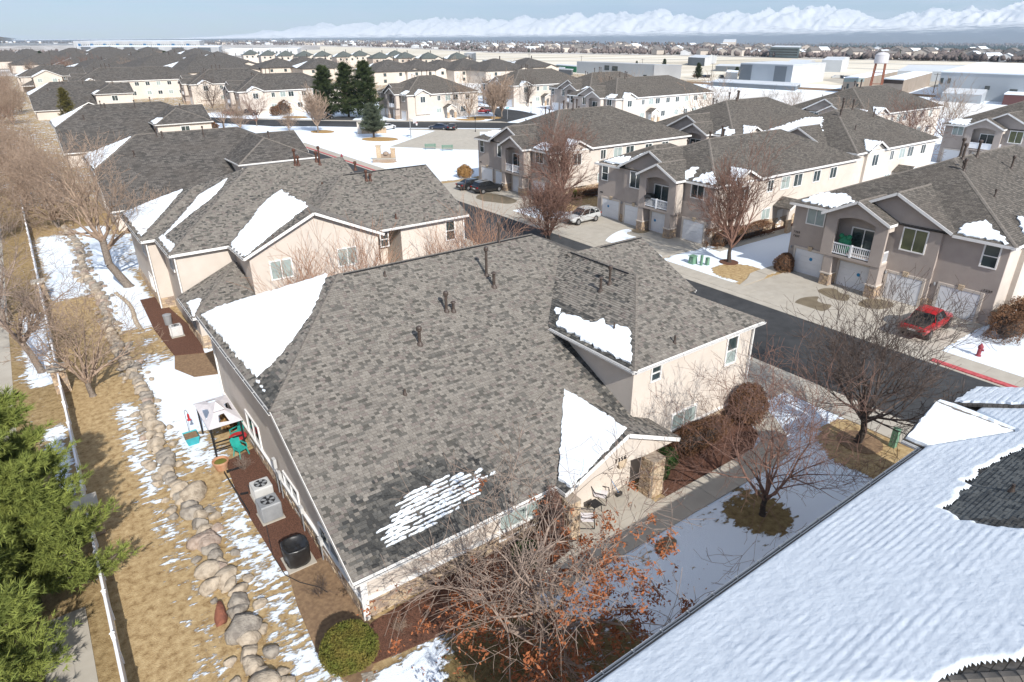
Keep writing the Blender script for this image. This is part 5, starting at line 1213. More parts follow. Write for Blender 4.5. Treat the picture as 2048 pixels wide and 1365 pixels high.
# ---------------------------------------------------------------- snow-covered roof in the near right corner
def foreground_house():
    root = empty('snowy_roof_house', (20, 0, 0), 'near house at bottom right, its whole roof under ribbed snow', 'house')
    z0, p = 5.9, 0.457; zr = z0+p*6.7
    MAIN = [(6.7,7.6,z0), (24.6,7.6,z0), (26.7,5.52,z0+0.951), (28.8,7.6,z0), (31.0,7.6,z0), (31.0,7.6,z0), (27.0,0.9,zr), (13.4,0.9,zr)]
    MAIN = [(6.7,7.6,z0), (31.0,7.6,z0), (24.3,0.9,zr), (13.4,0.9,zr)]
    HL = [(6.7,7.6,z0), (13.4,0.9,zr), (6.7,-5.8,z0)]; HR = [(31.0,7.6,z0), (31.0,-5.8,z0), (24.3,0.9,zr)]; BK = [(6.7,-5.8,z0), (13.4,0.9,zr), (24.3,0.9,zr), (31.0,-5.8,z0)]
    GL = [(24.6,8.35,z0), (26.7,8.35,z0+0.96), (26.7,5.5,z0+0.96), (24.6,7.55,z0)]; GR = [(28.8,8.35,z0), (28.8,7.55,z0), (26.7,5.5,z0+0.96), (26.7,8.35,z0+0.96)]
    roof = None
    for F in (MAIN, HL, HR, BK, GL, GR):
        b = MB(); b.slab(F, 0.10)
        if roof is None: roof = b.build('roof', 'shingle', root)
        else: b.build('roof_slope', 'shingle', roof)
    pm, nm = plane_of(MAIN); nm = nm
    # bare patch: shingles swept clear
    PATCH = [(1888, 1022), (1915, 985), (1940, 968), (1985, 930), (2048, 897), (2110, 880), (2110, 1075), (2048, 1062), (1990, 1058), (1930, 1045)]
    pts = [on_plane(x, y, pm, nm) for x, y in PATCH]
    WS = [(0.115, 0.122, 0.122), (0.085, 0.092, 0.094), (0.06, 0.066, 0.07), (0.14, 0.145, 0.14)]
    shingle_face(roof, pts, 77, n_single=40, shades=WS, weights=(0.35, 0.3, 0.15, 0.2), dry_name='wet_tab_%d')
    # snow: everything but the patch and a strip by the hip; built as an outline with a bite, ribbed over the courses
    q = lambda x, y: on_plane(x, y, pm, nm)
    H1 = q(1890, 1356); 
    out = [Vector((6.9,7.5,0)), Vector((24.45,7.5,0)), Vector((24.55,7.55,0)), Vector((26.6,5.55,0)), Vector((28.85,7.5,0)), Vector((30.7,7.5,0)), Vector((25.8,2.5,0))]
    bite = [q(2110, 878), q(2048, 899), q(2015, 912), q(1985, 930), q(1962, 945), q(1950, 962), q(1936, 966), q(1945, 978), q(1915, 990), q(1920, 1003), q(1898, 1014), q(1886, 1021), q(1905, 1030), q(1930, 1044), q(1960, 1050), q(1990, 1058), q(2020, 1058), q(2048, 1064), q(2110, 1078)]
    low = [Vector((22.0,1.25,0)), Vector((14.6,1.25,0)), q(2048, 1327), q(1990, 1329), q(1935, 1336), q(1908, 1346), q(1888, 1362), q(1876, 1380), Vector((9.5, 5.0, 0)), Vector((6.95, 7.45, 0))]
    def fine(seg, step, amp, seed):
        rng = np.random.default_rng(seed); r = []
        for a, b in zip(seg[:-1], seg[1:]):
            a, b = Vector(a), Vector(b); k = max(1, int((b-a).length/step))
            for j in range(k): r.append(a+(b-a)*(j/k)+Vector((rng.normal(0, amp), rng.normal(0, amp), 0)))
        return r+[Vector(seg[-1])]
    outline = out[:-1] + fine([out[-1]]+bite, 0.13, 0.055, 3) + fine(low[:-2], 0.25, 0.02, 4) + low[-2:]
    ribbed_snow(roof, outline, pm, nm, 0.10)
    for F, s in ((GL, 61), (GR, 62), (HR, 63)):
        pl, nn = plane_of(F); c = sum((Vector(x) for x in F), Vector())/len(F)
        snow_patch(roof, [Vector(x)+(c-Vector(x))*0.05 for x in F], pl, nn, seed=s, amp=0.02, t=0.10, ridged=False)
    pl, nn = plane_of(HL); snow_patch(roof, [Vector((6.9,7.2,0)), Vector((12.2,1.75,0)), Vector((12.9,1.0,0)), Vector((6.9,-5,0))], pl, nn, seed=64, amp=0.05, t=0.08)
    N = lambda F: plane_of(F)[1]
    ridge_line(roof, (6.7,7.6,z0), (13.4,0.9,zr), N(MAIN), N(HL), w=0.17); ridge_line(roof, (26.7,5.5,z0+0.96), (26.7,8.35,z0+0.96), N(GL), N(GR), w=0.14)
    ridge_line(roof, (13.4,0.9,zr), (24.3,0.9,zr), N(MAIN), N(BK), pieces=False)
    # lower roof at the right end
    L1 = [(29.2,8.6,5.75), (31.6,8.6,5.75), (31.6,5.6,7.0), (29.2,5.6,7.0)]
    b = MB(); b.slab(L1, 0.1); b.build('roof_slope', 'shingle', roof); pl, nn = plane_of(L1); snow_patch(roof, [(29.4,8.5,0), (31.5,8.5,0), (31.5,5.7,0), (29.4,5.7,0)], pl, nn, seed=65, amp=0.03, ridged=True)
    fascia(roof, L1[0], L1[1], m='gutter_dark'); fascia(roof, (24.6,8.35,z0), (26.7,8.35,z0+0.96), m='gutter_dark', h=0.14); fascia(roof, (6.7,7.6,z0), (24.6,7.6,z0), m='gutter_dark', h=0.18)
    gutter(roof, (6.7,7.64,z0-0.02), (24.55,7.64,z0-0.02), (0,1,0), brackets=17); gutter(roof, (24.58,7.7,z0-0.02), (24.58,8.35,z0-0.02), (-1,0,0))
    b = MB(); b.box(7.1, 30.6, -5.4, 7.2, 0, z0-0.1); b.build('wall', 'stucco', root); b = MB(); b.box(25.0, 28.4, 7.2, 8.0, 0, z0-0.1); b.build('wall', 'stucco', root)
    b = MB(); b.box(29.4, 31.4, 6.0, 8.3, 0, 5.65); b.build('wall', 'stucco', root)
    vent_pipe(root, (14.42, 0.98, zr-0.04), 0.40, 0.035, 'stub'); vent_pipe(root, tuple(on_plane(2022, 985, pm, nm)), 0.35, 0.05, 'stub')
    return root
def ribbed_snow(parent, outline, p0, n, t):
    """snow sheet whose surface steps over the shingle courses below: real relief on a fine grid"""
    n = Vector(n).normalized(); h = Vector((0, 0, 1)).cross(n).normalized(); s = n.cross(h); o = Vector(p0)
    def lift(p): return p+Vector((0, 0, (o-p).dot(n)/n.z))
    uv = [((lift(p)-o).dot(h), (lift(p)-o).dot(s)) for p in outline]
    us = np.arange(min(a for a, b in uv)-0.1, max(a for a, b in uv)+0.1, 0.07); vs = np.arange(min(b for a, b in uv)-0.1, max(b for a, b in uv)+0.1, 0.036)
    U, Vv = np.meshgrid(us, vs); P = np.array(uv); ins = np.zeros(U.shape, bool); j = len(P)-1
    dist = np.full(U.shape, 9.0)
    for i in range(len(P)):
        x1, y1 = P[i]; x2, y2 = P[j]
        if y1 != y2:
            cond = ((y1 > Vv) != (y2 > Vv)) & (U < (x2-x1)*(Vv-y1)/(y2-y1)+x1); ins ^= cond
        L2 = (x2-x1)**2+(y2-y1)**2
        if L2 > 0:
            tt = np.clip(((U-x1)*(x2-x1)+(Vv-y1)*(y2-y1))/L2, 0, 1); dist = np.minimum(dist, np.hypot(U-x1-tt*(x2-x1), Vv-y1-tt*(y2-y1)))
        j = i
    rng = np.random.default_rng(5)
    def wavy(sc, k=9):
        r = np.zeros(U.shape)
        for _ in range(k):
            a, b, ph = rng.normal(0, sc), rng.normal(0, sc*0.7), rng.uniform(0, 6.28); r += np.sin(U*a+Vv*b+ph)
        return r/math.sqrt(k)
    ph = (Vv+0.014*wavy(1.3)+0.010*wavy(4.0))/0.245
    fr = ph-np.floor(ph); step = 0.5-0.5*np.cos(np.where(fr < 0.38, fr/0.38, 1-(fr-0.38)/0.62)*math.pi)        # rises sharply at each course, falls slowly up-slope
    step = np.power(np.clip(step, 0, 1), 0.8); amp = 0.0015+0.0085*np.clip(0.15+0.5*wavy(0.8)+0.5*wavy(3.0)+0.35*wavy(7.0), 0.0, 1.3)
    Z = t+step*amp+0.004*wavy(2.5)+0.0018*wavy(9)+rng.normal(0, 0.0012, U.shape)
    Z = np.where(ins, Z*np.clip(dist/0.12, 0.12, 1)**0.5, 0.0)
    ny, nx = U.shape; a = (np.arange(ny-1)[:, None]*nx+np.arange(nx-1)[None]).ravel(); F = np.stack([a, a+1, a+nx+1, a+nx], axis=1)
    keep = (ins.ravel()[F].sum(axis=1) >= 3); F = F[keep]; used, inv = np.unique(F, return_inverse=True)
    off = Vector(root_of(parent).location); base = np.array(o-off); X = base+U[..., None]*np.array(h)+Vv[..., None]*np.array(s)+(Z[..., None]+0.02)*np.array(n)
    me = np_mesh('snow_sheet', X.reshape(-1, 3)[used], inv.reshape(-1, 4), 'snow', smooth=True)
    return link('snow_sheet', me, parent)
foreground_house()
# ---------------------------------------------------------------- trees and shrubs
def proj(p):
    d = Vector(p)-Vector((0, 0, CAMH)); w = d.dot(FW); return CX+FPX*d.dot(RT)/w, CY-FPX*d.dot(UP)/w
def height_at(base, top_y):
    lo, hi = 0.0, 19.0
    for _ in range(40):
        m = (lo+hi)/2
        if proj((base.x, base.y, m))[1] > top_y: lo = m
        else: hi = m
    return lo

def bare(seed, H, trunk=0.25, r0=0.14, limbs=7, spread=0.8, up=0.35, levels=4, kids=(5, 5, 4, 3), ratio=0.55, crook=0.16, droop=0.0, lean=(0, 0), tip=0.004, stems=1, width=None, leafy=0):
    """branching skeleton: returns trunk segments, twig segments, twig tips"""
    rng = np.random.default_rng(seed); T, S, tips = [], [], []
    maxw = width or H*0.5
    def branch(p, d, L, r, lev):
        n = 4 if lev <= 1 else (3 if lev == 2 else 2); q = p.copy(); dd = d.copy(); rr = r; pts = [(q, rr, dd)]
        for k in range(n):
            dd = dd+rng.normal(0, crook, 3)+np.array([0, 0, (up*0.22 if lev < 2 else up*0.12)-droop*(0.10*lev)])
            dd /= np.linalg.norm(dd); e = q+dd*L/n; r2 = max(tip, r*(1-0.62*(k+1)/n))
            (T if lev == 0 else S).append((*q, *e, rr, r2)); q = e; rr = r2; pts.append((q, rr, dd))
        if lev >= levels: tips.append(q); return
        m = kids[min(lev, len(kids)-1)]
        for k in range(m):
            f = rng.uniform(0.25, 1.0) if k else 1.0; i = min(n, max(1, int(round(f*n)))); b, br, bd = pts[i]
            a = rng.normal(0, 1, 3); a -= bd*a.dot(bd); a /= np.linalg.norm(a)
            ang = rng.uniform(0.35, 0.95)*spread; nd_ = bd*math.cos(ang)+a*math.sin(ang); nd_[2] += up*0.25
            nd_ /= np.linalg.norm(nd_); branch(b, nd_, L*ratio*rng.uniform(0.75, 1.25), max(tip, br*0.68), lev+1)
    for s_ in range(stems):
        p = np.array([rng.normal(0, 0.12*(stems > 1)), rng.normal(0, 0.12*(stems > 1)), -0.05]); th = H*trunk
        a = rng.uniform(0, 6.28); lx, ly = lean
        if stems > 1: lx += 0.35*math.cos(a); ly += 0.35*math.sin(a)
        top = p+np.array([lx*th, ly*th, th]); mid = (p+top)/2+np.array([rng.normal(0, 0.04*th), rng.normal(0, 0.04*th), 0])
        T.append((*p, *mid, r0*1.25, r0)); T.append((*mid, *top, r0, r0*0.9)); T.append((p[0], p[1], p[2], p[0], p[1], p[2]+0.18, r0*1.7, r0*1.15))
        for k in range(limbs):
            az = 6.28*k/limbs+rng.uniform(-0.4, 0.4); el = rng.uniform(0.15, 1.0)
            d = np.array([math.cos(az)*spread*el, math.sin(az)*spread*el, 1.0-0.35*el*spread+up*0.4]); d[:2] += np.array(lean)*0.4; d /= np.linalg.norm(d)
            st = top-np.array([lx, ly, 1.0])*th*rng.uniform(0, 0.30)
            L = (H-th)*rng.uniform(0.62, 0.95)*(1.0 if el < 0.6 else 0.9)
            branch(st, d, L*0.72, r0*rng.uniform(0.42, 0.66), 1)
    return T, S, tips
def tree_meshes(seed, bark, twig, leaf=None, leaf_n=0, leaf_size=0.06, leaf_low=None, **k):
    T, S, tips = bare(seed, **k); rng = np.random.default_rng(seed+1)
    V, F = tubes(T, 8); tm = np_mesh('trunk', V, F, bark, smooth=True)
    Sa = np.array(S); thick = Sa[:, 6] > 0.02; parts = []
    if thick.any(): parts.append(tubes(Sa[thick], 6))
    if (~thick).any(): parts.append(tubes(Sa[~thick], 3))
    V, F = merge(parts); cm = np_mesh('crown', V, F, twig, smooth=True)
    lm = None
    if leaf and leaf_n:
        tp = np.array(tips)
        if leaf_low is not None: tp = tp[leaf_low(tp)]
        nb = max(1, leaf_n//9); c = tp[rng.integers(0, len(tp), nb)]
        P = np.repeat(c, 9, axis=0)+rng.normal(0, 0.10, (nb*9, 3)); P[:, 2] -= 0.06
        V, F = cards(P, rng.uniform(0.6, 1.2, len(P))*leaf_size, rng, aspect=0.9); lm = np_mesh('dead_leaves', V, F, leaf)
    return tm, cm, lm
def plant_tree(name, loc, meshes, label, cat='tree', group=None, rz=0.0, sc=1.0):
    o = empty(name, loc, label, cat, group, rz); o.scale = (sc, sc, sc)
    link('trunk', meshes[0], o); link('crown', meshes[1], o)
    if meshes[2] is not None: q = link('dead_leaves', meshes[2], o); q['kind'] = 'stuff'
    return o

# near trees, each its own
b0 = G(1085, 1345)
plant_tree('bare_tree', b0, tree_meshes(3, 'bark_grey', 'twig_grey', 'dead_leaf', 11000, 0.08, leaf_low=lambda t: (t[:, 2] < 5.2) & ((t[:, 0] > 1.6) | (t[:, 1] < -1.2) | (t[:, 2] < 3.4)), H=7.8, trunk=0.25, r0=0.17, limbs=10, spread=1.3, up=0.16, levels=4, kids=(6, 6, 6, 5), ratio=0.60, crook=0.19, droop=0.20, tip=0.0085),
           'wide grey bare tree with clumps of orange dead leaves, in front of the house', rz=0.4)
plant_tree('bare_tree', G(1525, 1030), tree_meshes(5, 'bark_dark', 'twig_red', H=7.4, trunk=0.16, r0=0.12, limbs=9, spread=1.15, up=0.28, levels=5, kids=(4, 5, 4, 4, 3), ratio=0.62, crook=0.19, tip=0.0065),
           'reddish bare tree rising from the snowy lawn beside the front walk', rz=1.1)
plant_tree('bare_tree', G(1715, 884), tree_meshes(8, 'bark_dark', 'twig_dark', H=7.8, trunk=0.22, r0=0.17, limbs=12, spread=0.95, up=0.38, levels=5, kids=(5, 5, 5, 4, 3), ratio=0.60, crook=0.15, tip=0.0085),
           'dark dense bare tree at the road edge, beside the green utility post', rz=0.2)
plant_tree('bare_tree', G(1458, 525), tree_meshes(9, 'bark_dark', 'twig_red', H=10.2, trunk=0.20, r0=0.18, limbs=14, spread=0.85, up=0.45, levels=4, kids=(7, 7, 6, 5), ratio=0.54, crook=0.12, tip=0.011),
           'tall narrow red-twigged tree before the middle garage block', rz=0.9)
plant_tree('bare_tree', G(1122, 412), tree_meshes(10, 'bark_grey', 'twig_red', H=11.5, trunk=0.18, r0=0.22, limbs=13, spread=1.0, up=0.38, levels=4, kids=(6, 7, 6, 5), ratio=0.54, crook=0.13, tip=0.012),
           'vase-shaped bare tree with red-brown tips, right of the black cars', rz=2.0)
plant_tree('bare_tree', G(1098, 480), tree_meshes(12, 'bark_dark', 'twig_red', H=6.0, trunk=0.10, r0=0.08, limbs=12, spread=0.95, up=0.5, levels=4, kids=(6, 6, 5, 4), ratio=0.58, crook=0.14, stems=3, tip=0.011),
           'bushy red-brown multi-stemmed tree by the road, left of the silver car', rz=0.0)
plant_tree('bare_tree', Vector((4.7, 64.5, 0)), tree_meshes(14, 'bark_grey', 'twig_pale', H=12.5, trunk=0.36, r0=0.30, limbs=9, spread=0.95, up=0.35, levels=5, kids=(4, 5, 4, 4, 3), ratio=0.58, tip=0.010, crook=0.15, lean=(-0.22, 0.10)),
           'tall leaning grey trunk before the second house, branches over its snow', rz=0.0)
plant_tree('bare_tree', G(186, 792), tree_meshes(15, 'bark_grey', 'twig_pale', H=6.8, trunk=0.18, r0=0.15, limbs=9, spread=1.15, up=0.35, levels=4, kids=(5, 5, 5, 4), ratio=0.60, tip=0.009, crook=0.14, lean=(-0.08, 0)),
           'pale bare tree between the white fence and the boulder line', rz=0.5)
plant_tree('bare_tree', G(84, 744), tree_meshes(16, 'bark_grey', 'twig_grey', H=9.0, trunk=0.32, r0=0.19, limbs=9, spread=1.1, up=0.30, levels=4, kids=(5, 5, 5, 4), ratio=0.58, tip=0.010, crook=0.15, lean=(-0.22, 0.1)),
           'grey bare tree behind the white fence at the left edge', rz=0.3)
plant_tree('bare_tree', Vector((-4.4, 60, 0)), tree_meshes(17, 'bark_grey', 'twig_grey', H=9.5, trunk=0.22, r0=0.17, limbs=9, spread=1.1, up=0.30, levels=4, kids=(5, 6, 5, 4), ratio=0.58, tip=0.010, crook=0.16),
           'tangled grey tree at the left edge above the leaning fence tree', rz=1.3)
plant_tree('bare_tree', Vector((1.2, 92, 0)), tree_meshes(18, 'bark_grey', 'twig_pale', H=9.5, trunk=0.12, r0=0.15, limbs=11, spread=1.25, up=0.35, levels=4, kids=(5, 6, 5, 4), ratio=0.60, crook=0.15, stems=2, tip=0.013),
           'broad tan thicket tree at the far end of the boulder line', rz=0.7)
BR = [tree_meshes(30+i, 'bark_grey', t, H=7.0, trunk=0.15, r0=0.12, limbs=10, spread=0.95, up=0.42, levels=4, kids=(5, 5, 4, 3), ratio=0.60, crook=0.16, stems=s, tip=0.013) for i, (t, s) in enumerate((('twig_pale', 2), ('twig_red', 1), ('twig_pale', 1), ('twig_dark', 1)))]
FAN = tree_meshes(40, 'bark_grey', 'twig_pale', H=7.5, trunk=0.20, r0=0.14, limbs=18, spread=0.85, up=0.5, levels=3, kids=(8, 8, 7), ratio=0.55, crook=0.09, tip=0.022)
TW = [tree_meshes(50+i, 'twig_orange', 'twig_orange', H=7.4, trunk=0.08, r0=0.06, limbs=7, spread=0.85, up=0.5, levels=3, kids=(5, 5, 4, 3), ratio=0.62, crook=0.16, stems=3, tip=0.010) for i in range(2)]
plant_tree('bare_tree', (13.3, 43.2, 0), TW[0], 'orange-twigged shrub tree against the cream gable, left one', 'tree', 'orange twigs between the two houses')
plant_tree('bare_tree', (18.2, 43.8, 0), TW[1], 'orange-twigged shrub tree against the cream gable, between its two windows', 'tree', 'orange twigs between the two houses', 1.0)
plant_tree('bare_tree', (29.6, 44.6, 0), TW[0], 'orange-twigged shrub tree at the right corner of the cream house', 'tree', 'orange twigs between the two houses', 2.2)
plant_tree('bare_tree', (26.3, 45.6, 0), TW[1], 'thin orange shrub tree under the small eave window of the cream house', 'tree', 'orange twigs between the two houses', 3.0, 0.8)
def px_tree(kind, bx, by, ty, label, rz=0.0, group=None, Hm=7.0, at=None):
    b = at or G(bx, by); h = height_at(b, ty); return plant_tree('bare_tree', b, kind, label, 'tree', group, rz, h/Hm)
mid = 'bare trees round the park'
px_tree(FAN, 636, 266, 178, 'pale fan-shaped tree at the park corner by the cross street', 0.3, mid, 7.5)
px_tree(BR[3], 427, 224, 158, 'dark bare tree before the left cream block with balconies', 0.5, mid)
px_tree(BR[1], 514, 252, 186, 'bare tree on the street corner before the garage doors, left of the park', 1.5, mid)
px_tree(BR[2], 449, 256, 190, 'slim pale tree on the snowy verge left of the road end', 2.5, mid)
px_tree(BR[0], 480, 262, 205, 'red-brown bush tree by the road end, above the second house', 0.2, mid)
px_tree(BR[2], 938, 238, 158, 'bare tree at the right corner of the arched-porch house', 0.9, mid)
px_tree(FAN, 988, 240, 158, 'left of the two pink-grey fan trees beside the side lane', 1.9, mid, 7.5)
px_tree(FAN, 1004, 236, 150, 'right of the two pink-grey fan trees beside the side lane', 2.9, mid, 7.5)
px_tree(BR[3], 1056, 214, 156, 'small dark tree before the high-hipped block', 1.0, mid)
px_tree(BR[3], 968, 200, 150, 'dark tree mass left of the fan trees', 2.0, mid)
px_tree(BR[0], 580, 262, 222, 'low pinkish shrub tree beside the road, before the fan-shaped tree', 2.4, mid)
row = 'bare trees behind the garage row'
px_tree(BR[2], 1208, 224, 158, 'first bare tree before the long cream block', 0.0, row)
px_tree(BR[2], 1270, 222, 156, 'second bare tree before the long cream block', 1.0, row)
px_tree(BR[2], 1302, 232, 166, 'third bare tree before the long cream block', 2.0, row)
px_tree(BR[2], 1150, 214, 160, 'leftmost thin tree beside the long cream block', 2.6, row)
px_tree(BR[2], 1425, 300, 172, 'large pale bare tree over the brown-tinted roof', 0.6, row)
px_tree(BR[3], 1532, 238, 186, 'dark twiggy tree on the snowy field behind the middle garage block', 1.6, row)
px_tree(BR[2], 1580, 240, 184, 'thin bare tree alone on the snowy field, right of the dark one', 2.6, row)
px_tree(BR[1], 1760, 345, 222, 'large red-brown thicket tree right of the snowy gable', 0.4, row)
px_tree(BR[2], 1725, 352, 262, 'grey bare tree before the snowy gable wall', 1.4, row)
px_tree(BR[1], 1820, 320, 200, 'red-brown bare tree left of the double-gabled block', 2.4, row)
px_tree(BR[2], 1885, 290, 178, 'thin bare tree beside the double-gabled block', 0.8, row)
px_tree(BR[0], 1690, 300, 215, 'tan bare tree right of the white snow slope', 1.8, row)
lf = 'thicket along the left edge'
for i, (x, y, s, k) in enumerate(((-1.5, 104, 1.0, 0), (-5, 88, 1.1, 0), (-6, 112, 1.1, 1), (0.5, 122, 0.9, 0), (-3, 140, 1.1, 0), (-7, 76, 1.0, 2), (1.0, 150, 0.9, 2), (-4, 175, 1.1, 1))):
    plant_tree('bare_tree', (x, y, 0), BR[k], ('nearest', 'second', 'third', 'fourth', 'fifth', 'lowest', 'seventh', 'farthest')[i]+' tree of the tan thicket along the left edge', 'tree', lf, i*0.8, s)

rg = np.random.default_rng(77)
for i in range(104):
    x = rg.uniform(-10, 470) if i < 74 else rg.uniform(600, 1080); y = rg.uniform(110, 158) if i < 74 else rg.uniform(140, 165)
    plant_tree('bare_tree', G(x, y), BR[rg.integers(0, 4)], 'bare tree among the crowded roofs in the far middle distance', 'tree', 'bare trees among the far roofs', rg.uniform(0, 6), rg.uniform(0.75, 1.2))
for i in range(22):
    plant_tree('bare_tree', (rg.uniform(-9, 3), 108+i*13+rg.uniform(-5, 5), 0), BR[rg.integers(0, 3)], 'bare tree of the tan thicket running on to the far left horizon', 'tree', 'far end of the left thicket', rg.uniform(0, 6), rg.uniform(0.9, 1.3))
# conifers
def conifer(seed, H, R, needle, tufts, nsize=0.16, per=14, base=0.08, pointed=1.0, whorl=None, droop=0.25):
    rng = np.random.default_rng(seed); T = [(0, 0, -0.05, 0, 0, H*0.5, R*0.075, R*0.05), (0, 0, H*0.5, 0, 0, H*0.97, R*0.05, 0.02)]; S = []; P = []; Dn = []
    nb = whorl or int(26+H*6)
    for k in range(nb):
        f = (k+rng.uniform(0, 1))/nb; z = H*(base+(0.97-base)*f); r = R*((1-f)**pointed*0.9+0.12)*rng.uniform(0.75, 1.1)
        az = k*2.399+rng.uniform(-0.5, 0.5); d = np.array([math.cos(az), math.sin(az), 0.18-droop*(1-f)]); p = np.array([0, 0, z]); n = 4; q = p.copy()
        for j in range(n):
            d2 = d+rng.normal(0, 0.10, 3)+np.array([0, 0, 0.10*j]); d2 /= np.linalg.norm(d2); e = q+d2*r/n; S.append((*q, *e, 0.028*(1-j/n*0.6)*R*0.5, 0.02*(1-j/n*0.6)*R*0.5)); 
            m = int(tufts/nb/n)+1
            for _ in range(m):
                side = rng.normal(0, 1, 3); side[2] = side[2]*0.4+0.15; side /= np.linalg.norm(side); L = min(r*0.26, 0.62 if R > 2.5 and H < 12 else 9)*(0.5+0.5*(j+1)/n)*rng.uniform(0.2, 1); b = q+(e-q)*rng.uniform(0, 1); t = b+side*L+d2*L*0.5
                P.append(t); Dn.append((side*0.6+d2*0.7+np.array([0, 0, 0.35])))
            q = e
    P = np.array(P); Dn = np.array(Dn); Dn /= np.linalg.norm(Dn, axis=1, keepdims=True); N = len(P)
    dirs = Dn[:, None, :]+rng.normal(0, 0.55, (N, per, 3)); dirs /= np.linalg.norm(dirs, axis=2, keepdims=True)
    st = P[:, None, :]+dirs*0.01+Dn[:, None, :]*rng.uniform(-0.10, 0.06, (N, per, 1)); L = nsize*rng.uniform(0.6, 1.15, (N, per, 1)); w = np.cross(dirs, rng.normal(size=(N, per, 3))); w /= np.linalg.norm(w, axis=2, keepdims=True)
    wd = nsize*0.06
    V = np.stack([st-w*wd, st+w*wd, st+dirs*L], axis=2).reshape(-1, 3); F = np.arange(len(V)).reshape(-1, 3)
    fol = np_mesh('foliage', V, F, needle); V, F = tubes(T, 8); tm = np_mesh('trunk', V, F, 'bark_dark', smooth=True); V, F = tubes(S, 5); sm = np_mesh('branches', V, F, 'bark_grey', smooth=True)
    return tm, sm, fol
def plant_conifer(loc, meshes, label, cat='tree', group=None, rz=0.0, sc=1.0, name='pine_tree', wide=1.0):
    o = empty(name, loc, label, cat, group, rz); o.scale = (sc*wide, sc*wide, sc)
    link('trunk', meshes[0], o); q = link('branch_frame', meshes[1], o); q['kind'] = 'stuff'; q = link('crown', meshes[2], o); q['kind'] = 'stuff'; return o
plant_conifer((-4.0, 26.2, 0), conifer(1, 9.3, 3.05, 'needle', 19000, nsize=0.27, per=18, pointed=0.45, base=0.05, droop=0.05), 'large sunlit green pine filling the lower left corner')
plant_conifer((-5.6, 20.8, 0), conifer(2, 6.4, 3.0, 'needle', 9000, nsize=0.27, per=16, pointed=0.45, base=0.05, droop=0.05), 'lower green pine in the bottom left corner, nearer than the large one')
PN = conifer(3, 13.0, 3.6, 'needle_far', 2600, nsize=0.75, per=10, pointed=0.62, whorl=70); SP = conifer(4, 7.0, 3.0, 'needle_blue', 3600, nsize=0.42, per=12, pointed=0.6, base=0.16, droop=0.1); AV = conifer(5, 6.0, 1.5, 'needle_yellow', 1100, nsize=0.4, per=10, pointed=0.55)
def px_con(kind, bx, by, ty, label, H0, rz=0, group=None, wide=1.0, name='pine_tree', z=None):
    b = G(bx, by); h = height_at(b, ty); return plant_conifer(b, kind, label, 'tree', group, rz, h/H0, name, wide)
pg = 'tall pines by the park'
px_con(PN, 655, 236, 132, 'leftmost of the three tall pines by the park', 13.0, 0.2, pg, 1.25)
px_con(PN, 698, 234, 126, 'middle of the three tall pines by the park', 13.0, 1.4, pg, 1.15)
px_con(PN, 736, 236, 122, 'rightmost of the three tall pines by the park', 13.0, 2.6, pg, 1.1)
px_con(SP, 748, 276, 208, 'blue-green spruce in its own tan ring on the snowy park', 7.0, 0.3, None, 1.0, 'spruce_tree')
px_con(AV, 807, 237, 204, 'small yellowish conifer at the corner of the arched-porch house', 6.0, 0.9, None, 1.1)
px_con(AV, 143, 250, 176, 'yellow-green conifer standing between the grey roofs on the left', 6.0, 1.9, None, 1.0)
for (bx, by, ty, lab) in ((430, 150, 114, 'dark green pine behind the dark-roofed block on the left'), (85, 126, 102, 'round dark conifer at the far left among the roofs'), (282, 124, 103, 'pointed conifer among the far roofs, left of the warehouse doors'), (332, 124, 102, 'brownish conifer beside a darker one among the far roofs'), (345, 125, 104, 'dark conifer right of the brownish one among the far roofs'), (1328, 138, 118, 'small conifer behind the white hangar, rightmost'), (1273, 134, 122, 'small conifer behind the white hangar, middle'), (1395, 158, 126, 'conifer beside the car park right of the white hangar'), (1455, 150, 138, 'small bushy conifer in the airfield car park'), (1472, 156, 134, 'taller conifer in the airfield car park, beside the small bushy one'), (868, 140, 131, 'small green conifer before the far pale house row')):
    px_con(PN, bx, by, ty, lab, 13.0, bx, None, 1.2)
px_tree(BR[1], 128, 155, 112, 'dark red bush tree among the far left roofs, left one', 0.3, mid)
px_tree(BR[1], 185, 158, 113, 'dark red bush tree among the far left roofs, right one', 1.3, mid)
px_tree(BR[1], 232, 178, 140, 'red-brown bush before the far white gables on the left', 2.3, mid)

# clipped shrubs and hedges
def shrub(loc, rx, ry, rz, m, n, size, label, seed, inner='bark_dark', name='shrub', cat='shrub', group=None, boxy=1.0, aspect=0.6):
    rng = np.random.default_rng(seed); u = rng.normal(size=(n, 3)); u /= np.linalg.norm(u, axis=1, keepdims=True)
    if boxy != 1.0: u = np.sign(u)*np.abs(u)**boxy; u /= np.max(np.abs(u), axis=1, keepdims=True)**0.85
    u[:, 2] = np.where(u[:, 2] < -0.75, -u[:, 2], u[:, 2]); K = rng.normal(size=(6, 3))*3; ph = rng.uniform(0, 6, 6); w = 1+(0.05 if 'green' in m else 0.14)*sum(np.sin(u@K[i]+ph[i]) for i in range(6))/2
    P = u*(rng.uniform(0.80, 1.03, n)*w)[:, None]*np.array([rx, ry, rz])+np.array([0, 0, rz*0.85])
    V, F = cards(P, rng.uniform(0.7, 1.3, n)*size, rng, aspect=aspect); P2 = np.clip(V[:, 2], 0.0, None); V[:, 2] = P2
    o = empty(name, loc, label, cat, group); c = link('foliage', np_mesh('foliage', V, F, m), o); c['kind'] = 'stuff'
    Vb, Fb = blob(rng, rx*0.78, ry*0.78, rz*0.80, 2, 0.04); Vb[:, 2] += rz*0.85; Vb[:, 2] = np.maximum(Vb[:, 2], 0); link('branch_core', np_mesh('branch_core', Vb, Fb, m if inner == 'self' else inner, smooth=True), o); return o
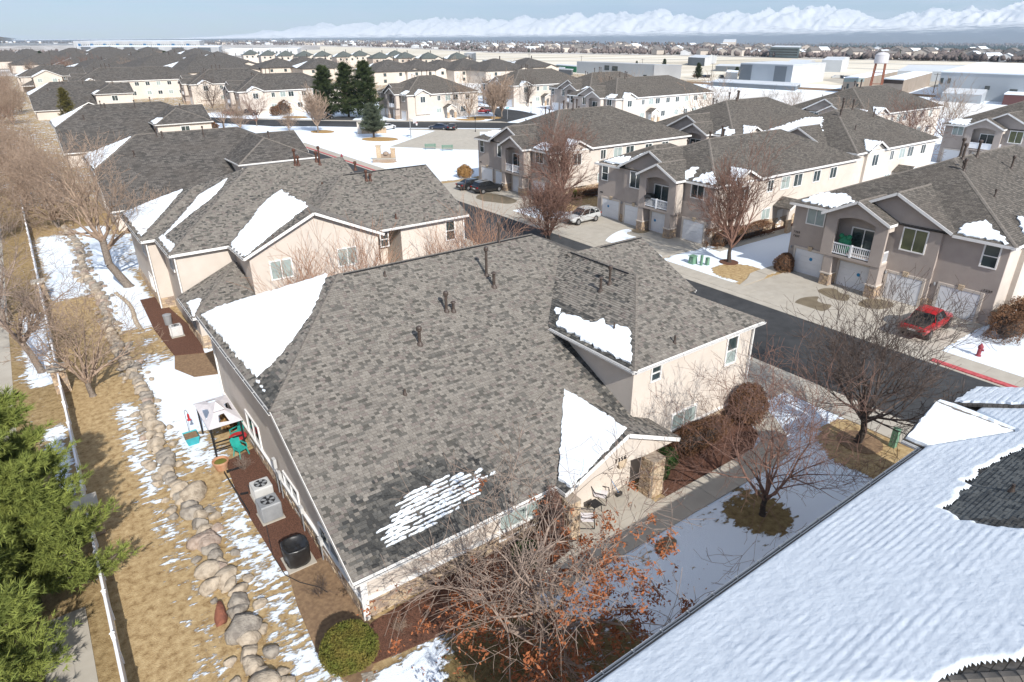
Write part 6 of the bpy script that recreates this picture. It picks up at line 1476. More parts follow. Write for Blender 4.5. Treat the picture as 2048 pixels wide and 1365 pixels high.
shrub(G(700, 1322), 0.98, 0.98, 0.80, 'hedge_green', 9000, 0.055, 'round clipped green bush at the near corner of the house', 1, inner='hedge_green')
shrub((29.3, 19.2-1.3, 0), 1.15, 0.9, 1.25, 'hedge_brown', 7000, 0.07, 'round brown bush at the right corner of the big house', 2)
shrub((25.2, 18.0, 0), 2.3, 0.75, 0.85, 'hedge_brown', 6000, 0.07, 'low dark shrubs under the wing window, beside the walk', 3)
shrub((21.55, 17.3, 0), 0.45, 0.45, 0.55, 'leaf_green', 2500, 0.05, 'small round green bush beside the porch pillar', 4, inner='leaf_green')
shrub((22.5, 17.75, 0), 0.62, 0.55, 0.62, 'leaf_green', 3000, 0.05, 'larger green bush right of the one at the porch pillar', 5, inner='leaf_green')
shrub((12.7, 16.6, 0), 0.7, 0.6, 0.6, 'leaf_green', 2200, 0.05, 'green shrub under the front window, behind the big bare tree', 6)
shrub((14.5, 17.0, 0), 0.5, 0.5, 1.5, 'twig_red', 2500, 0.09, 'thin red-twigged shrub at the left porch pillar', 7, inner='twig_dark', aspect=0.2)
shrub(G(1567, 541), 0.95, 0.9, 0.95, 'hedge_brown', 4000, 0.08, 'round brown bush at the left corner of the near garage block', 8)
shrub((54.3, 13.9, 0), 1.6, 1.0, 1.15, 'hedge_brown', 6000, 0.08, 'large brown hedge right of the red pickup', 9, boxy=0.7)
shrub((56.8, 13.6, 0), 1.5, 1.1, 1.25, 'hedge_brown', 5000, 0.09, 'darker brown hedge at the right edge, behind the large one', 10, boxy=0.8)
shrub((56.9, 40.9, 0), 1.7, 0.8, 1.0, 'hedge_brown', 5000, 0.08, 'clipped brown hedge beside the last middle garage door', 11, boxy=0.6)
shrub((61.5, 41.0, 0), 3.4, 0.7, 0.8, 'hedge_brown', 5000, 0.09, 'long brown hedge along the middle block side wall', 12, boxy=0.7)
shrub((55.0, 88.2, 0), 1.2, 1.2, 1.05, 'straw', 3500, 0.10, 'tan round bush at the left corner of the far garage block', 13, inner='straw')
shrub((63, 66.6, 0), 4.0, 0.8, 0.6, 'hedge_brown', 4000, 0.10, 'dark low hedge along the side wall of the far garage block', 14, boxy=0.7)
shrub((58.4, 66.4, 0), 0.6, 0.6, 0.8, 'hedge_green', 1500, 0.09, 'yellow-green shrub at the corner of the far garage block', 15)
for i, (x, y, rx, rz, lab) in enumerate(((914, 233, 1.3, 0.8, 'low olive bush right of the white door'), (846, 234, 1.6, 0.9, 'dark red bush between the two arched porches'), (925, 231, 1.1, 1.2, 'brown bush near the right end of the arched-porch house'), (552, 232, 1.6, 1.4, 'clipped brown bush beside the white garage door on the left'), (568, 230, 2.2, 2.0, 'tall tan bush right of the clipped brown one'), (429, 270, 1.2, 1.6, 'round brown bush at the corner of the fourth roof'))):
    shrub(G(x, y), rx, rx*0.9, rz, 'hedge_brown', 900, 0.22, lab, 20+i)
for i, (x, y, lab) in enumerate(((800, 1262, 'small pale twiggy shrub in the front mulch bed'), (640, 1190, 'thin dark twiggy shrub by the corner of the house'), (490, 940, 'grey twiggy shrub beside the two air conditioners'), (310, 590, 'grey twiggy shrub in the second house bed'))):
    px = tree_meshes(70+i, 'twig_grey', ('twig_pale', 'twig_dark', 'twig_grey', 'twig_grey')[i], H=(0.7, 0.9, 1.1, 1.5)[i], trunk=0.05, r0=0.014, limbs=14, spread=1.1, up=0.4, levels=3, kids=(5, 5, 4), ratio=0.55, crook=0.16, tip=0.003)
    plant_tree('twig_shrub', G(x, y), px, lab, 'shrub', None, i)
# ---------------------------------------------------------------- vehicles
def car(loc, heading, paintm, style, label, far=False, group=None, scale=1.0):
    """x = forward in the car's own frame; stations carry sill, belt and roof; greenhouse panes are parts"""
    o = empty({'sedan': 'parked_car', 'suv': 'parked_suv', 'pickup': 'pickup_truck'}[style], loc, label, 'car' if style != 'pickup' else 'pickup', group, heading); o.scale = (scale,)*3
    if style == 'sedan':
        L, Wd = 4.85, 0.92; st = [(-2.42, .42, .78, .62), (-2.36, .30, .95, .80), (-1.9, .26, 1.02, .90), (-1.0, .24, .98, .92), (0.0, .22, .95, .92), (0.9, .22, .92, .92), (1.7, .24, .86, .90), (2.2, .26, .76, .82), (2.42, .38, .62, .62)]
        gh = [(-1.75, 1.01), (-1.05, 1.36), (-0.4, 1.44), (0.35, 1.42), (1.15, 0.92)]; wx = (-1.42, 1.45); wr = 0.34
    elif style == 'suv':
        L, Wd = 4.65, 0.92; st = [(-2.28, .52, .92, .72), (-2.24, .40, 1.08, .84), (-1.8, .34, 1.10, .91), (-0.9, .30, 1.06, .93), (0.0, .28, 1.04, .93), (0.9, .28, 1.02, .93), (1.6, .30, .98, .91), (2.1, .34, .88, .83), (2.30, .48, .70, .66)]
        gh = [(-2.12, 1.09), (-1.75, 1.55), (-0.9, 1.66), (0.15, 1.64), (1.05, 1.02)]; wx = (-1.36, 1.42); wr = 0.37
    else:
        L, Wd = 5.5, 0.95; st = [(-2.75, .60, 1.06, .86), (-2.70, .55, 1.10, .93), (-1.8, .50, 1.10, .95), (-0.8, .42, 1.10, .95), (0.2, .40, 1.10, .95), (1.1, .40, 1.08, .95), (1.8, .44, 1.04, .94), (2.4, .48, .98, .88), (2.72, .58, .80, .70)]
        gh = [(-1.0, 1.10), (-0.85, 1.66), (-0.2, 1.76), (0.5, 1.74), (1.15, 1.09)]; wx = (-1.65, 1.75); wr = 0.40
    sec = lambda x, sill, belt, w: [(x, -w*0.86, sill), (x, -w, sill+0.12), (x, -w*1.01, (sill+belt)/2), (x, -w*0.95, belt-0.03), (x, -w*0.80, belt+0.015), (x, 0, belt+0.035), (x, w*0.80, belt+0.015), (x, w*0.95, belt-0.03), (x, w*1.01, (sill+belt)/2), (x, w, sill+0.12), (x, w*0.86, sill)]
    V, F = [], []; k = 11
    for s in st: V += sec(*s)
    for i in range(len(st)-1):
        for j in range(k-1): F.append([i*k+j, i*k+j+1, (i+1)*k+j+1, (i+1)*k+j])
        F.append([i*k+k-1, i*k, (i+1)*k, (i+1)*k+k-1])
    F += [list(range(k))[::-1], [(len(st)-1)*k+j for j in range(k)]]
    if style == 'pickup':     # open bed cut as a dark well set into the body top
        pass
    b = MB(); b.add([(x, -y, z) for x, y, z in V], F); body = b.build('body', paintm, o, world=False, smooth=True)
    md = body.modifiers.new('b', 'BEVEL'); md.width = 0.03; md.segments = 2; md.limit_method = 'ANGLE'; md.angle_limit = 0.6
    # cabin
    tum = 0.80; wb = Wd*0.93; wt = Wd*0.72
    def ring(x, z, w): return [(x, -w, z), (x, w, z)]
    zb = [gh[0][1], None, None, None, gh[-1][1]]; belt = lambda x: np.interp(x, [s[0] for s in st], [s[2] for s in st])+0.005
    roofp = [(gh[1][0], gh[1][1]), (gh[2][0], gh[2][1]), (gh[3][0], gh[3][1])]
    b = MB(); v = []
    for x, z in roofp: v += [(x, -wt, z-0.02), (x, -wt*0.6, z+0.015), (x, wt*0.6, z+0.015), (x, wt, z-0.02)]
    v2 = [(x, y, z-0.05) for x, y, z in v]; f = []
    for i in range(2): f += [[i*4+j, i*4+j+1, (i+1)*4+j+1, (i+1)*4+j] for j in range(3)]
    nv = len(v); allf = [list(reversed(q)) for q in f]+[[a+nv for a in q] for q in f]
    edge = [0, 1, 2, 3, 7, 11, 10, 9, 8, 4]; 
    for a, c in zip(edge, edge[1:]+edge[:1]): allf.append([a, c, c+nv, a+nv])
    b.add(v+v2, allf); b.build('roof_panel', paintm, o, world=False, smooth=False)
    def pane(name, pts, m='car_glass'):
        q = MB(); n = newell(pts); q.prism([Vector(p) for p in pts], n*0.012); return q.build(name, m, o, world=False)
    x0, x4 = gh[0][0], gh[4][0]; r1, r3 = gh[1], gh[3]
    pane('windscreen', [(x4, -wb*0.92, gh[4][1]), (x4, wb*0.92, gh[4][1]), (r3[0], wt, r3[1]-0.03), (r3[0], -wt, r3[1]-0.03)])
    pane('rear_window', [(x0, wb*0.92, gh[0][1]), (x0, -wb*0.92, gh[0][1]), (r1[0], -wt, r1[1]-0.03), (r1[0], wt, r1[1]-0.03)])
    for s in (-1, 1):
        cuts = [0.05, 0.42, 0.46, 0.95] if style != 'suv' else [0.03, 0.24, 0.27, 0.56, 0.59, 0.96]
        bx = lambda t: x0+(x4-x0)*t; tx = lambda t: r1[0]+(r3[0]-r1[0])*min(1, max(0, (t-0.05)/0.9))
        for i in range(0, len(cuts), 2):
            t0, t1 = cuts[i], cuts[i+1]
            pts = [(bx(t0), s*wb, belt(bx(t0))), (bx(t1), s*wb, belt(bx(t1))), (tx(t1), s*(wt+0.015), np.interp(tx(t1), [g[0] for g in gh], [g[1] for g in gh])-0.06), (tx(t0), s*(wt+0.015), np.interp(tx(t0), [g[0] for g in gh], [g[1] for g in gh])-0.06)]
            pane('side_window', pts if s < 0 else pts[::-1])
        # pillars as a painted shell just inside the glass
        pts = [(x0, s*wb*0.975, gh[0][1]), (x4, s*wb*0.975, gh[4][1]), (r3[0]+0.02, s*wt*0.985, r3[1]-0.02), (gh[2][0], s*wt*0.985, gh[2][1]-0.02), (r1[0]-0.02, s*wt*0.985, r1[1]-0.02)]
        pane('side_frame', pts if s < 0 else pts[::-1], paintm)
        m_ = MB(); m_.box(1.0 if style != 'pickup' else 0.95, 1.2 if style != 'pickup' else 1.15, s*(wb+0.02) if s > 0 else -(wb+0.20), s*(wb+0.20) if s > 0 else -(wb+0.02), 0.97, 1.12); m_.build('mirror', paintm, o, world=False)
        for w in wx:
            q = MB(); q.lathe((0, 0, 0), [(wr*0.6, -0.11), (wr*0.94, -0.10), (wr, -0.06), (wr, 0.06), (wr*0.94, 0.10), (wr*0.6, 0.11)], 20); t = q.build('wheel', 'tyre', o, world=False, smooth=False)
            t.location = (w, s*(Wd-0.08), wr); t.rotation_euler = (math.pi/2, 0, 0)
            q = MB(); q.lathe((0, 0, 0), [(0.06, -0.118), (wr*0.62, -0.112), (wr*0.62, 0.112), (0.06, 0.118)], 14); rm = q.build('rim', 'rim', t, world=False)
            q = MB(); q.lathe((0, 0, 0), [(wr*1.14, -0.10), (wr*1.14, 0.10)], 20); a = q.build('wheel_arch', 'black_plastic', o, world=False); a.location = (w, s*(Wd-0.105), wr+0.02); a.rotation_euler = (math.pi/2, 0, 0)
        hl = MB(); fx = st[-2][0]; hl.box(fx-0.02, fx+0.16, min(s*0.45, s*0.76), max(s*0.45, s*0.76), st[-2][2]-0.18, st[-2][2]-0.05); hl.build('headlight', 'head_light', o, world=False)
        tl = MB(); rx = st[1][0]; tl.box(rx-0.10, rx+0.05, min(s*0.55, s*0.85), max(s*0.55, s*0.85), st[1][2]-0.22, st[1][2]-0.06); tl.build('tail_light', 'tail_light', o, world=False)
    q = MB(); q.box(st[0][0]-0.03, st[1][0]+0.05, -0.78, 0.78, st[1][1]+0.02, st[1][1]+0.20); q.build('rear_bumper', 'black_plastic', o, world=False)
    q = MB(); q.box(st[-2][0]+0.02, st[-1][0]+0.03, -0.66, 0.66, st[-2][1]+0.02, st[-2][1]+0.18); q.build('front_bumper', 'black_plastic', o, world=False)
    q = MB(); q.box(st[-1][0]-0.03, st[-1][0]+0.015, -0.40, 0.40, st[-1][1]+0.06, st[-1][1]+0.20); q.build('grille', 'black_plastic', o, world=False)
    q = MB(); q.box(st[0][0]-0.035, st[0][0]+0.01, -0.26, 0.26, st[0][1]+0.16, st[0][1]+0.29); q.build('licence_plate', 'paint_white', o, world=False)
    if style == 'suv':
        for s in (-1, 1):
            q = MB(); q.bar((-1.7, s*wt*0.86, 1.66), (0.1, s*wt*0.86, 1.72), 0.05, 0.05); q.build('roof_rail', 'metal_grey', o, world=False)
    if style == 'pickup':
        q = MB(); q.box(-2.62, -1.08, -0.74, 0.74, 1.09, 1.165); q.build('bed_cover', 'black_plastic', o, world=False)
    return o
D2 = math.radians
car(G(*(880+215/6.203, 220+940/6.203)), D2(0), 'paint_black', 'sedan', 'black sedan parked on the snow side, leftmost car at the garage doors') if False else None
car((51.6, 80.6, 0.03), D2(2), 'paint_black', 'sedan', 'black sedan parked beside the black off-roader, nearer the snow field')
car((51.9, 77.35, 0.03), D2(2), 'paint_black', 'suv', 'black off-road car parked before the far garage doors')
car((51.6, 56.9, 0.03), D2(182), 'paint_silver', 'suv', 'silver car parked nose to the road on the snowy driveway')
car((51.0, 18.0, 0.03), D2(3), 'paint_red', 'pickup', 'red pickup parked at the last garage door on the right')
pk = 'dark cars parked by the games court'
car(G(879, 259.5), D2(128), 'paint_navy', 'sedan', 'dark blue car with its nose to the camera by the games court', group=pk)
car(G(905, 259.5), D2(50), 'paint_black', 'sedan', 'black car with red tail lights by the games court', group=pk)
car(G(774, 259.5), D2(20), 'paint_white', 'sedan', 'white car half hidden behind the spruce')
car(G(962, 227.5), D2(-20), 'paint_red', 'pickup', 'red car at the corner of the arched-porch house')
car(G(464, 231), D2(-40), 'paint_maroon', 'suv', 'dark red car behind the bare trees at the left garage doors')
car(G(498, 231), D2(-40), 'paint_black', 'pickup', 'black pickup parked at the left garage doors')
car(G(651, 239.5), D2(20), 'paint_black', 'suv', 'black car in the marked bay behind the fan-shaped tree')
# ---------------------------------------------------------------- fence, boulders and garden things
def white_fence():
    o = empty('vinyl_fence', (-1.65, 55, 0), 'white vinyl fence stepping along the left side, with stone pillars', 'fence'); rng = np.random.default_rng(4)
    X = -1.65; y = 9.0; k = 0; gaps = {45.6: 1, 29.4: 1, 64.5: 1, 98.0: 1}
    panel = None; post = None
    def put(proto, x, y, z, rx=0.0):
        c = proto.copy(); COL.objects.link(c); c.parent = o; c.location = (x-o.location.x, y-o.location.y, z); c.rotation_euler = (rx, 0, 0); return c
    b = MB(); b.box(-0.06, 0.06, -0.06, 0.06, 0, 1.45); b.lathe((0, 0, 1.45), [(0.09, 0), (0.09, 0.03), (0.01, 0.10)], 4)
    post = b.build('post', 'white_vinyl', o, world=False)
    b = MB(); b.box(-0.022, 0.022, 0.06, 2.36, 0.06, 1.22); panel = b.build('panel', 'white_vinyl', o, world=False)
    b = MB(); b.box(-0.045, 0.045, 0.06, 2.36, 1.22, 1.32); rail = b.build('top_rail', 'white_vinyl', o, world=False)
    first = True
    while y < 110:
        dz = 0.10*(k % 2)+rng.uniform(-0.03, 0.06)
        if first: post.location = panel.location = rail.location = (X-o.location.x, y-o.location.y, dz); first = False
        else: put(post, X, y, dz); put(panel, X, y, dz, 0.012); put(rail, X, y, dz, 0.012)
        y += 2.42; k += 1
    for yy in (29.6, 45.6, 65.2):
        b = MB(); b.box(X-0.36, X+0.36, yy-0.36, yy+0.36, 0, 1.55); pl = b.build('pillar', 'mortar', o)
        stone_band(o, Vector((X+0.36, yy-0.36, 0)), (0, 1, 0), (1, 0, 0), 0.72, 1.55, int(yy), single=True, mats=('stone_a', 'stone_b', 'stone_c')); stone_band(o, Vector((X-0.36, yy-0.36, 0)), (1, 0, 0), (0, -1, 0), 0.72, 1.55, int(yy)+1, single=True)
        b = MB(); b.box(X-0.5, X+0.5, yy-0.5, yy+0.5, 1.55, 1.68); b.build('pillar_cap', 'concrete', o)
    return o
white_fence()
def boulder_wall():
    o = empty('boulder_wall', (2.0, 50, 0), 'line of rounded landscape boulders running up the lawn beside the house', 'boulder wall'); rng = np.random.default_rng(9)
    kinds = ('boulder_tan', 'boulder_grey', 'boulder_pink', 'boulder_tan', 'boulder_grey', 'boulder_tan'); y = 15.4; i = 0
    def one(x, y, rx, ry, rz, m, sd):
        r2 = np.random.default_rng(sd); V, F = blob(r2, 1, 1, 1, 3, 0.10)
        for _ in range(16):
            nn = r2.normal(size=3); nn /= np.linalg.norm(nn); dd = V@nn; lim = r2.uniform(0.48, 0.86); V = V-np.maximum(dd-lim, 0)[:, None]*nn*0.92
        V = V+r2.normal(0, 0.02, V.shape); V = V*np.array([rx, ry, rz])*1.25; V[:, 2] = np.maximum(V[:, 2]+rz*0.30, -0.05); a = r2.uniform(-0.6, 0.6); c, s = math.cos(a), math.sin(a)
        V = V@np.array([[c, s, 0], [-s, c, 0], [0, 0, 1]]); me = np_mesh('boulder', V, F, m, smooth=False); q = link('boulder', me, o); q.location = (x-o.location.x, y-o.location.y, 0)
    while y < 92:
        near = y < 52; s = rng.uniform(0.26, 0.46) if near else rng.uniform(0.26, 0.42)
        one(2.15+0.22*math.sin(y*0.33)+rng.normal(0, 0.10), y, s*rng.uniform(0.85, 1.3), s*rng.uniform(0.8, 1.1), s*0.72, kinds[rng.integers(0, 6)], i*3+1)
        if rng.uniform() < 0.62: s2 = s*rng.uniform(0.5, 0.8); one(2.15+0.22*math.sin(y*0.33)+rng.choice([-1, 1])*rng.uniform(0.55, 0.8), y+rng.uniform(-0.3, 0.3), s2, s2, s2*0.65, kinds[rng.integers(0, 6)], i*3+2)
        y += s*1.42; i += 1
    for (px, py, rx, ry, rz, m, sd) in ((492, 1258, 0.75, 0.62, 0.42, 'boulder_grey', 901), (440, 1237, 0.26, 0.52, 0.32, 'boulder_red', 902), (412, 1080, 0.66, 0.46, 0.34, 'boulder_pink', 903), (386, 990, 0.58, 0.80, 0.34, 'boulder_tan', 904), (418, 1150, 0.5, 0.42, 0.36, 'boulder_tan', 905), (432, 1172, 0.6, 0.34, 0.34, 'boulder_tan', 906)):
        q = G(px, py); one(q.x, q.y, rx, ry, rz, m, sd)
    return o
boulder_wall()

def ac_unit(x, y, w, h, m, top, label, name='air_conditioner'):
    o = empty(name, (x, y, 0.05), label, 'air conditioner'); a = w/2
    b = MB(); pts = []
    for sx, sy in ((-1, -1), (1, -1), (1, 1), (-1, 1)): pts.append((x+sx*a, y+sy*a, 0.1))
    b.box(x-a-0.05, x+a+0.05, y-a-0.05, y+a+0.05, 0.02, 0.10); b.build('pad', 'concrete', o)
    b = MB(); b.box(x-a, x+a, y-a, y+a, 0.10, 0.10+h); c = b.build('casing', m, o); md = c.modifiers.new('b', 'BEVEL'); md.width = 0.07; md.segments = 3
    for k in range(9):
        t = -a+0.10+k*(w-0.2)/8
        q = MB(); q.box(x+t-0.012, x+t+0.012, y-a-0.015, y-a+0.004, 0.16, h); q.build('louvre', top, o)
        q = MB(); q.box(x-a-0.015, x-a+0.004, y+t-0.012, y+t+0.012, 0.16, h); q.build('louvre', top, o)
    b = MB(); b.lathe((x, y, 0.10+h-0.004), [(a*0.80, 0), (a*0.80, 0.012), (a*0.72, 0.012)], 24); b.build('fan_guard', top, o)
    b = MB(); b.lathe((x, y, 0.10+h+0.006), [(a*0.70, 0), (a*0.70, 0.006)], 24); b.build('fan_well', 'black_plastic', o)
    for k in range(5):
        an = k*1.2566; d = Vector((math.cos(an), math.sin(an), 0)); s = Vector((-d.y, d.x, 0)); c0 = Vector((x, y, 0.10+h+0.014))
        q = MB(); q.prism([c0+d*a*0.14-s*0.03, c0+d*a*0.62-s*0.08, c0+d*a*0.64+s*0.08, c0+d*a*0.16+s*0.04], (0, 0, 0.012)); q.build('fan_blade', 'metal_grey', o)
    b = MB(); b.lathe((x, y, 0.10+h+0.012), [(0.09, 0), (0.09, 0.03), (0.05, 0.05)], 12); b.build('fan_hub', 'black_plastic', o); return o
ac_unit(5.05, 25.9, 0.92, 0.86, 'metal_grey', 'metal_grey', 'grey air conditioner with dark round fan, nearer of the two')
ac_unit(5.20, 27.55, 0.88, 0.72, 'metal_pale', 'metal_pale', 'pale air conditioner with grid sides, behind the grey one')
ac_unit(5.9, 50.3, 0.8, 0.75, 'metal_pale', 'white_trim', 'white air conditioner by the corner of the second house')
def meter_set(x, y):
    o = empty('electric_meter', (x, y, 0), 'grey meter boxes and conduit on the stone wall by the air conditioners', 'meter')
    for k, (dy, z, h) in enumerate(((0, 1.5, 0.5), (-0.55, 1.2, 0.35), (-3.4, 1.1, 0.3), (-5.6, 0.9, 0.3))):
        b = MB(); b.box(x-0.14, x, y+dy-0.14, y+dy+0.14, z, z+h); b.build('box', 'metal_pale', o); b = MB(); b.tube((x-0.07, y+dy, 0), (x-0.07, y+dy, z), 0.03, n=8); b.build('conduit', 'metal_grey', o)
meter_set(6.02, 27.4)
def covered_grill(x, y):
    o = empty('covered_grill', (x, y, 0), 'grill or bin wrapped in a black plastic cover on a concrete pad', 'cover'); rng = np.random.default_rng(3)
    b = MB(); b.box(x-0.55, x+0.62, y-0.55, y+0.55, 0.02, 0.11); b.build('pad', 'concrete', o)
    n = 28; V = []; F = []
    prof = [(0.46, 0.10), (0.50, 0.25), (0.52, 0.6), (0.54, 0.95), (0.50, 1.03), (0.44, 0.98), (0.34, 0.86), (0.16, 0.82), (0.02, 0.84)]
    for r, z in prof:
        for i in range(n):
            a = 2*math.pi*i/n; sq = 1/max(abs(math.cos(a)), abs(math.sin(a)))**0.6; w = 1+rng.normal(0, 0.022)+0.02*math.sin(a*9+z*5); V.append((r*sq*w*math.cos(a), r*sq*w*math.sin(a), z+rng.normal(0, 0.012)))
    for k in range(len(prof)-1): F += [[k*n+i, k*n+(i+1) % n, (k+1)*n+(i+1) % n, (k+1)*n+i] for i in range(n)]
    b = MB(); b.add([(x+p[0], y+p[1], p[2]) for p in V], F+[list(range(n))[::-1], [(len(prof)-1)*n+i for i in range(n)]]); b.build('cover', 'black_plastic', o, smooth=True)
covered_grill(5.05, 22.35)
def gazebo(cx, cy):
    o = empty('gazebo', (cx, cy, 0), 'small gazebo with torn white canopy on black posts beside the house', 'gazebo'); wx, wy, h = 0.74, 1.55, 1.9; x0, x1, y0, y1 = cx-wx, cx+wx, cy-wy, cy+wy
    for x in (x0, x1):
        for y in (y0, y1): b = MB(); b.box(x-0.04, x+0.04, y-0.04, y+0.04, 0, h); b.build('post', 'black_metal', o)
    for a, c in (((x0, y0), (x1, y0)), ((x1, y0), (x1, y1)), ((x1, y1), (x0, y1)), ((x0, y1), (x0, y0))):
        b = MB(); b.bar((a[0], a[1], h), (c[0], c[1], h), 0.05, 0.05); b.build('top_rail', 'black_metal', o)
    for z in (0.62, 1.02): b = MB(); b.bar((x0, y0, z), (x1, y0, z), 0.05, 0.06); b.build('side_rail', 'black_metal', o)
    c = Vector((cx, cy, 0)); top = h+0.42; corners = [(x0-0.1, y0-0.1, h+0.02), (x1+0.1, y0-0.1, h+0.02), (x1+0.1, y1+0.1, h+0.02), (x0-0.1, y1+0.1, h+0.02)]; ap = Vector((cx, cy, top)); rng = np.random.default_rng(2)
    for i in range(4):       # each side of the canopy with a ragged hole through which the frame shows
        A, B = Vector(corners[i]), Vector(corners[(i+1) % 4]); S = lambda u, v: A*(1-u)*(1-v)+B*u*(1-v)+(ap+(A*(1-u)+B*u-ap)*0.30)*v
        hole = [(0.32, 0.30), (0.68, 0.26), (0.66, 0.74), (0.36, 0.72)]; hh = [S(u+rng.normal(0, 0.03), v+rng.normal(0, 0.03)) for u, v in hole]; oc = [S(0, 0), S(1, 0), S(1, 1), S(0, 1)]
        b = MB(); b.add(oc+hh, [(0, 1, 5, 4), (1, 2, 6, 5), (2, 3, 7, 6), (3, 0, 4, 7)]); b.build('canopy_panel', 'cloth_white', o)
    q = [ap+(Vector(k)-ap)*0.34+Vector((0, 0, 0.08)) for k in corners]; b = MB(); b.add(q+[ap+Vector((0, 0, 0.22))], [(0, 1, 4), (1, 2, 4), (2, 3, 4), (3, 0, 4)]); b.build('canopy_top', 'cloth_white', o)
    for k in corners: b = MB(); b.bar(Vector(k)-Vector((0, 0, 0.05)), ap-Vector((0, 0, 0.02)), 0.03, 0.03); b.build('rafter', 'black_metal', o)
gazebo(4.95, 33.6)
def garden_chair(x, y, rz, m, label, group=None):
    o = empty('garden_chair', (x, y, 0.05), label, 'chair', group, rz); L = lambda b, n, mm=m: b.build(n, mm, o, world=False)
    b = MB(); b.box(-0.25, 0.25, -0.24, 0.24, 0.40, 0.44); L(b, 'seat')
    b = MB(); b.prism([(-0.25, 0.22, 0.44), (0.25, 0.22, 0.44), (0.27, 0.36, 0.92), (0.14, 0.39, 1.0), (-0.14, 0.39, 1.0), (-0.27, 0.36, 0.92)], (0, 0.03, 0)); L(b, 'backrest')
    for sx in (-1, 1):
        for sy in (-1, 1): b = MB(); b.bar((sx*0.22, sy*0.21, 0.41), (sx*0.28, sy*0.27, 0), 0.05, 0.05); L(b, 'leg')
        b = MB(); b.bar((sx*0.27, -0.22, 0.64), (sx*0.27, 0.28, 0.66), 0.06, 0.03); L(b, 'armrest')
        b = MB(); b.bar((sx*0.27, -0.2, 0.42), (sx*0.27, -0.2, 0.64), 0.04, 0.03); L(b, 'arm_post')
garden_chair(5.35, 31.7, 0.4, 'teal_plastic', 'teal plastic garden chair under the gazebo, nearest'); garden_chair(5.6, 33.3, -1.2, 'teal_plastic', 'teal plastic garden chair under the gazebo by the wall')
o = empty('garden_table', (5.5, 32.5, 0.05), 'teal round garden table with a red top edge under the gazebo', 'table'); b = MB(); b.lathe((5.5, 32.5, 0.72), [(0.42, 0), (0.45, 0.02), (0.44, 0.04)], 18); b.build('table_top', 'red_plastic', o)
for k in range(4): b = MB(); b.bar((5.5+0.25*math.cos(k*1.57), 32.5+0.25*math.sin(k*1.57), 0.72), (5.5+0.32*math.cos(k*1.57), 32.5+0.32*math.sin(k*1.57), 0.05), 0.05, 0.05); b.build('leg', 'teal_plastic', o)
shrub((5.6, 34.9, 0), 0.45, 0.6, 0.55, 'straw', 1500, 0.12, 'heap of straw-coloured grass behind the gazebo chairs', 31, inner='straw', name='straw_heap', cat='grass clump')
def pot(x, y, s, m, label, m2='soil'):
    o = empty('plant_pot', (x, y, 0), label, 'plant pot'); b = MB(); b.lathe((x, y, 0), [(0.24*s, 0), (0.27*s, 0.05), (0.36*s, 0.42*s), (0.38*s, 0.44*s), (0.41*s, 0.45*s), (0.41*s, 0.54*s), (0.36*s, 0.54*s), (0.35*s, 0.44*s)], 20); b.build('pot_body', m, o, smooth=False)
    b = MB(); b.lathe((x, y, 0.40*s), [(0.34*s, 0), (0.3*s, 0.06), (0.1, 0.09)], 12); b.build('soil', m2, o)
pot(4.2, 31.1, 1.0, 'terracotta', 'terracotta pot with withered plants at the lawn edge', 'hedge_green')
def planter(x, y):
    o = empty('planter_box', (x, y, 0), 'turquoise square planter box on the snow by the gazebo', 'planter'); b = MB(); v = [(x-0.26, y-0.3, 0), (x+0.26, y-0.3, 0), (x+0.26, y+0.3, 0), (x-0.26, y+0.3, 0), (x-0.36, y-0.42, 0.5), (x+0.36, y-0.42, 0.5), (x+0.36, y+0.42, 0.5), (x-0.36, y+0.42, 0.5)]
    b.add(v, [(0, 3, 2, 1), (0, 1, 5, 4), (1, 2, 6, 5), (2, 3, 7, 6), (3, 0, 4, 7)]); b.build('box', 'teal_blue', o); b = MB(); b.box(x-0.32, x+0.32, y-0.38, y+0.38, 0.38, 0.44); b.build('soil', 'soil', o)
    return o
planter(3.55, 34.6)
o = empty('bird_feeder', (3.6, 35.5, 0), 'red glass bird feeder hanging from a thin black hook', 'bird feeder'); b = MB(); b.path([(3.6, 35.5, 0), (3.6, 35.5, 1.5), (3.65, 35.35, 1.65), (3.7, 35.2, 1.6), (3.7, 35.15, 1.5)], 0.012); b.build('hook', 'black_metal', o); b = MB(); b.lathe((3.7, 35.15, 1.08), [(0.10, 0), (0.10, 0.05), (0.05, 0.10), (0.06, 0.3), (0.04, 0.4)], 12); b.build('bottle', 'red_plastic', o)
def low_edging(label, pts):
    o = empty('garden_edging', (pts[0][0], pts[0][1], 0), label, 'edging')
    for a, c in zip(pts[:-1], pts[1:]):
        b = MB(); b.bar((a[0], a[1], 0.08), (c[0], c[1], 0.08), 0.04, 0.16); b.build('strip', 'black_metal', o)
low_edging('black metal edging round the twiggy bed beside the house', [(4.2, 30.6), (4.25, 28.4), (4.3, 26.6)]); low_edging('short black picket edging between pot and bed', [(4.3, 30.6), (5.2, 30.5)]); low_edging('short black picket edging left of the air conditioners', [(4.35, 28.3), (4.7, 28.2)])
o = empty('garden_hose', (4.4, 24, 0.05), 'thin black hose trailing over the bare soil by the house', 'hose'); b = MB(); b.path([tuple(G(x, y, 0.06)) for x, y in ((495, 970), (530, 1040), (545, 1110), (570, 1150), (600, 1165), (640, 1175), (655, 1185))], 0.018); b.build('hose', 'black_plastic', o)
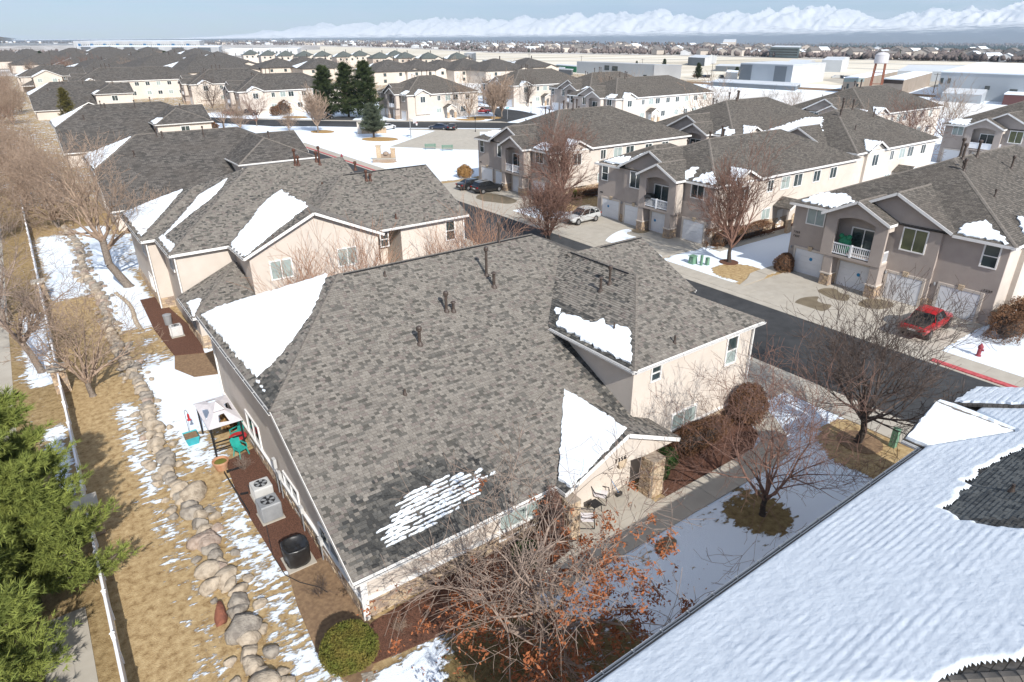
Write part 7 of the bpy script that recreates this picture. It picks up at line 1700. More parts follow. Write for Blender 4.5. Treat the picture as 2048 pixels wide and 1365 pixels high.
# edging stones of the second house's bed
o = empty('stone_edging', (4.6, 49, 0), 'pale stone edging along the second house bed', 'edging'); rng = np.random.default_rng(8)
for k in range(24):
    t = k/23; px, py = 232+t*58, 588+t*72; q = G(px+8*math.sin(t*5), py); V, F = blob(rng, 0.2, 0.2, 0.12, 1, 0.15); V[:, 2] = np.maximum(V[:, 2]+0.06, 0); s = link('stone', np_mesh('stone', V, F, 'boulder_tan'), o); s.location = q-Vector(o.location)
o = empty('rubbish_bin', G(338, 650), 'grey lidded bin beside the second house patio', 'bin'); b = MB(); p = G(338, 650); b.lathe(p, [(0.25, 0), (0.30, 0.75), (0.32, 0.78), (0.32, 0.84), (0.10, 0.92)], 14); b.build('bin_body', 'metal_grey', o)
# porch furniture
def porch_chair(x, y, rz, label):
    o = empty('porch_chair', (x, y, 0.07), label, 'chair', None, rz); L = lambda b, n, m: b.build(n, m, o, world=False)
    b = MB(); b.box(-0.28, 0.28, -0.26, 0.26, 0.38, 0.42); L(b, 'seat', 'cloth_white'); b = MB(); b.prism([(-0.28, 0.26, 0.42), (0.28, 0.26, 0.42), (0.28, 0.48, 0.98), (-0.28, 0.48, 0.98)], (0, 0.03, 0)); L(b, 'backrest', 'cloth_white')
    for s in (-1, 1): b = MB(); b.path([(s*0.31, 0.46, 0.95), (s*0.31, 0.26, 0.62), (s*0.31, -0.26, 0.60), (s*0.31, -0.30, 0.30), (s*0.31, -0.30, 0.02), (s*0.31, 0.34, 0.02)], 0.022); L(b, 'side_frame', 'black_metal')
porch_chair(16.35, 16.85, 0.9, 'white porch chair with black frame, nearer the lawn'); porch_chair(18.0, 17.7, 0.6, 'white porch chair with black frame, by the front door')
o = empty('porch_table', (17.25, 17.35, 0.06), 'small black side table between the porch chairs', 'table'); b = MB(); b.box(17.0, 17.5, 17.1, 17.6, 0.46, 0.50); b.build('table_top', 'black_metal', o)
for sx in (-0.2, 0.2):
    for sy in (-0.2, 0.2): b = MB(); b.bar((17.25+sx, 17.35+sy, 0.46), (17.25+sx*1.2, 17.35+sy*1.2, 0.06), 0.03, 0.03); b.build('leg', 'black_metal', o)
o = empty('broom', (18.95, 17.6, 0.06), 'purple-handled broom leaning by the porch pillar', 'broom'); b = MB(); b.tube((18.95, 17.5, 0.2), (18.6, 18.3, 1.45), 0.018, n=8); b.build('handle', 'wall_blue', o); b = MB(); b.box(18.78, 19.12, 17.42, 17.56, 0.07, 0.24); b.build('brush', 'black_plastic', o)
tag(sheet('door_mat', rect(19.1, 20.0, 18.2, 18.8), 0.075, 'black_plastic', kind=None), 'dark mat on the porch floor beside the pillar', 'mat')
tag(sheet('stepping_stone', [tuple(G(x, y)[:2]) for x, y in ((722, 1350), (745, 1345), (752, 1360), (730, 1372))], 0.06, 'boulder_grey', kind=None), 'flat grey stepping stone below the round clipped bush', 'stone')
b = MB(); b.box(15.6, 16.8, 17.1, 17.2, 0, 0.01)

# ---------------------------------------------------------------- street furniture
def hydrant(loc, label, s=1.0):
    o = empty('fire_hydrant', loc, label, 'hydrant'); p = Vector(loc); b = MB(); b.lathe(p, [(0.16*s, 0), (0.16*s, 0.05), (0.11*s, 0.07), (0.11*s, 0.50*s), (0.15*s, 0.52*s), (0.15*s, 0.56*s), (0.13*s, 0.66*s), (0.06*s, 0.75*s), (0.04*s, 0.80*s)], 14); b.build('barrel', 'hydrant_red', o)
    for d in ((1, 0), (-1, 0), (0, -1)): q = MB(); c = p+Vector((0, 0, 0.42*s)); q.tube(c+Vector((d[0]*0.09, d[1]*0.09, 0))*s, c+Vector((d[0]*0.2, d[1]*0.2, 0))*s, 0.065*s, n=10); q.build('outlet', 'hydrant_red', o)
hydrant(G(1956, 712), 'faded red fire hydrant on the snow beside the red kerb', 1.15); hydrant(G(684, 319), 'small red fire hydrant on the snowy park by the road', 1.2)
def cabinet(loc, w, d, h, m, label, taper=0.88, name='utility_box'):
    o = empty(name, loc, label, 'utility box'); x, y, z = loc; b = MB(); b.add([(x-w, y-d, 0), (x+w, y-d, 0), (x+w, y+d, 0), (x-w, y+d, 0), (x-w*taper, y-d*taper, h), (x+w*taper, y-d*taper, h), (x+w*taper, y+d*taper, h), (x-w*taper, y+d*taper, h)], [(0, 1, 5, 4), (1, 2, 6, 5), (2, 3, 7, 6), (3, 0, 4, 7), (0, 3, 2, 1), (4, 5, 6, 7)]); b.build('housing', m, o)
    b = MB(); b.box(x-w*1.04, x+w*1.04, y-d*1.04, y+d*1.04, h, h+0.05); b.build('lid', m, o)
    for k in range(3): b = MB(); b.box(x-w-0.005, x-w+0.03, y-0.03, y+0.03, h*(0.3+0.2*k), h*(0.3+0.2*k)+0.06); b.build('latch', 'metal_grey', o)
    return o
cabinet(G(1785, 893), 0.16, 0.16, 1.05, 'utility_green', 'green utility post on dry grass beside the dark bare tree', 0.95)
cabinet(G(1385, 527), 0.34, 0.3, 0.72, 'utility_green', 'largest green utility cabinet left of the tall red-twigged tree', 0.8)
cabinet(G(1402, 531), 0.10, 0.10, 0.95, 'utility_green', 'slim green marker post between two green cabinets', 1.0); cabinet(G(1414, 530), 0.16, 0.15, 0.66, 'utility_green', 'smallest green cabinet, nearest the tall red-twigged tree', 0.9)
def bench(c, ang, label):
    o = empty('park_bench', c, label, 'bench', 'green benches by the games court', ang); L = lambda b, n: b.build(n, 'bench_green', o, world=False)
    for k in range(3): b = MB(); b.box(-1.1, 1.1, -0.22+k*0.16, -0.09+k*0.16, 0.44, 0.48); L(b, 'seat_slat')
    for k in range(3): b = MB(); b.box(-1.1, 1.1, 0.24, 0.28, 0.56+k*0.16, 0.68+k*0.16); L(b, 'back_slat')
    for s in (-0.9, 0.9): b = MB(); b.box(s-0.04, s+0.04, -0.22, 0.30, 0, 0.46); L(b, 'leg'); b = MB(); b.box(s-0.04, s+0.04, 0.28, 0.33, 0.4, 1.05); L(b, 'back_post')
bench(G(861, 299), math.radians(-28), 'left green park bench at the edge of the games court'); bench(G(895, 301.5), math.radians(-28), 'right green park bench at the edge of the games court')
def monument():
    c = G(773, 323); o = empty('stone_monument', c, 'small stone monument with two pillars and a bench ledge on the snowy park', 'monument', None, math.radians(-30)); L = lambda b, n, m: b.build(n, m, o, world=False)
    for i, (x, h, w) in enumerate(((-1.25, 2.6, 0.4), (1.25, 2.1, 0.4))): b = MB(); b.box(x-w, x+w, -0.4, 0.4, 0, h); L(b, 'pillar', 'stone_a' if i else 'stone_c'); b = MB(); b.box(x-w-0.08, x+w+0.08, -0.48, 0.48, h, h+0.15); L(b, 'pillar_cap', 'stone_c')
    b = MB(); b.box(-0.85, 0.85, -0.15, 0.2, 0, 1.3); L(b, 'panel', 'stone_b'); b = MB(); b.lathe((0, 0, 1.2), [(0.5, 0), (0.5, 0.3), (0.2, 0.5)], 12); L(b, 'dome', 'stone_b'); b = MB(); b.box(-2.3, 1.7, -1.3, -0.5, 0, 0.55); L(b, 'ledge', 'stone_b'); b = MB(); b.box(-2.35, 1.75, -1.35, -0.45, 0.55, 0.66); L(b, 'ledge_top', 'concrete')
monument()
c = G(720, 268); o = empty('low_stone_wall', c, 'low stone-faced wall on the snow behind the spruce', 'wall', None, math.radians(-25)); b = MB(); b.box(-0.5, 6.0, -0.35, 0.35, 0, 1.1); b.build('wall_body', 'stone_a', o, world=False); b = MB(); b.box(-0.5, 0.4, -0.45, 0.45, 0, 2.6); b.build('end_pier', 'stucco', o, world=False)
def hoop():
    c = G(822, 277); o = empty('basketball_hoop', c, 'basketball hoop on a tall grey pole by the games court', 'basketball hoop', None, math.radians(-50)); L = lambda b, n, m: b.build(n, m, o, world=False)
    b = MB(); b.tube((0, 0, 0), (0, 0, 4.1), 0.11, n=8); L(b, 'pole', 'metal_grey'); b = MB(); b.bar((0, 0, 4.0), (1.1, 0, 3.7), 0.1, 0.1); L(b, 'arm', 'metal_grey'); b = MB(); b.box(1.1, 1.16, -0.9, 0.9, 3.2, 4.25); L(b, 'backboard', 'paint_white'); b = MB(); b.lathe((1.5, 0, 3.2), [(0.26, 0), (0.26, 0.05)], 14); L(b, 'rim', 'red_plastic'); b = MB(); b.lathe((1.5, 0, 2.7), [(0.15, 0), (0.25, 0.5)], 10); L(b, 'net', 'paint_white')
hoop()
def lamp_post(c, h, label):
    o = empty('lamp_post', c, label, 'lamp post'); p = Vector(c); b = MB(); b.lathe(p, [(0.14, 0), (0.14, 0.25), (0.06, 0.35), (0.05, h-0.5)], 8); b.build('post', 'black_metal', o); b = MB(); b.lathe(p+Vector((0, 0, h-0.5)), [(0.08, 0), (0.2, 0.1), (0.22, 0.42), (0.06, 0.55)], 8); b.build('lantern', 'black_metal', o)
lamp_post(G(951, 264), 3.2, 'black lamp post at the right end of the games court'); lamp_post(G(1062, 226), 3.0, 'black lamp post at the bend of the side lane')
c = G(1015, 239); o = empty('street_sign', c, 'street corner sign post with a pale blue plate', 'street sign'); b = MB(); b.tube(c, c+Vector((0, 0, 3.0)), 0.06, n=8); b.build('post', 'metal_grey', o); b = MB(); b.box(c.x-0.5, c.x+0.5, c.y-0.03, c.y+0.03, 2.7, 3.0); b.build('sign_plate', 'teal_blue', o)
# balcony things
o = empty('toy_seat', (54.45, 27.05, 2.9), 'green rounded toy behind the near balcony railing', 'toy'); rng = np.random.default_rng(1); V, F = blob(rng, 0.30, 0.62, 0.85, 2, 0.03); V[:, 2] += 0.85
q = link('toy_body', np_mesh('toy_body', V, F, 'green_wall', smooth=True), o); q.location = (0.15, 0, 0)
for s in (-0.34, 0.34): V, F = blob(rng, 0.2, 0.22, 0.22, 2, 0.02); q = link('eye_bump', np_mesh('eye_bump', V, F, 'green_wall', smooth=True), o); q.location = (0.1, s, 1.62)
o = empty('covered_barbecue', (54.55, 49.3, 2.9), 'black covered barbecue on the middle block balcony', 'barbecue'); b = MB(); p = Vector((54.65, 49.3, 2.9)); b.lathe(p, [(0.35, 0), (0.4, 0.9), (0.7, 0.95), (0.7, 1.15), (0.5, 1.35), (0.1, 1.42)], 14); b.build('cover', 'black_plastic', o)
def stickers(R, ts):
    root, roof, main, W, BG, BB = R
    for t, x, z in ts:
        c = W(x, t, z); b = MB(); b.prism([c+Vector((0, 0.17*math.cos(a*1.0472), 0.17*math.sin(a*1.0472))) for a in range(6)], (-0.006, 0, 0)); b.build('door_sticker', 'blue_paper', root)
stickers(R0, ((14.6, -0.08, 1.5), (10.0, -0.33, 1.35))); stickers(R1, ((9.75, -0.33, 1.3), (2.0, -0.08, 1.4)))

# leaves dropped under the big tree, on grass, snow and mulch
rg = np.random.default_rng(5); c = G(1085, 1345); r = np.abs(rg.normal(0, 3.2, 2600)); a = rg.uniform(0, 6.28, 2600); P = np.stack([c.x+r*np.cos(a)*1.2, c.y+r*np.sin(a), np.full(2600, 0.075)], 1); P = P[(P[:, 1] > 8.2) & (P[:, 1] < 17.3)]
V, F = cards(P, rg.uniform(0.03, 0.075, len(P)), rg, aspect=0.9); V[:, 2] = np.maximum(V[:, 2], 0.066); tag(link('fallen_leaves', np_mesh('fallen_leaves', V, F, 'dead_leaf')), 'dry brown leaves scattered on the ground below the big bare tree', 'leaves', None, 'stuff')
# ---------------------------------------------------------------- distance: airfield, hangars, town, mountains, haze
def far_ground_mat():
    m, t, p = new_mat('far_ground'); tc = nd(t, 'ShaderNodeTexCoord'); L = t.links.new
    n = nd(t, 'ShaderNodeTexNoise'); n.inputs['Scale'].default_value = 0.02; n.inputs['Detail'].default_value = 9; n.inputs['Roughness'].default_value = 0.7
    r = nd(t, 'ShaderNodeValToRGB'); e = r.color_ramp.elements; e[0].position = 0.42; e[0].color = (0.20, 0.17, 0.14, 1); e[1].position = 0.58; e[1].color = (0.66, 0.64, 0.62, 1)
    L(tc.outputs['Object'], n.inputs['Vector']); L(n.outputs['Fac'], r.inputs[0]); L(r.outputs[0], p.inputs['Base Color']); p.inputs['Roughness'].default_value = 0.95
far_ground_mat()
def field_mat(name, c1, c2, sx=0.002, sy=0.03):
    m, t, p = new_mat(name); tc = nd(t, 'ShaderNodeTexCoord'); mp = nd(t, 'ShaderNodeMapping'); mp.inputs['Scale'].default_value = (sx, sy, 1); mp.inputs['Rotation'].default_value = (0, 0, math.radians(28)); L = t.links.new
    n = nd(t, 'ShaderNodeTexNoise'); n.inputs['Scale'].default_value = 1; n.inputs['Detail'].default_value = 8; r = nd(t, 'ShaderNodeValToRGB'); e = r.color_ramp.elements; e[0].position = 0.38; e[0].color = rgb(c1); e[1].position = 0.62; e[1].color = rgb(c2)
    L(tc.outputs['Object'], mp.inputs[0]); L(mp.outputs[0], n.inputs['Vector']); L(n.outputs['Fac'], r.inputs[0]); L(r.outputs[0], p.inputs['Base Color']); p.inputs['Roughness'].default_value = 0.95
field_mat('airfield', (0.55, 0.49, 0.38), (0.72, 0.67, 0.57)); field_mat('snow_field', (0.60, 0.585, 0.55), (0.80, 0.80, 0.79), 0.02, 0.05)
def valley_mat():
    m, t, p = new_mat('valley'); tc = nd(t, 'ShaderNodeTexCoord'); L = t.links.new
    n = nd(t, 'ShaderNodeTexNoise'); n.inputs['Scale'].default_value = 0.012; n.inputs['Detail'].default_value = 10; n.inputs['Roughness'].default_value = 0.8
    n2 = nd(t, 'ShaderNodeTexNoise'); n2.inputs['Scale'].default_value = 0.0009; n2.inputs['Detail'].default_value = 5
    ad = nd(t, 'ShaderNodeMath', operation='MULTIPLY_ADD'); ad.inputs[1].default_value = 0.5
    r = nd(t, 'ShaderNodeValToRGB'); e = r.color_ramp.elements; e[0].position = 0.70; e[0].color = (0.05, 0.06, 0.066, 1); e[1].position = 0.88; e[1].color = (0.62, 0.62, 0.62, 1)
    L(tc.outputs['Object'], n.inputs['Vector']); L(tc.outputs['Object'], n2.inputs['Vector']); L(n2.outputs['Fac'], ad.inputs[0]); L(n.outputs['Fac'], ad.inputs[2]); L(ad.outputs[0], r.inputs[0]); L(r.outputs[0], p.inputs['Base Color']); p.inputs['Roughness'].default_value = 0.95
valley_mat()
# wide plain; towards the right it ends at the rim of a lower valley
def px_of_az(az):
    c = math.cos(az), math.sin(az); d = Vector((c[0], c[1], 0)); w = d.dot(FW); return CX+FPX*d.dot(RT)/w if w > 0.05 else (9999 if d.dot(RT) > 0 else -9999)
def sstep(a, b, x): t = min(1, max(0, (x-a)/(b-a))); return t*t*(3-2*t)
def rim(x): return float(np.interp(x, [-9999, 700, 1000, 1350, 1700, 2048, 9999], [2600, 2600, 2300, 1500, 1000, 820, 820]))
def drop_at(x): return 62*sstep(500, 1500, x) if x < 9000 else 62.0
def valley_z(x, r): return -0.35-drop_at(x)*sstep(rim(x), rim(x)+1100, r)
def plain():
    n = 240; V, F = [], []; rs0 = [60, 200, 400, 600, 800]
    K = 22
    for i in range(n):
        az = 2*math.pi*i/n; x = px_of_az(az); R_ = rim(x); rs = rs0[:]+[R_*0.99+1100*k/10 for k in range(11)]+[R_+1500, R_+3000, R_+6000, 12000, 18000, 28000]
        rs = sorted(rs)
        for r in rs: V.append((r*math.cos(az), r*math.sin(az), valley_z(x, r)))
    m = len(rs)
    for i in range(n):
        for k in range(m-1): F.append([i*m+k, i*m+k+1, ((i+1) % n)*m+k+1, ((i+1) % n)*m+k])
    F.append([i*m for i in range(n)])
    b = MB()
    for f in F: pass
    b.add(V, F); b.mi = [1 if (len(f) == 4 and f[0] % m >= 7) else 0 for f in F]
    o = b.build('plain', ['far_ground', 'valley']); o['kind'] = 'structure'
plain()
sheet('snow_field', px_poly([(700, 140), (1000, 166), (1340, 172), (1700, 190), (2200, 225), (2300, 250), (1700, 232), (1300, 210), (1000, 190), (700, 160)]), 0.02, 'snow_field')
sheet('airfield', px_poly([(440, 104), (640, 100), (640, 93), (820, 98), (1000, 107), (1350, 111.5), (1700, 120), (2048, 126.5), (2400, 136), (2400, 172), (2048, 178), (1700, 172), (1330, 158), (1000, 140), (900, 130), (650, 110)]), 0.03, 'airfield')
field_mat('runway', (0.33, 0.31, 0.28), (0.40, 0.38, 0.34))
sheet('runway', px_poly([(900, 113.2), (1350, 119.2), (2048, 133.2), (2300, 138.5), (2300, 139.6), (2048, 134.4), (1350, 120.0), (900, 113.8)]), 0.05, 'runway'); sheet('taxiway', px_poly([(900, 118.6), (1350, 126.0), (2048, 147.0), (2048, 148.6), (1350, 127.0), (900, 119.2)]), 0.05, 'runway'); sheet('apron', px_poly([(1760, 152), (2300, 158), (2300, 178), (1700, 172), (1640, 160)]), 0.045, 'concrete')
sheet('railway_bed', px_poly([(1000, 163.5), (1340, 161.5), (1700, 180), (1950, 196), (2300, 218), (2300, 222), (1950, 200), (1700, 184.5), (1340, 165.5), (1000, 160)]), 0.04, 'soil')

def building(name, A, B, C, h, wall, roofm, label, cat='building', gable=0.0, parapet=0.0, wins=(), group=None, bands=()):
    """box on ground corners A,B,C (A-B faces us, B-C the right side)"""
    A, B, C = Vector(A), Vector(B), Vector(C); Dv = A+C-B; o = empty(name, (A+C)/2, label, cat, group); U = Vector((0, 0, h)); wl = wall if isinstance(wall, (list, tuple)) else [wall]*4
    b = MB(); b.prism([A, B, C, Dv], U); b.build('wall', wl[0], o)
    if wl[1] != wl[0]:
        n = (B-A).cross(U).normalized(); n2 = (C-B).cross(U).normalized(); b = MB(); b.prism([B+n2*0.05, C+n2*0.05, C+n2*0.05+U*0.99, B+n2*0.05+U*0.99], n2*0.1); b.build('end_wall', wl[1], o)
    if gable:
        mA, mB = (A+Dv)/2+U+Vector((0, 0, gable)), (B+C)/2+U+Vector((0, 0, gable)); rf = None
        for F in ([A+U, B+U, mB, mA], [mA, mB, C+U, Dv+U]):
            b = MB(); b.slab(F, 0.25)
            if rf is None: rf = b.build('roof', roofm, o)
            else: b.build('roof_slope', roofm, rf)
        for P, Q, R in ((B, C, mB), (Dv, A, mA)): b = MB(); b.prism([P+U, Q+U, R-Vector((0, 0, 0.1))], (Q-P).cross(Vector((0, 0, 1))).normalized()*0.1); b.build('gable', wl[1], o)
    else:
        b = MB(); e = 0.2; c = (A+C)/2; b.prism([p+(p-c).normalized()*e+U for p in (A, B, C, Dv)], (0, 0, 0.35)); b.build('roof', roofm, o)
    n = (B-A).cross(Vector((0, 0, 1))).normalized(); d = (B-A)
    for (t0, t1, z0, z1, m) in wins:
        P, Q = A+d*t0, A+d*t1; b = MB(); b.prism([P+n*0.02+Vector((0, 0, z0)), Q+n*0.02+Vector((0, 0, z0)), Q+n*0.02+Vector((0, 0, z1)), P+n*0.02+Vector((0, 0, z1))], n*0.12); b.build('window' if m.startswith('glass') else 'door', m, o)
    return o
building('hangar', G(1153, 147), G(1307, 156), G(1361, 158), 6.2, ('metal_wall', 'metal_wall_white'), 'metal_roof', 'long pale hangar with white end wall beyond the snowy field', 'hangar', wins=[(0.39, 0.45, 2.6, 5.0, 'glass_dark'), (0.49, 0.56, 2.4, 4.8, 'glass_dark'), (0.88, 0.92, 0, 1.2, 'glass_dark')])
building('hangar', G(1477, 163), G(1580, 170), G(1645, 163), 7.8, ('metal_wall', 'metal_wall_white'), 'metal_roof', 'boxy hangar with dark door panels and white side wall', 'hangar', wins=[(0.0, 0.24, 0.3, 7.4, 'metal_wall_dark'), (0.68, 0.90, 0.3, 7.4, 'metal_wall_dark')])
building('hangar', G(1790, 162), G(1922, 165), G(1948, 154), 4.4, 'metal_wall', 'metal_roof', 'wide grey hangar with shallow white gable right of the water tower', 'hangar', gable=1.8)
building('hangar', G(1375, 131), G(1408, 133), G(1432, 127), 5.5, ('metal_wall_dark', 'metal_wall_white'), 'metal_roof', 'small hangar far out on the airfield, left of the boxy hangar', 'hangar', gable=1.0)
building('hangar', G(1572, 140), G(1612, 142), G(1628, 136), 4.5, ('metal_wall', 'metal_wall_white'), 'metal_roof', 'pale hangar behind the boxy hangar', 'hangar', gable=1.0)
building('hangar', G(1640, 144), G(1680, 145), G(1695, 136), 6.5, ('metal_wall', 'metal_wall_white'), 'metal_roof', 'grey hangar just left of the water tower', 'hangar', gable=1.0)
building('workshop', G(1682, 186), G(1724, 186), G(1790, 168), 5.2, ('wall_tan', 'wall_tan'), 'snow', 'tan flat-roofed workshop left of the water tower legs', 'workshop', wins=[(0.2, 0.3, 1.5, 3.2, 'glass_dark'), (0.65, 0.75, 1.5, 3.2, 'glass_dark'), (0.02, 0.98, 3.9, 5.1, 'wall_green')])
building('workshop', G(1760, 189), G(1801, 192), G(1858, 172), 5.2, ('wall_tan', 'wall_tan'), 'snow', 'tan flat-roofed workshop with brown pilasters right of the water tower', 'workshop', wins=[(0.05, 0.3, 0.6, 1.8, 'glass_dark'), (0.02, 0.98, 3.9, 5.1, 'lamp_brown')])
building('warehouse_block', G(1870, 196), G(2120, 212), G(2140, 176), 8.2, 'metal_wall', 'snow', 'large grey-green warehouse with broad white roof at the right edge', 'warehouse', wins=[(0.01, 0.035, 4.6, 6.4, 'glass_dark'), (0.075, 0.10, 4.8, 6.4, 'glass_dark'), (0.40, 0.44, 3.4, 4.6, 'glass_dark'), (0.60, 0.66, 2.2, 4.0, 'glass_dark')])
building('shed', G(1880, 203), G(1960, 208), G(1975, 198), 2.6, 'metal_wall', 'metal_roof', 'low shed with pale roof before the large warehouse', 'shed', gable=1.0)
building('trailer', G(2003, 210), G(2120, 216), G(2125, 208), 3.0, 'paint_maroon', 'snow', 'long dark red trailer with snow on top at the right edge', 'trailer')
building('white_building', G(1450, 159), G(1473, 161), G(1475, 156), 3.2, 'metal_wall_white', 'snow', 'small white shed left of the boxy hangar', 'shed')
building('control_building', G(929, 132), G(944, 132.5), G(952, 130), 8.5, ('metal_wall', 'metal_wall_dark'), 'metal_roof', 'tall blocky grey building at the edge of the airfield', 'building', wins=[(0.4, 0.6, 2, 8, 'metal_wall_white')])
for i in range(4):
    y = 128.5+i*4.2; building('carport', G(965+i*14, y), G(1095+i*16, y+10), G(1098+i*16, y+8.6), 2.6, 'metal_wall_dark', 'metal_roof', ('farthest', 'second', 'third', 'nearest')[i]+' long low carport roof beyond the pale house row', 'carport', group='carport rows by the airfield')
building('green_shed', G(1112, 142), G(1152, 145.5), G(1154, 143), 3.2, 'green_wall', 'metal_roof', 'green-walled shed at the left end of the long hangar', 'shed')
building('storage_row', G(1420, 172), G(1590, 182), G(1600, 176), 1.6, 'metal_wall_dark', 'metal_roof', 'long low storage roof before the boxy hangar', 'storage row'); building('canopy', G(1430, 143), G(1590, 148), G(1592, 144), 3.0, 'metal_wall_dark', 'metal_roof', 'long white-topped canopy behind the airfield car park', 'canopy')
building('office_building', G(1538, 114.5), G(1596, 116.5), G(1600, 111), 9.0, 'wall_green', 'metal_roof', 'green glass office block on the far side of the airfield', 'office block', wins=[(0.02, 0.95, 2+2.2*k, 3.2+2.2*k, 'glass_dark') for k in range(3)])
building('church', G(1445, 92), G(1470, 92), G(1472, 90), 7.0, 'far_wall', 'metal_roof', 'domed pale hall rising over the far houses', 'hall', gable=5.0)
# white warehouses on the left horizon
wins = []
for k in range(9): wins += [(0.04+k*0.108, 0.062+k*0.108, 3, 11, 'wall_blue')]
for k in range(60): wins += [(0.05+k*0.0155, 0.054+k*0.0155, 7, 10, 'glass_dark')]
building('warehouse', G(150, 100.5), G(402, 102), G(410, 97), 15, 'metal_wall_white', 'snow', 'very long white warehouse with blue panels on the left horizon', 'warehouse', wins=wins)
w2 = []
for k in range(6): w2 += [(0.02+k*0.17, 0.10+k*0.17, 2, 9, 'metal_wall_dark')]
for k in range(6):
    for j in range(4): w2 += [(0.028+k*0.17+j*0.018, 0.04+k*0.17+j*0.018, 2, 5, 'metal_wall_white')]
building('warehouse', G(160, 108), G(440, 112), G(446, 107), 9.5, 'metal_wall_white', 'snow', 'lower white warehouse with dark dock bays on the left', 'warehouse', wins=w2)
building('warehouse', G(452, 112), G(596, 111), G(604, 108), 7.0, 'metal_wall_white', 'snow', 'low white building with a row of dark square windows, left of the airfield', 'warehouse', wins=[(0.25+k*0.05, 0.27+k*0.05, 2.5, 4.5, 'glass_dark') for k in range(14)])
building('apartment_block', G(8, 78), G(36, 78), G(38, 77.5), 30, 'stone_a', 'metal_roof', 'brownish block on the skyline at the far left', 'building')

def water_tower():
    c = G(1748, 190); o = empty('water_tower', c, 'grey water tank on tall rusty stilts beyond the roofs', 'water tower', None, math.radians(20)); L = lambda b, n, m: b.build(n, m, o, world=False)
    H = height_at(c, 127); T = height_at(c, 110)
    for sx in (-1, 1):
        for sy in (-1, 1): b = MB(); b.tube((sx*1.9, sy*1.9, 0), (sx*1.5, sy*1.5, H), 0.22, n=8); L(b, 'leg', 'boulder_red')
    b = MB(); b.lathe((0, 0, H), [(2.2, 0), (2.3, 0.2), (2.3, T-H-0.2), (2.2, T-H)], 24); L(b, 'tank', 'tank_grey'); b = MB(); b.lathe((0, 0, T), [(2.35, 0), (1.6, 0.6), (0.2, 1.0)], 24); L(b, 'tank_roof', 'tank_grey')
    for z in (0.35, 0.7): 
        for a, d in (((-1, -1), (1, -1)), ((1, -1), (1, 1)), ((1, 1), (-1, 1)), ((-1, 1), (-1, -1))): k = 1.9-0.4*z; b = MB(); b.bar((a[0]*k, a[1]*k, H*z), (d[0]*k, d[1]*k, H*z), 0.12, 0.12); L(b, 'brace', 'boulder_red')
water_tower()
def pole(px, py, ty, label):
    c = G(px, py); h = height_at(c, ty); o = empty('utility_pole', c, label, 'pole'); b = MB(); b.tube(c, c+Vector((0, 0, h)), 0.16, 0.10, n=6); b.build('pole_shaft', 'bark_dark', o); b = MB(); b.bar(c+Vector((-1, 0.7, h-0.6)), c+Vector((1, -0.7, h-0.6)), 0.12, 0.12); b.build('cross_arm', 'bark_dark', o)
pole(1058, 138, 107, 'thin utility pole left of the long hangar, left one'); pole(1162, 140, 112, 'thin utility pole behind the long hangar'); pole(1284, 136, 118, 'thin utility pole behind the white end of the long hangar'); pole(1422, 160, 126, 'utility pole in the airfield car park'); pole(1866, 186, 146, 'utility pole before the wide grey hangar'); pole(1968, 156, 136, 'red-topped pole out on the airfield')

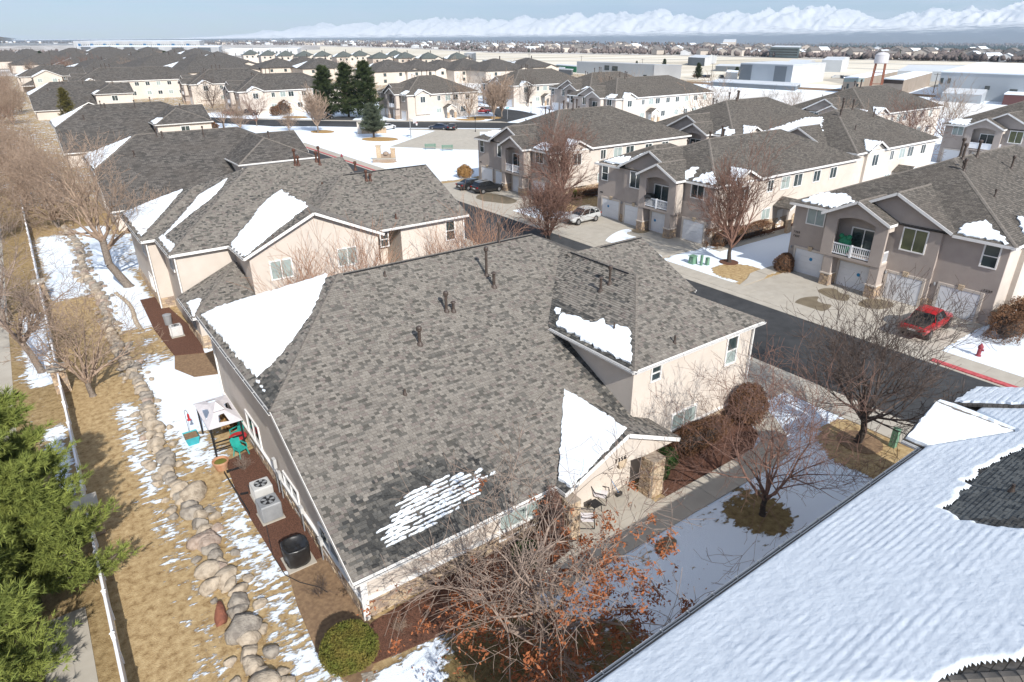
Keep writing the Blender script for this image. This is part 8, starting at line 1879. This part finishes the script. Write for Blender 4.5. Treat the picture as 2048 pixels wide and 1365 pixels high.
# pale houses in rows beyond the grey roofs
def hip_house(px, py, w, d, h, ang, label, roofm='shingle_green', wall='stucco', group=None, sc=1.0):
    c = G(px, py); o = empty('row_house', c, label, 'house', group, ang); z = h; e = 0.5; p = 0.5; hw = w/2+e; hd = d/2+e; p = 0.5 if d < 20 else 0.36; r = p*min(hw, hd); L = lambda b, n, m, par=o: b.build(n, m, par, world=False)
    b = MB(); b.box(-w/2, w/2, -d/2, d/2, 0, h); L(b, 'wall', wall); k = hw-hd if hw > hd else 0; k2 = hd-hw if hd > hw else 0
    R0_, R1_ = (-k, -k2, z+r), (k, k2, z+r); cs = [(-hw, -hd, z), (hw, -hd, z), (hw, hd, z), (-hw, hd, z)]; rf = None
    for F in ([cs[0], cs[1], R1_, R0_] if k else [cs[0], cs[1], R0_], [cs[1], cs[2], R1_] if k else [cs[1], cs[2], R1_, R0_], [cs[2], cs[3], R0_, R1_] if k else [cs[2], cs[3], R1_], [cs[3], cs[0], R0_] if k else [cs[3], cs[0], R0_, R1_]):
        b = MB(); b.slab(F, 0.15)
        if rf is None: rf = L(b, 'roof', roofm)
        else: L(b, 'roof_slope', roofm, rf)
    b = MB(); b.prism([(w*0.12, -d/2-0.5, 0), (w*0.42, -d/2-0.5, 0), (w*0.42, -d/2-0.5, h), (w*0.27, -d/2-0.5, h+1.1), (w*0.12, -d/2-0.5, h)], (0, 0.5, 0)); L(b, 'gable_bay', wall)
    for s in (-1, 1): b = MB(); b.slab([(w*0.27+s*(w*0.15+0.4), -d/2-0.9, h-0.1), (w*0.27, -d/2-0.9, h+1.3), (w*0.27, 0, h+1.3), (w*0.27+s*(w*0.15+0.4), 0, h-0.1)], 0.12); L(b, 'bay_roof', roofm, rf)
    for x, zz in ((-w*0.3, h*0.76), (w*0.27, h*0.76), (-w*0.3, h*0.28), (0, h*0.76)): b = MB(); y = -d/2-(0.5 if x == w*0.27 else 0); b.box(x-0.7, x+0.7, y-0.06, y, zz-0.7, zz+0.7); L(b, 'window', 'glass_dark')
    b = MB(); b.box(w*0.1, w*0.1+0.35, -0.2, 0.2, z+r*0.4, z+r+1.0); L(b, 'vent_pipe', 'pipe_brown', rf)
    q = random.Random(px)
    if q.random() < 0.7: pl, nn = plane_of([Vector(cs[3]), Vector(cs[0]), Vector(R0_)]); b = MB(); b.slab([Vector(cs[3])*0.9+Vector(R0_)*0.1+nn*0.1, Vector(cs[0])*0.6+Vector(cs[3])*0.4+nn*0.1, Vector(R0_)*0.6+Vector(cs[3])*0.4+nn*0.1], 0.1); L(b, 'snow_patch', 'snow', rf)
    return o
ORD = ('first', 'second', 'third', 'fourth', 'fifth', 'sixth', 'seventh', 'eighth', 'ninth', 'tenth', 'eleventh', 'twelfth', 'thirteenth', 'fourteenth', 'fifteenth', 'sixteenth')
grp = 'pale houses with green-grey roofs before the airfield'
for i, (x, y) in enumerate(((505, 132), (540, 134), (575, 136), (612, 137), (648, 137), (690, 139), (722, 136), (762, 143), (792, 136), (812, 143), (858, 144), (915, 145))):
    hip_house(x, y-6, 15, 15, 6.6, -0.15, ORD[i]+' from left of the pale houses with green-grey roofs before the airfield', group=grp)
grp2 = 'dark-roofed blocks in the middle distance'
for i, (x, y, w) in enumerate(((468, 150, 26), (560, 158, 24), (610, 152, 24), (645, 160, 26), (780, 168, 26), (835, 166, 24), (880, 164, 22), (930, 164, 26), (990, 166, 28), (1055, 158, 22))):
    hip_house(x, y-2, w, 26, 5.6, -0.1+0.05*(i % 3), ORD[i]+' from left of the dark-roofed blocks beyond the park', 'shingle_dark', group=grp2)
grp3 = 'dark roofs at the far left'
for i, (x, y, w) in enumerate(((30, 138, 30), (95, 146, 34), (150, 122, 34), (215, 132, 36), (262, 122, 30), (300, 136, 36), (345, 138, 30), (395, 124, 30), (215, 117, 40), (150, 134, 30))):
    hip_house(x, y-2, w*1.15, 34, 5.0, 0.02*i, ORD[i]+' roof among the crowded dark roofs at the far left', 'shingle_dark', group=grp3)
grp4 = 'wide dark roofs filling the far left'
rg = np.random.default_rng(12)
for i, (x, y) in enumerate(((60, 121), (110, 127), (175, 145), (255, 150), (330, 152), (400, 140), (440, 132), (20, 128), (300, 116), (360, 117), (230, 124), (420, 160), (200, 160))):
    hip_house(x, y, 36+rg.uniform(-6, 10), 38, 4.6, rg.uniform(-0.25, 0.25), ('first', 'second', 'third', 'fourth', 'fifth', 'sixth', 'seventh', 'eighth', 'ninth', 'tenth', 'eleventh', 'twelfth', 'thirteenth')[i]+' of the wide low roofs filling the gaps at the far left', 'shingle_dark', group=grp4)
# cars in the airfield car park
for i, (x, y, m) in enumerate(((1400, 155, 'paint_black'), (1408, 156, 'paint_navy'), (1417, 156, 'paint_black'), (1442, 156, 'paint_black'), (1392, 155, 'paint_red'), (1680, 157, 'paint_black'), (1692, 158, 'paint_navy'), (1704, 158, 'paint_maroon'), (1672, 157, 'paint_silver'), (1780, 155, 'paint_black'), (1790, 156, 'paint_silver'))):
    c = G(x, y); o = empty('parked_car', c, 'tiny parked car on the airfield beside the hangars', 'car', 'cars on the airfield car parks', 0.3*i); b = MB(); b.prism([(-2.2, -0.9, 0.25), (2.2, -0.9, 0.25), (2.2, -0.9, 0.8), (1.2, -0.9, 0.95), (0.6, -0.85, 1.45), (-1.2, -0.85, 1.45), (-1.9, -0.9, 1.0), (-2.2, -0.9, 0.9)], (0, 1.8, 0)); b.build('body', m, o, world=False)

# the town on the far side of the airfield
rng = np.random.default_rng(21)
def far_house_mesh(i):
    b = MB(); w, d, h = (11, 9, 5.0), (9, 12, 6.0), (14, 9, 4.0); w, d, h = ((11, 9, 5.0), (9, 12, 6.0), (14, 9, 4.0))[i % 3]
    b.box(-w/2, w/2, -d/2, d/2, 0, h); b.cur = 1
    for s in (-1, 1): b.slab([(-w/2-0.4, s*(d/2+0.5), h-0.1), (w/2+0.4, s*(d/2+0.5), h-0.1), (w/2+0.4, 0, h+d*0.24), (-w/2-0.4, 0, h+d*0.24)], 0.2)
    b.cur = 0
    for s in (-1, 1): b.prism([(s*w/2, -d/2, h), (s*w/2, d/2, h), (s*w/2, 0, h+d*0.22)], (-s*0.1, 0, 0))
    rm = ('far_roof', 'snow', 'far_roof')[i//3 % 3]; wm = ('far_wall', 'stucco', 'metal_wall_white')[i % 3]; o = b.build('tmp', [wm, rm], None); me = o.data; bpy.data.objects.remove(o); return me
FH = [far_house_mesh(i) for i in range(9)]
def edge_y(x): return float(np.interp(x, [-100, 0, 440, 650, 820, 1000, 1350, 1700, 2048, 2300], [86, 87, 91, 91.5, 97, 106, 110.5, 119, 125.5, 132]))
def top_y(x): return float(np.interp(x, [-100, 0, 440, 650, 1000, 1350, 1700, 2048, 2300], [79.5, 79.3, 79, 79, 82, 88, 100, 110, 114]))
for i in range(260):
    x = rng.uniform(-60, 2120); e, t = edge_y(x), top_y(x); y = t+(e-t)*rng.uniform(0.0, 1.0)**0.55*0.985; c = G(x, y)
    o = link('far_house', FH[rng.integers(0, 9)], None, c); o.rotation_euler = (0, 0, rng.uniform(-0.6, 0.6)); tag(o, 'small pale house among bare trees in the town beyond the airfield', 'house', 'houses of the far town')
def far_trees(name, n, m, label, ymin, ymax, hs, conif=False, seed=1, xr=(-80, 2150), zf=0.0):
    rg = np.random.default_rng(seed); base = np.array([(0, 0, 0), (1, 0, 0.35), (0, 1, 0.4), (-1, 0, 0.35), (0, -1, 0.4), (0.62, 0.62, 0.75), (-0.62, 0.62, 0.7), (-0.62, -0.62, 0.75), (0.62, -0.62, 0.7), (0, 0, 1.0)]) if not conif else np.array([(0, 0, 0), (1, 0, 0.1), (0, 1, 0.12), (-1, 0, 0.1), (0, -1, 0.12), (0.5, 0.5, 0.45), (-0.5, 0.5, 0.5), (-0.5, -0.5, 0.45), (0.5, -0.5, 0.5), (0, 0, 1.0)])
    f = np.array([(1, 2, 5), (2, 3, 6), (3, 4, 7), (4, 1, 8), (1, 5, 8), (2, 6, 5), (3, 7, 6), (4, 8, 7), (5, 6, 9), (6, 7, 9), (7, 8, 9), (8, 5, 9), (0, 2, 1), (0, 3, 2), (0, 4, 3), (0, 1, 4)]); Vs, Fs = [], []
    for k in range(n):
        x = rg.uniform(*xr); y0, y1 = ymin(x), ymax(x); y = y0+(y1-y0)*rg.uniform()**0.8; c = G(x, y, zf); h = rg.uniform(*hs); r = h*(0.48 if not conif else 0.30)*rg.uniform(0.7, 1.25)
        a = rg.uniform(0, 6.28); V = base*(1+rg.normal(0, 0.16, (10, 3))); V = V*np.array([r, r, h]); Vs.append(V@np.array([[math.cos(a), math.sin(a), 0], [-math.sin(a), math.cos(a), 0], [0, 0, 1]])+np.array(c)); Fs.append(f+10*k)
    o = link(name, np_mesh(name, np.concatenate(Vs), np.concatenate(Fs), m)); tag(o, label, 'trees', None, 'stuff')
far_trees('far_town_trees', 9500, 'far_tree', 'bare trees of the town beyond the airfield, one brown mass', lambda x: top_y(x)-0.5, lambda x: edge_y(x)-0.4, (2.5, 5.5), False, 2)
far_trees('far_town_conifers', 700, 'far_conifer', 'scattered dark conifers in the town beyond the airfield', lambda x: top_y(x), lambda x: edge_y(x)-0.6, (3, 7), True, 3)
far_trees('dark_tree_belt', 4200, 'far_conifer', 'dark blue belt of trees along the valley floor at the right', lambda x: 93+(x-1350)*0.004, lambda x: 99+(x-1350)*0.016, (10, 22), True, 4, (1330, 2150), zf=-62.3)
far_trees('valley_trees', 3500, 'far_tree', 'hazy speckle of trees and streets over the valley floor', lambda x: 83, lambda x: 95, (10, 20), False, 6, (900, 2150), zf=-62.3)
far_trees('mid_shrub_mass', 260, 'far_tree', 'low brown scrub between the dark roofs and the warehouses', lambda x: 104, lambda x: 118, (3, 6), False, 5, (0, 440))

# mountains
def vnoise(u, v, seed):
    rg = np.random.default_rng(seed); T = rg.uniform(0, 1, (64, 64)); iu, iv = np.floor(u).astype(int), np.floor(v).astype(int); fu, fv = u-iu, v-iv; fu = fu*fu*(3-2*fu); fv = fv*fv*(3-2*fv); g = lambda a, b: T[a % 64, b % 64]
    return g(iu, iv)*(1-fu)*(1-fv)+g(iu+1, iv)*fu*(1-fv)+g(iu, iv+1)*(1-fu)*fv+g(iu+1, iv+1)*fu*fv
def mountain_mat():
    m, t, p = new_mat('mountain'); tc = nd(t, 'ShaderNodeTexCoord'); L = t.links.new; a = nd(t, 'ShaderNodeAttribute', attribute_name='snow')
    n = nd(t, 'ShaderNodeTexNoise'); n.inputs['Scale'].default_value = 0.004; n.inputs['Detail'].default_value = 8; n.inputs['Roughness'].default_value = 0.7
    ad = nd(t, 'ShaderNodeMath', operation='MULTIPLY_ADD'); ad.inputs[1].default_value = 0.9; mr = nd(t, 'ShaderNodeMapRange'); mr.inputs[1].default_value = 0.82; mr.inputs[2].default_value = 1.06
    L(tc.outputs['Object'], n.inputs['Vector']); L(n.outputs['Fac'], ad.inputs[0]); L(a.outputs['Fac'], ad.inputs[2]); L(ad.outputs[0], mr.inputs[0])
    mx = nd(t, 'ShaderNodeMixRGB'); mx.inputs[1].default_value = (0.15, 0.165, 0.19, 1); mx.inputs[2].default_value = (0.86, 0.86, 0.87, 1); L(mr.outputs[0], mx.inputs[0]); L(mx.outputs[0], p.inputs['Base Color']); p.inputs['Roughness'].default_value = 0.95
mountain_mat()
def mountains():
    xs = np.linspace(-500, 2700, 900); rs = np.concatenate([np.linspace(6500, 12000, 14), np.linspace(12200, 21500, 130)]); X, R = np.meshgrid(xs, rs)
    dx = FW.x+RT.x*(X-CX)/FPX; dy = FW.y+RT.y*(X-CX)/FPX; az = np.arctan2(dy, dx); U = az*60
    py = np.interp(X, [-500, 420, 560, 640, 720, 800, 900, 1000, 1100, 1180, 1260, 1340, 1420, 1500, 1560, 1630, 1700, 1780, 1860, 1950, 2048, 2700], [80, 79, 70, 56, 46, 44, 36, 36, 28, 25, 22, 33, 24, 14, 24, 42, 30, 22, 16, 13, 6, 6])
    top = (75.0-py)/1310*19500*0.84+20; base = -62.0*np.clip((X-500)/1000, 0, 1); bench = np.interp(X, [-500, 500, 900, 1400, 1800, 2100, 2700], [0, 5, 25, 60, 130, 300, 380])
    f = np.clip((R-12200)/7300, 0, 1); fb = np.clip((R-6500)/5700, 0, 1)**1.4
    def ridged(u, v, s): return 1-np.abs(2*vnoise(u, v, s)-1)
    w = 0.35*vnoise(U*0.6, R/2500, 9)
    a1 = ridged(U*0.75+w+0.22*R/1000, R/6000, 1); a2 = ridged(U*1.9-w+0.35*R/1000, R/3200, 2); a3 = ridged(U*4.3+2*w-0.6*R/1000, R/1500, 3); a4 = ridged(U*9.5-0.9*R/1000, R/700, 4)
    env = np.power(f, 0.8)
    Z = base*(1-fb)+bench*fb+np.maximum(0, top-bench)*env*(0.40+0.36*a1**1.2+0.22*a2*(1-0.35*f)+0.11*a3+0.05*a4)
    Z = Z+(a2*26+a3*14)*np.clip((R-11200)/1500, 0, 1)*np.clip(1-f*3, 0, 1)*np.clip((X-400)/500, 0, 1)
    Z = np.where(R > 19600, Z*np.clip(1-(R-19600)/2600*0.6, 0, 1), Z)
    V = np.stack([R*np.cos(az), R*np.sin(az), Z], -1).reshape(-1, 3); ny, nx = X.shape; a = (np.arange(ny-1)[:, None]*nx+np.arange(nx-1)[None]).ravel(); F = np.stack([a, a+1, a+nx+1, a+nx], axis=1)[:, ::-1]
    me = np_mesh('mountains', V, F, 'mountain', smooth=True); sn = 0.28+0.50*np.clip((R-9300)/4600, 0, 1)**1.2+0.12*np.clip(Z/500, 0, 1)
    at = me.attributes.new('snow', 'FLOAT', 'POINT'); at.data.foreach_set('value', sn.astype(np.float32).ravel()); o = link('mountains', me); o['kind'] = 'structure'
mountains()
# the air between: one even box of thin haze
b = MB(); b.box(-26000, 26000, -8000, 26000, -64.5, 1250); hz = b.build('haze', 'snow'); hz['kind'] = 'stuff'; tag(hz, 'thin bluish winter haze over the whole valley', 'haze')
hm = bpy.data.materials.new('haze_air'); hm.use_nodes = True; t = hm.node_tree; t.nodes.clear(); mo = t.nodes.new('ShaderNodeOutputMaterial'); pv = t.nodes.new('ShaderNodeVolumePrincipled')
pv.inputs['Color'].default_value = (0.60, 0.79, 1.0, 1); pv.inputs['Density'].default_value = 7.0e-5; pv.inputs['Anisotropy'].default_value = 0.0; t.links.new(pv.outputs[0], mo.inputs['Volume']); hz.data.materials.clear(); hz.data.materials.append(hm)
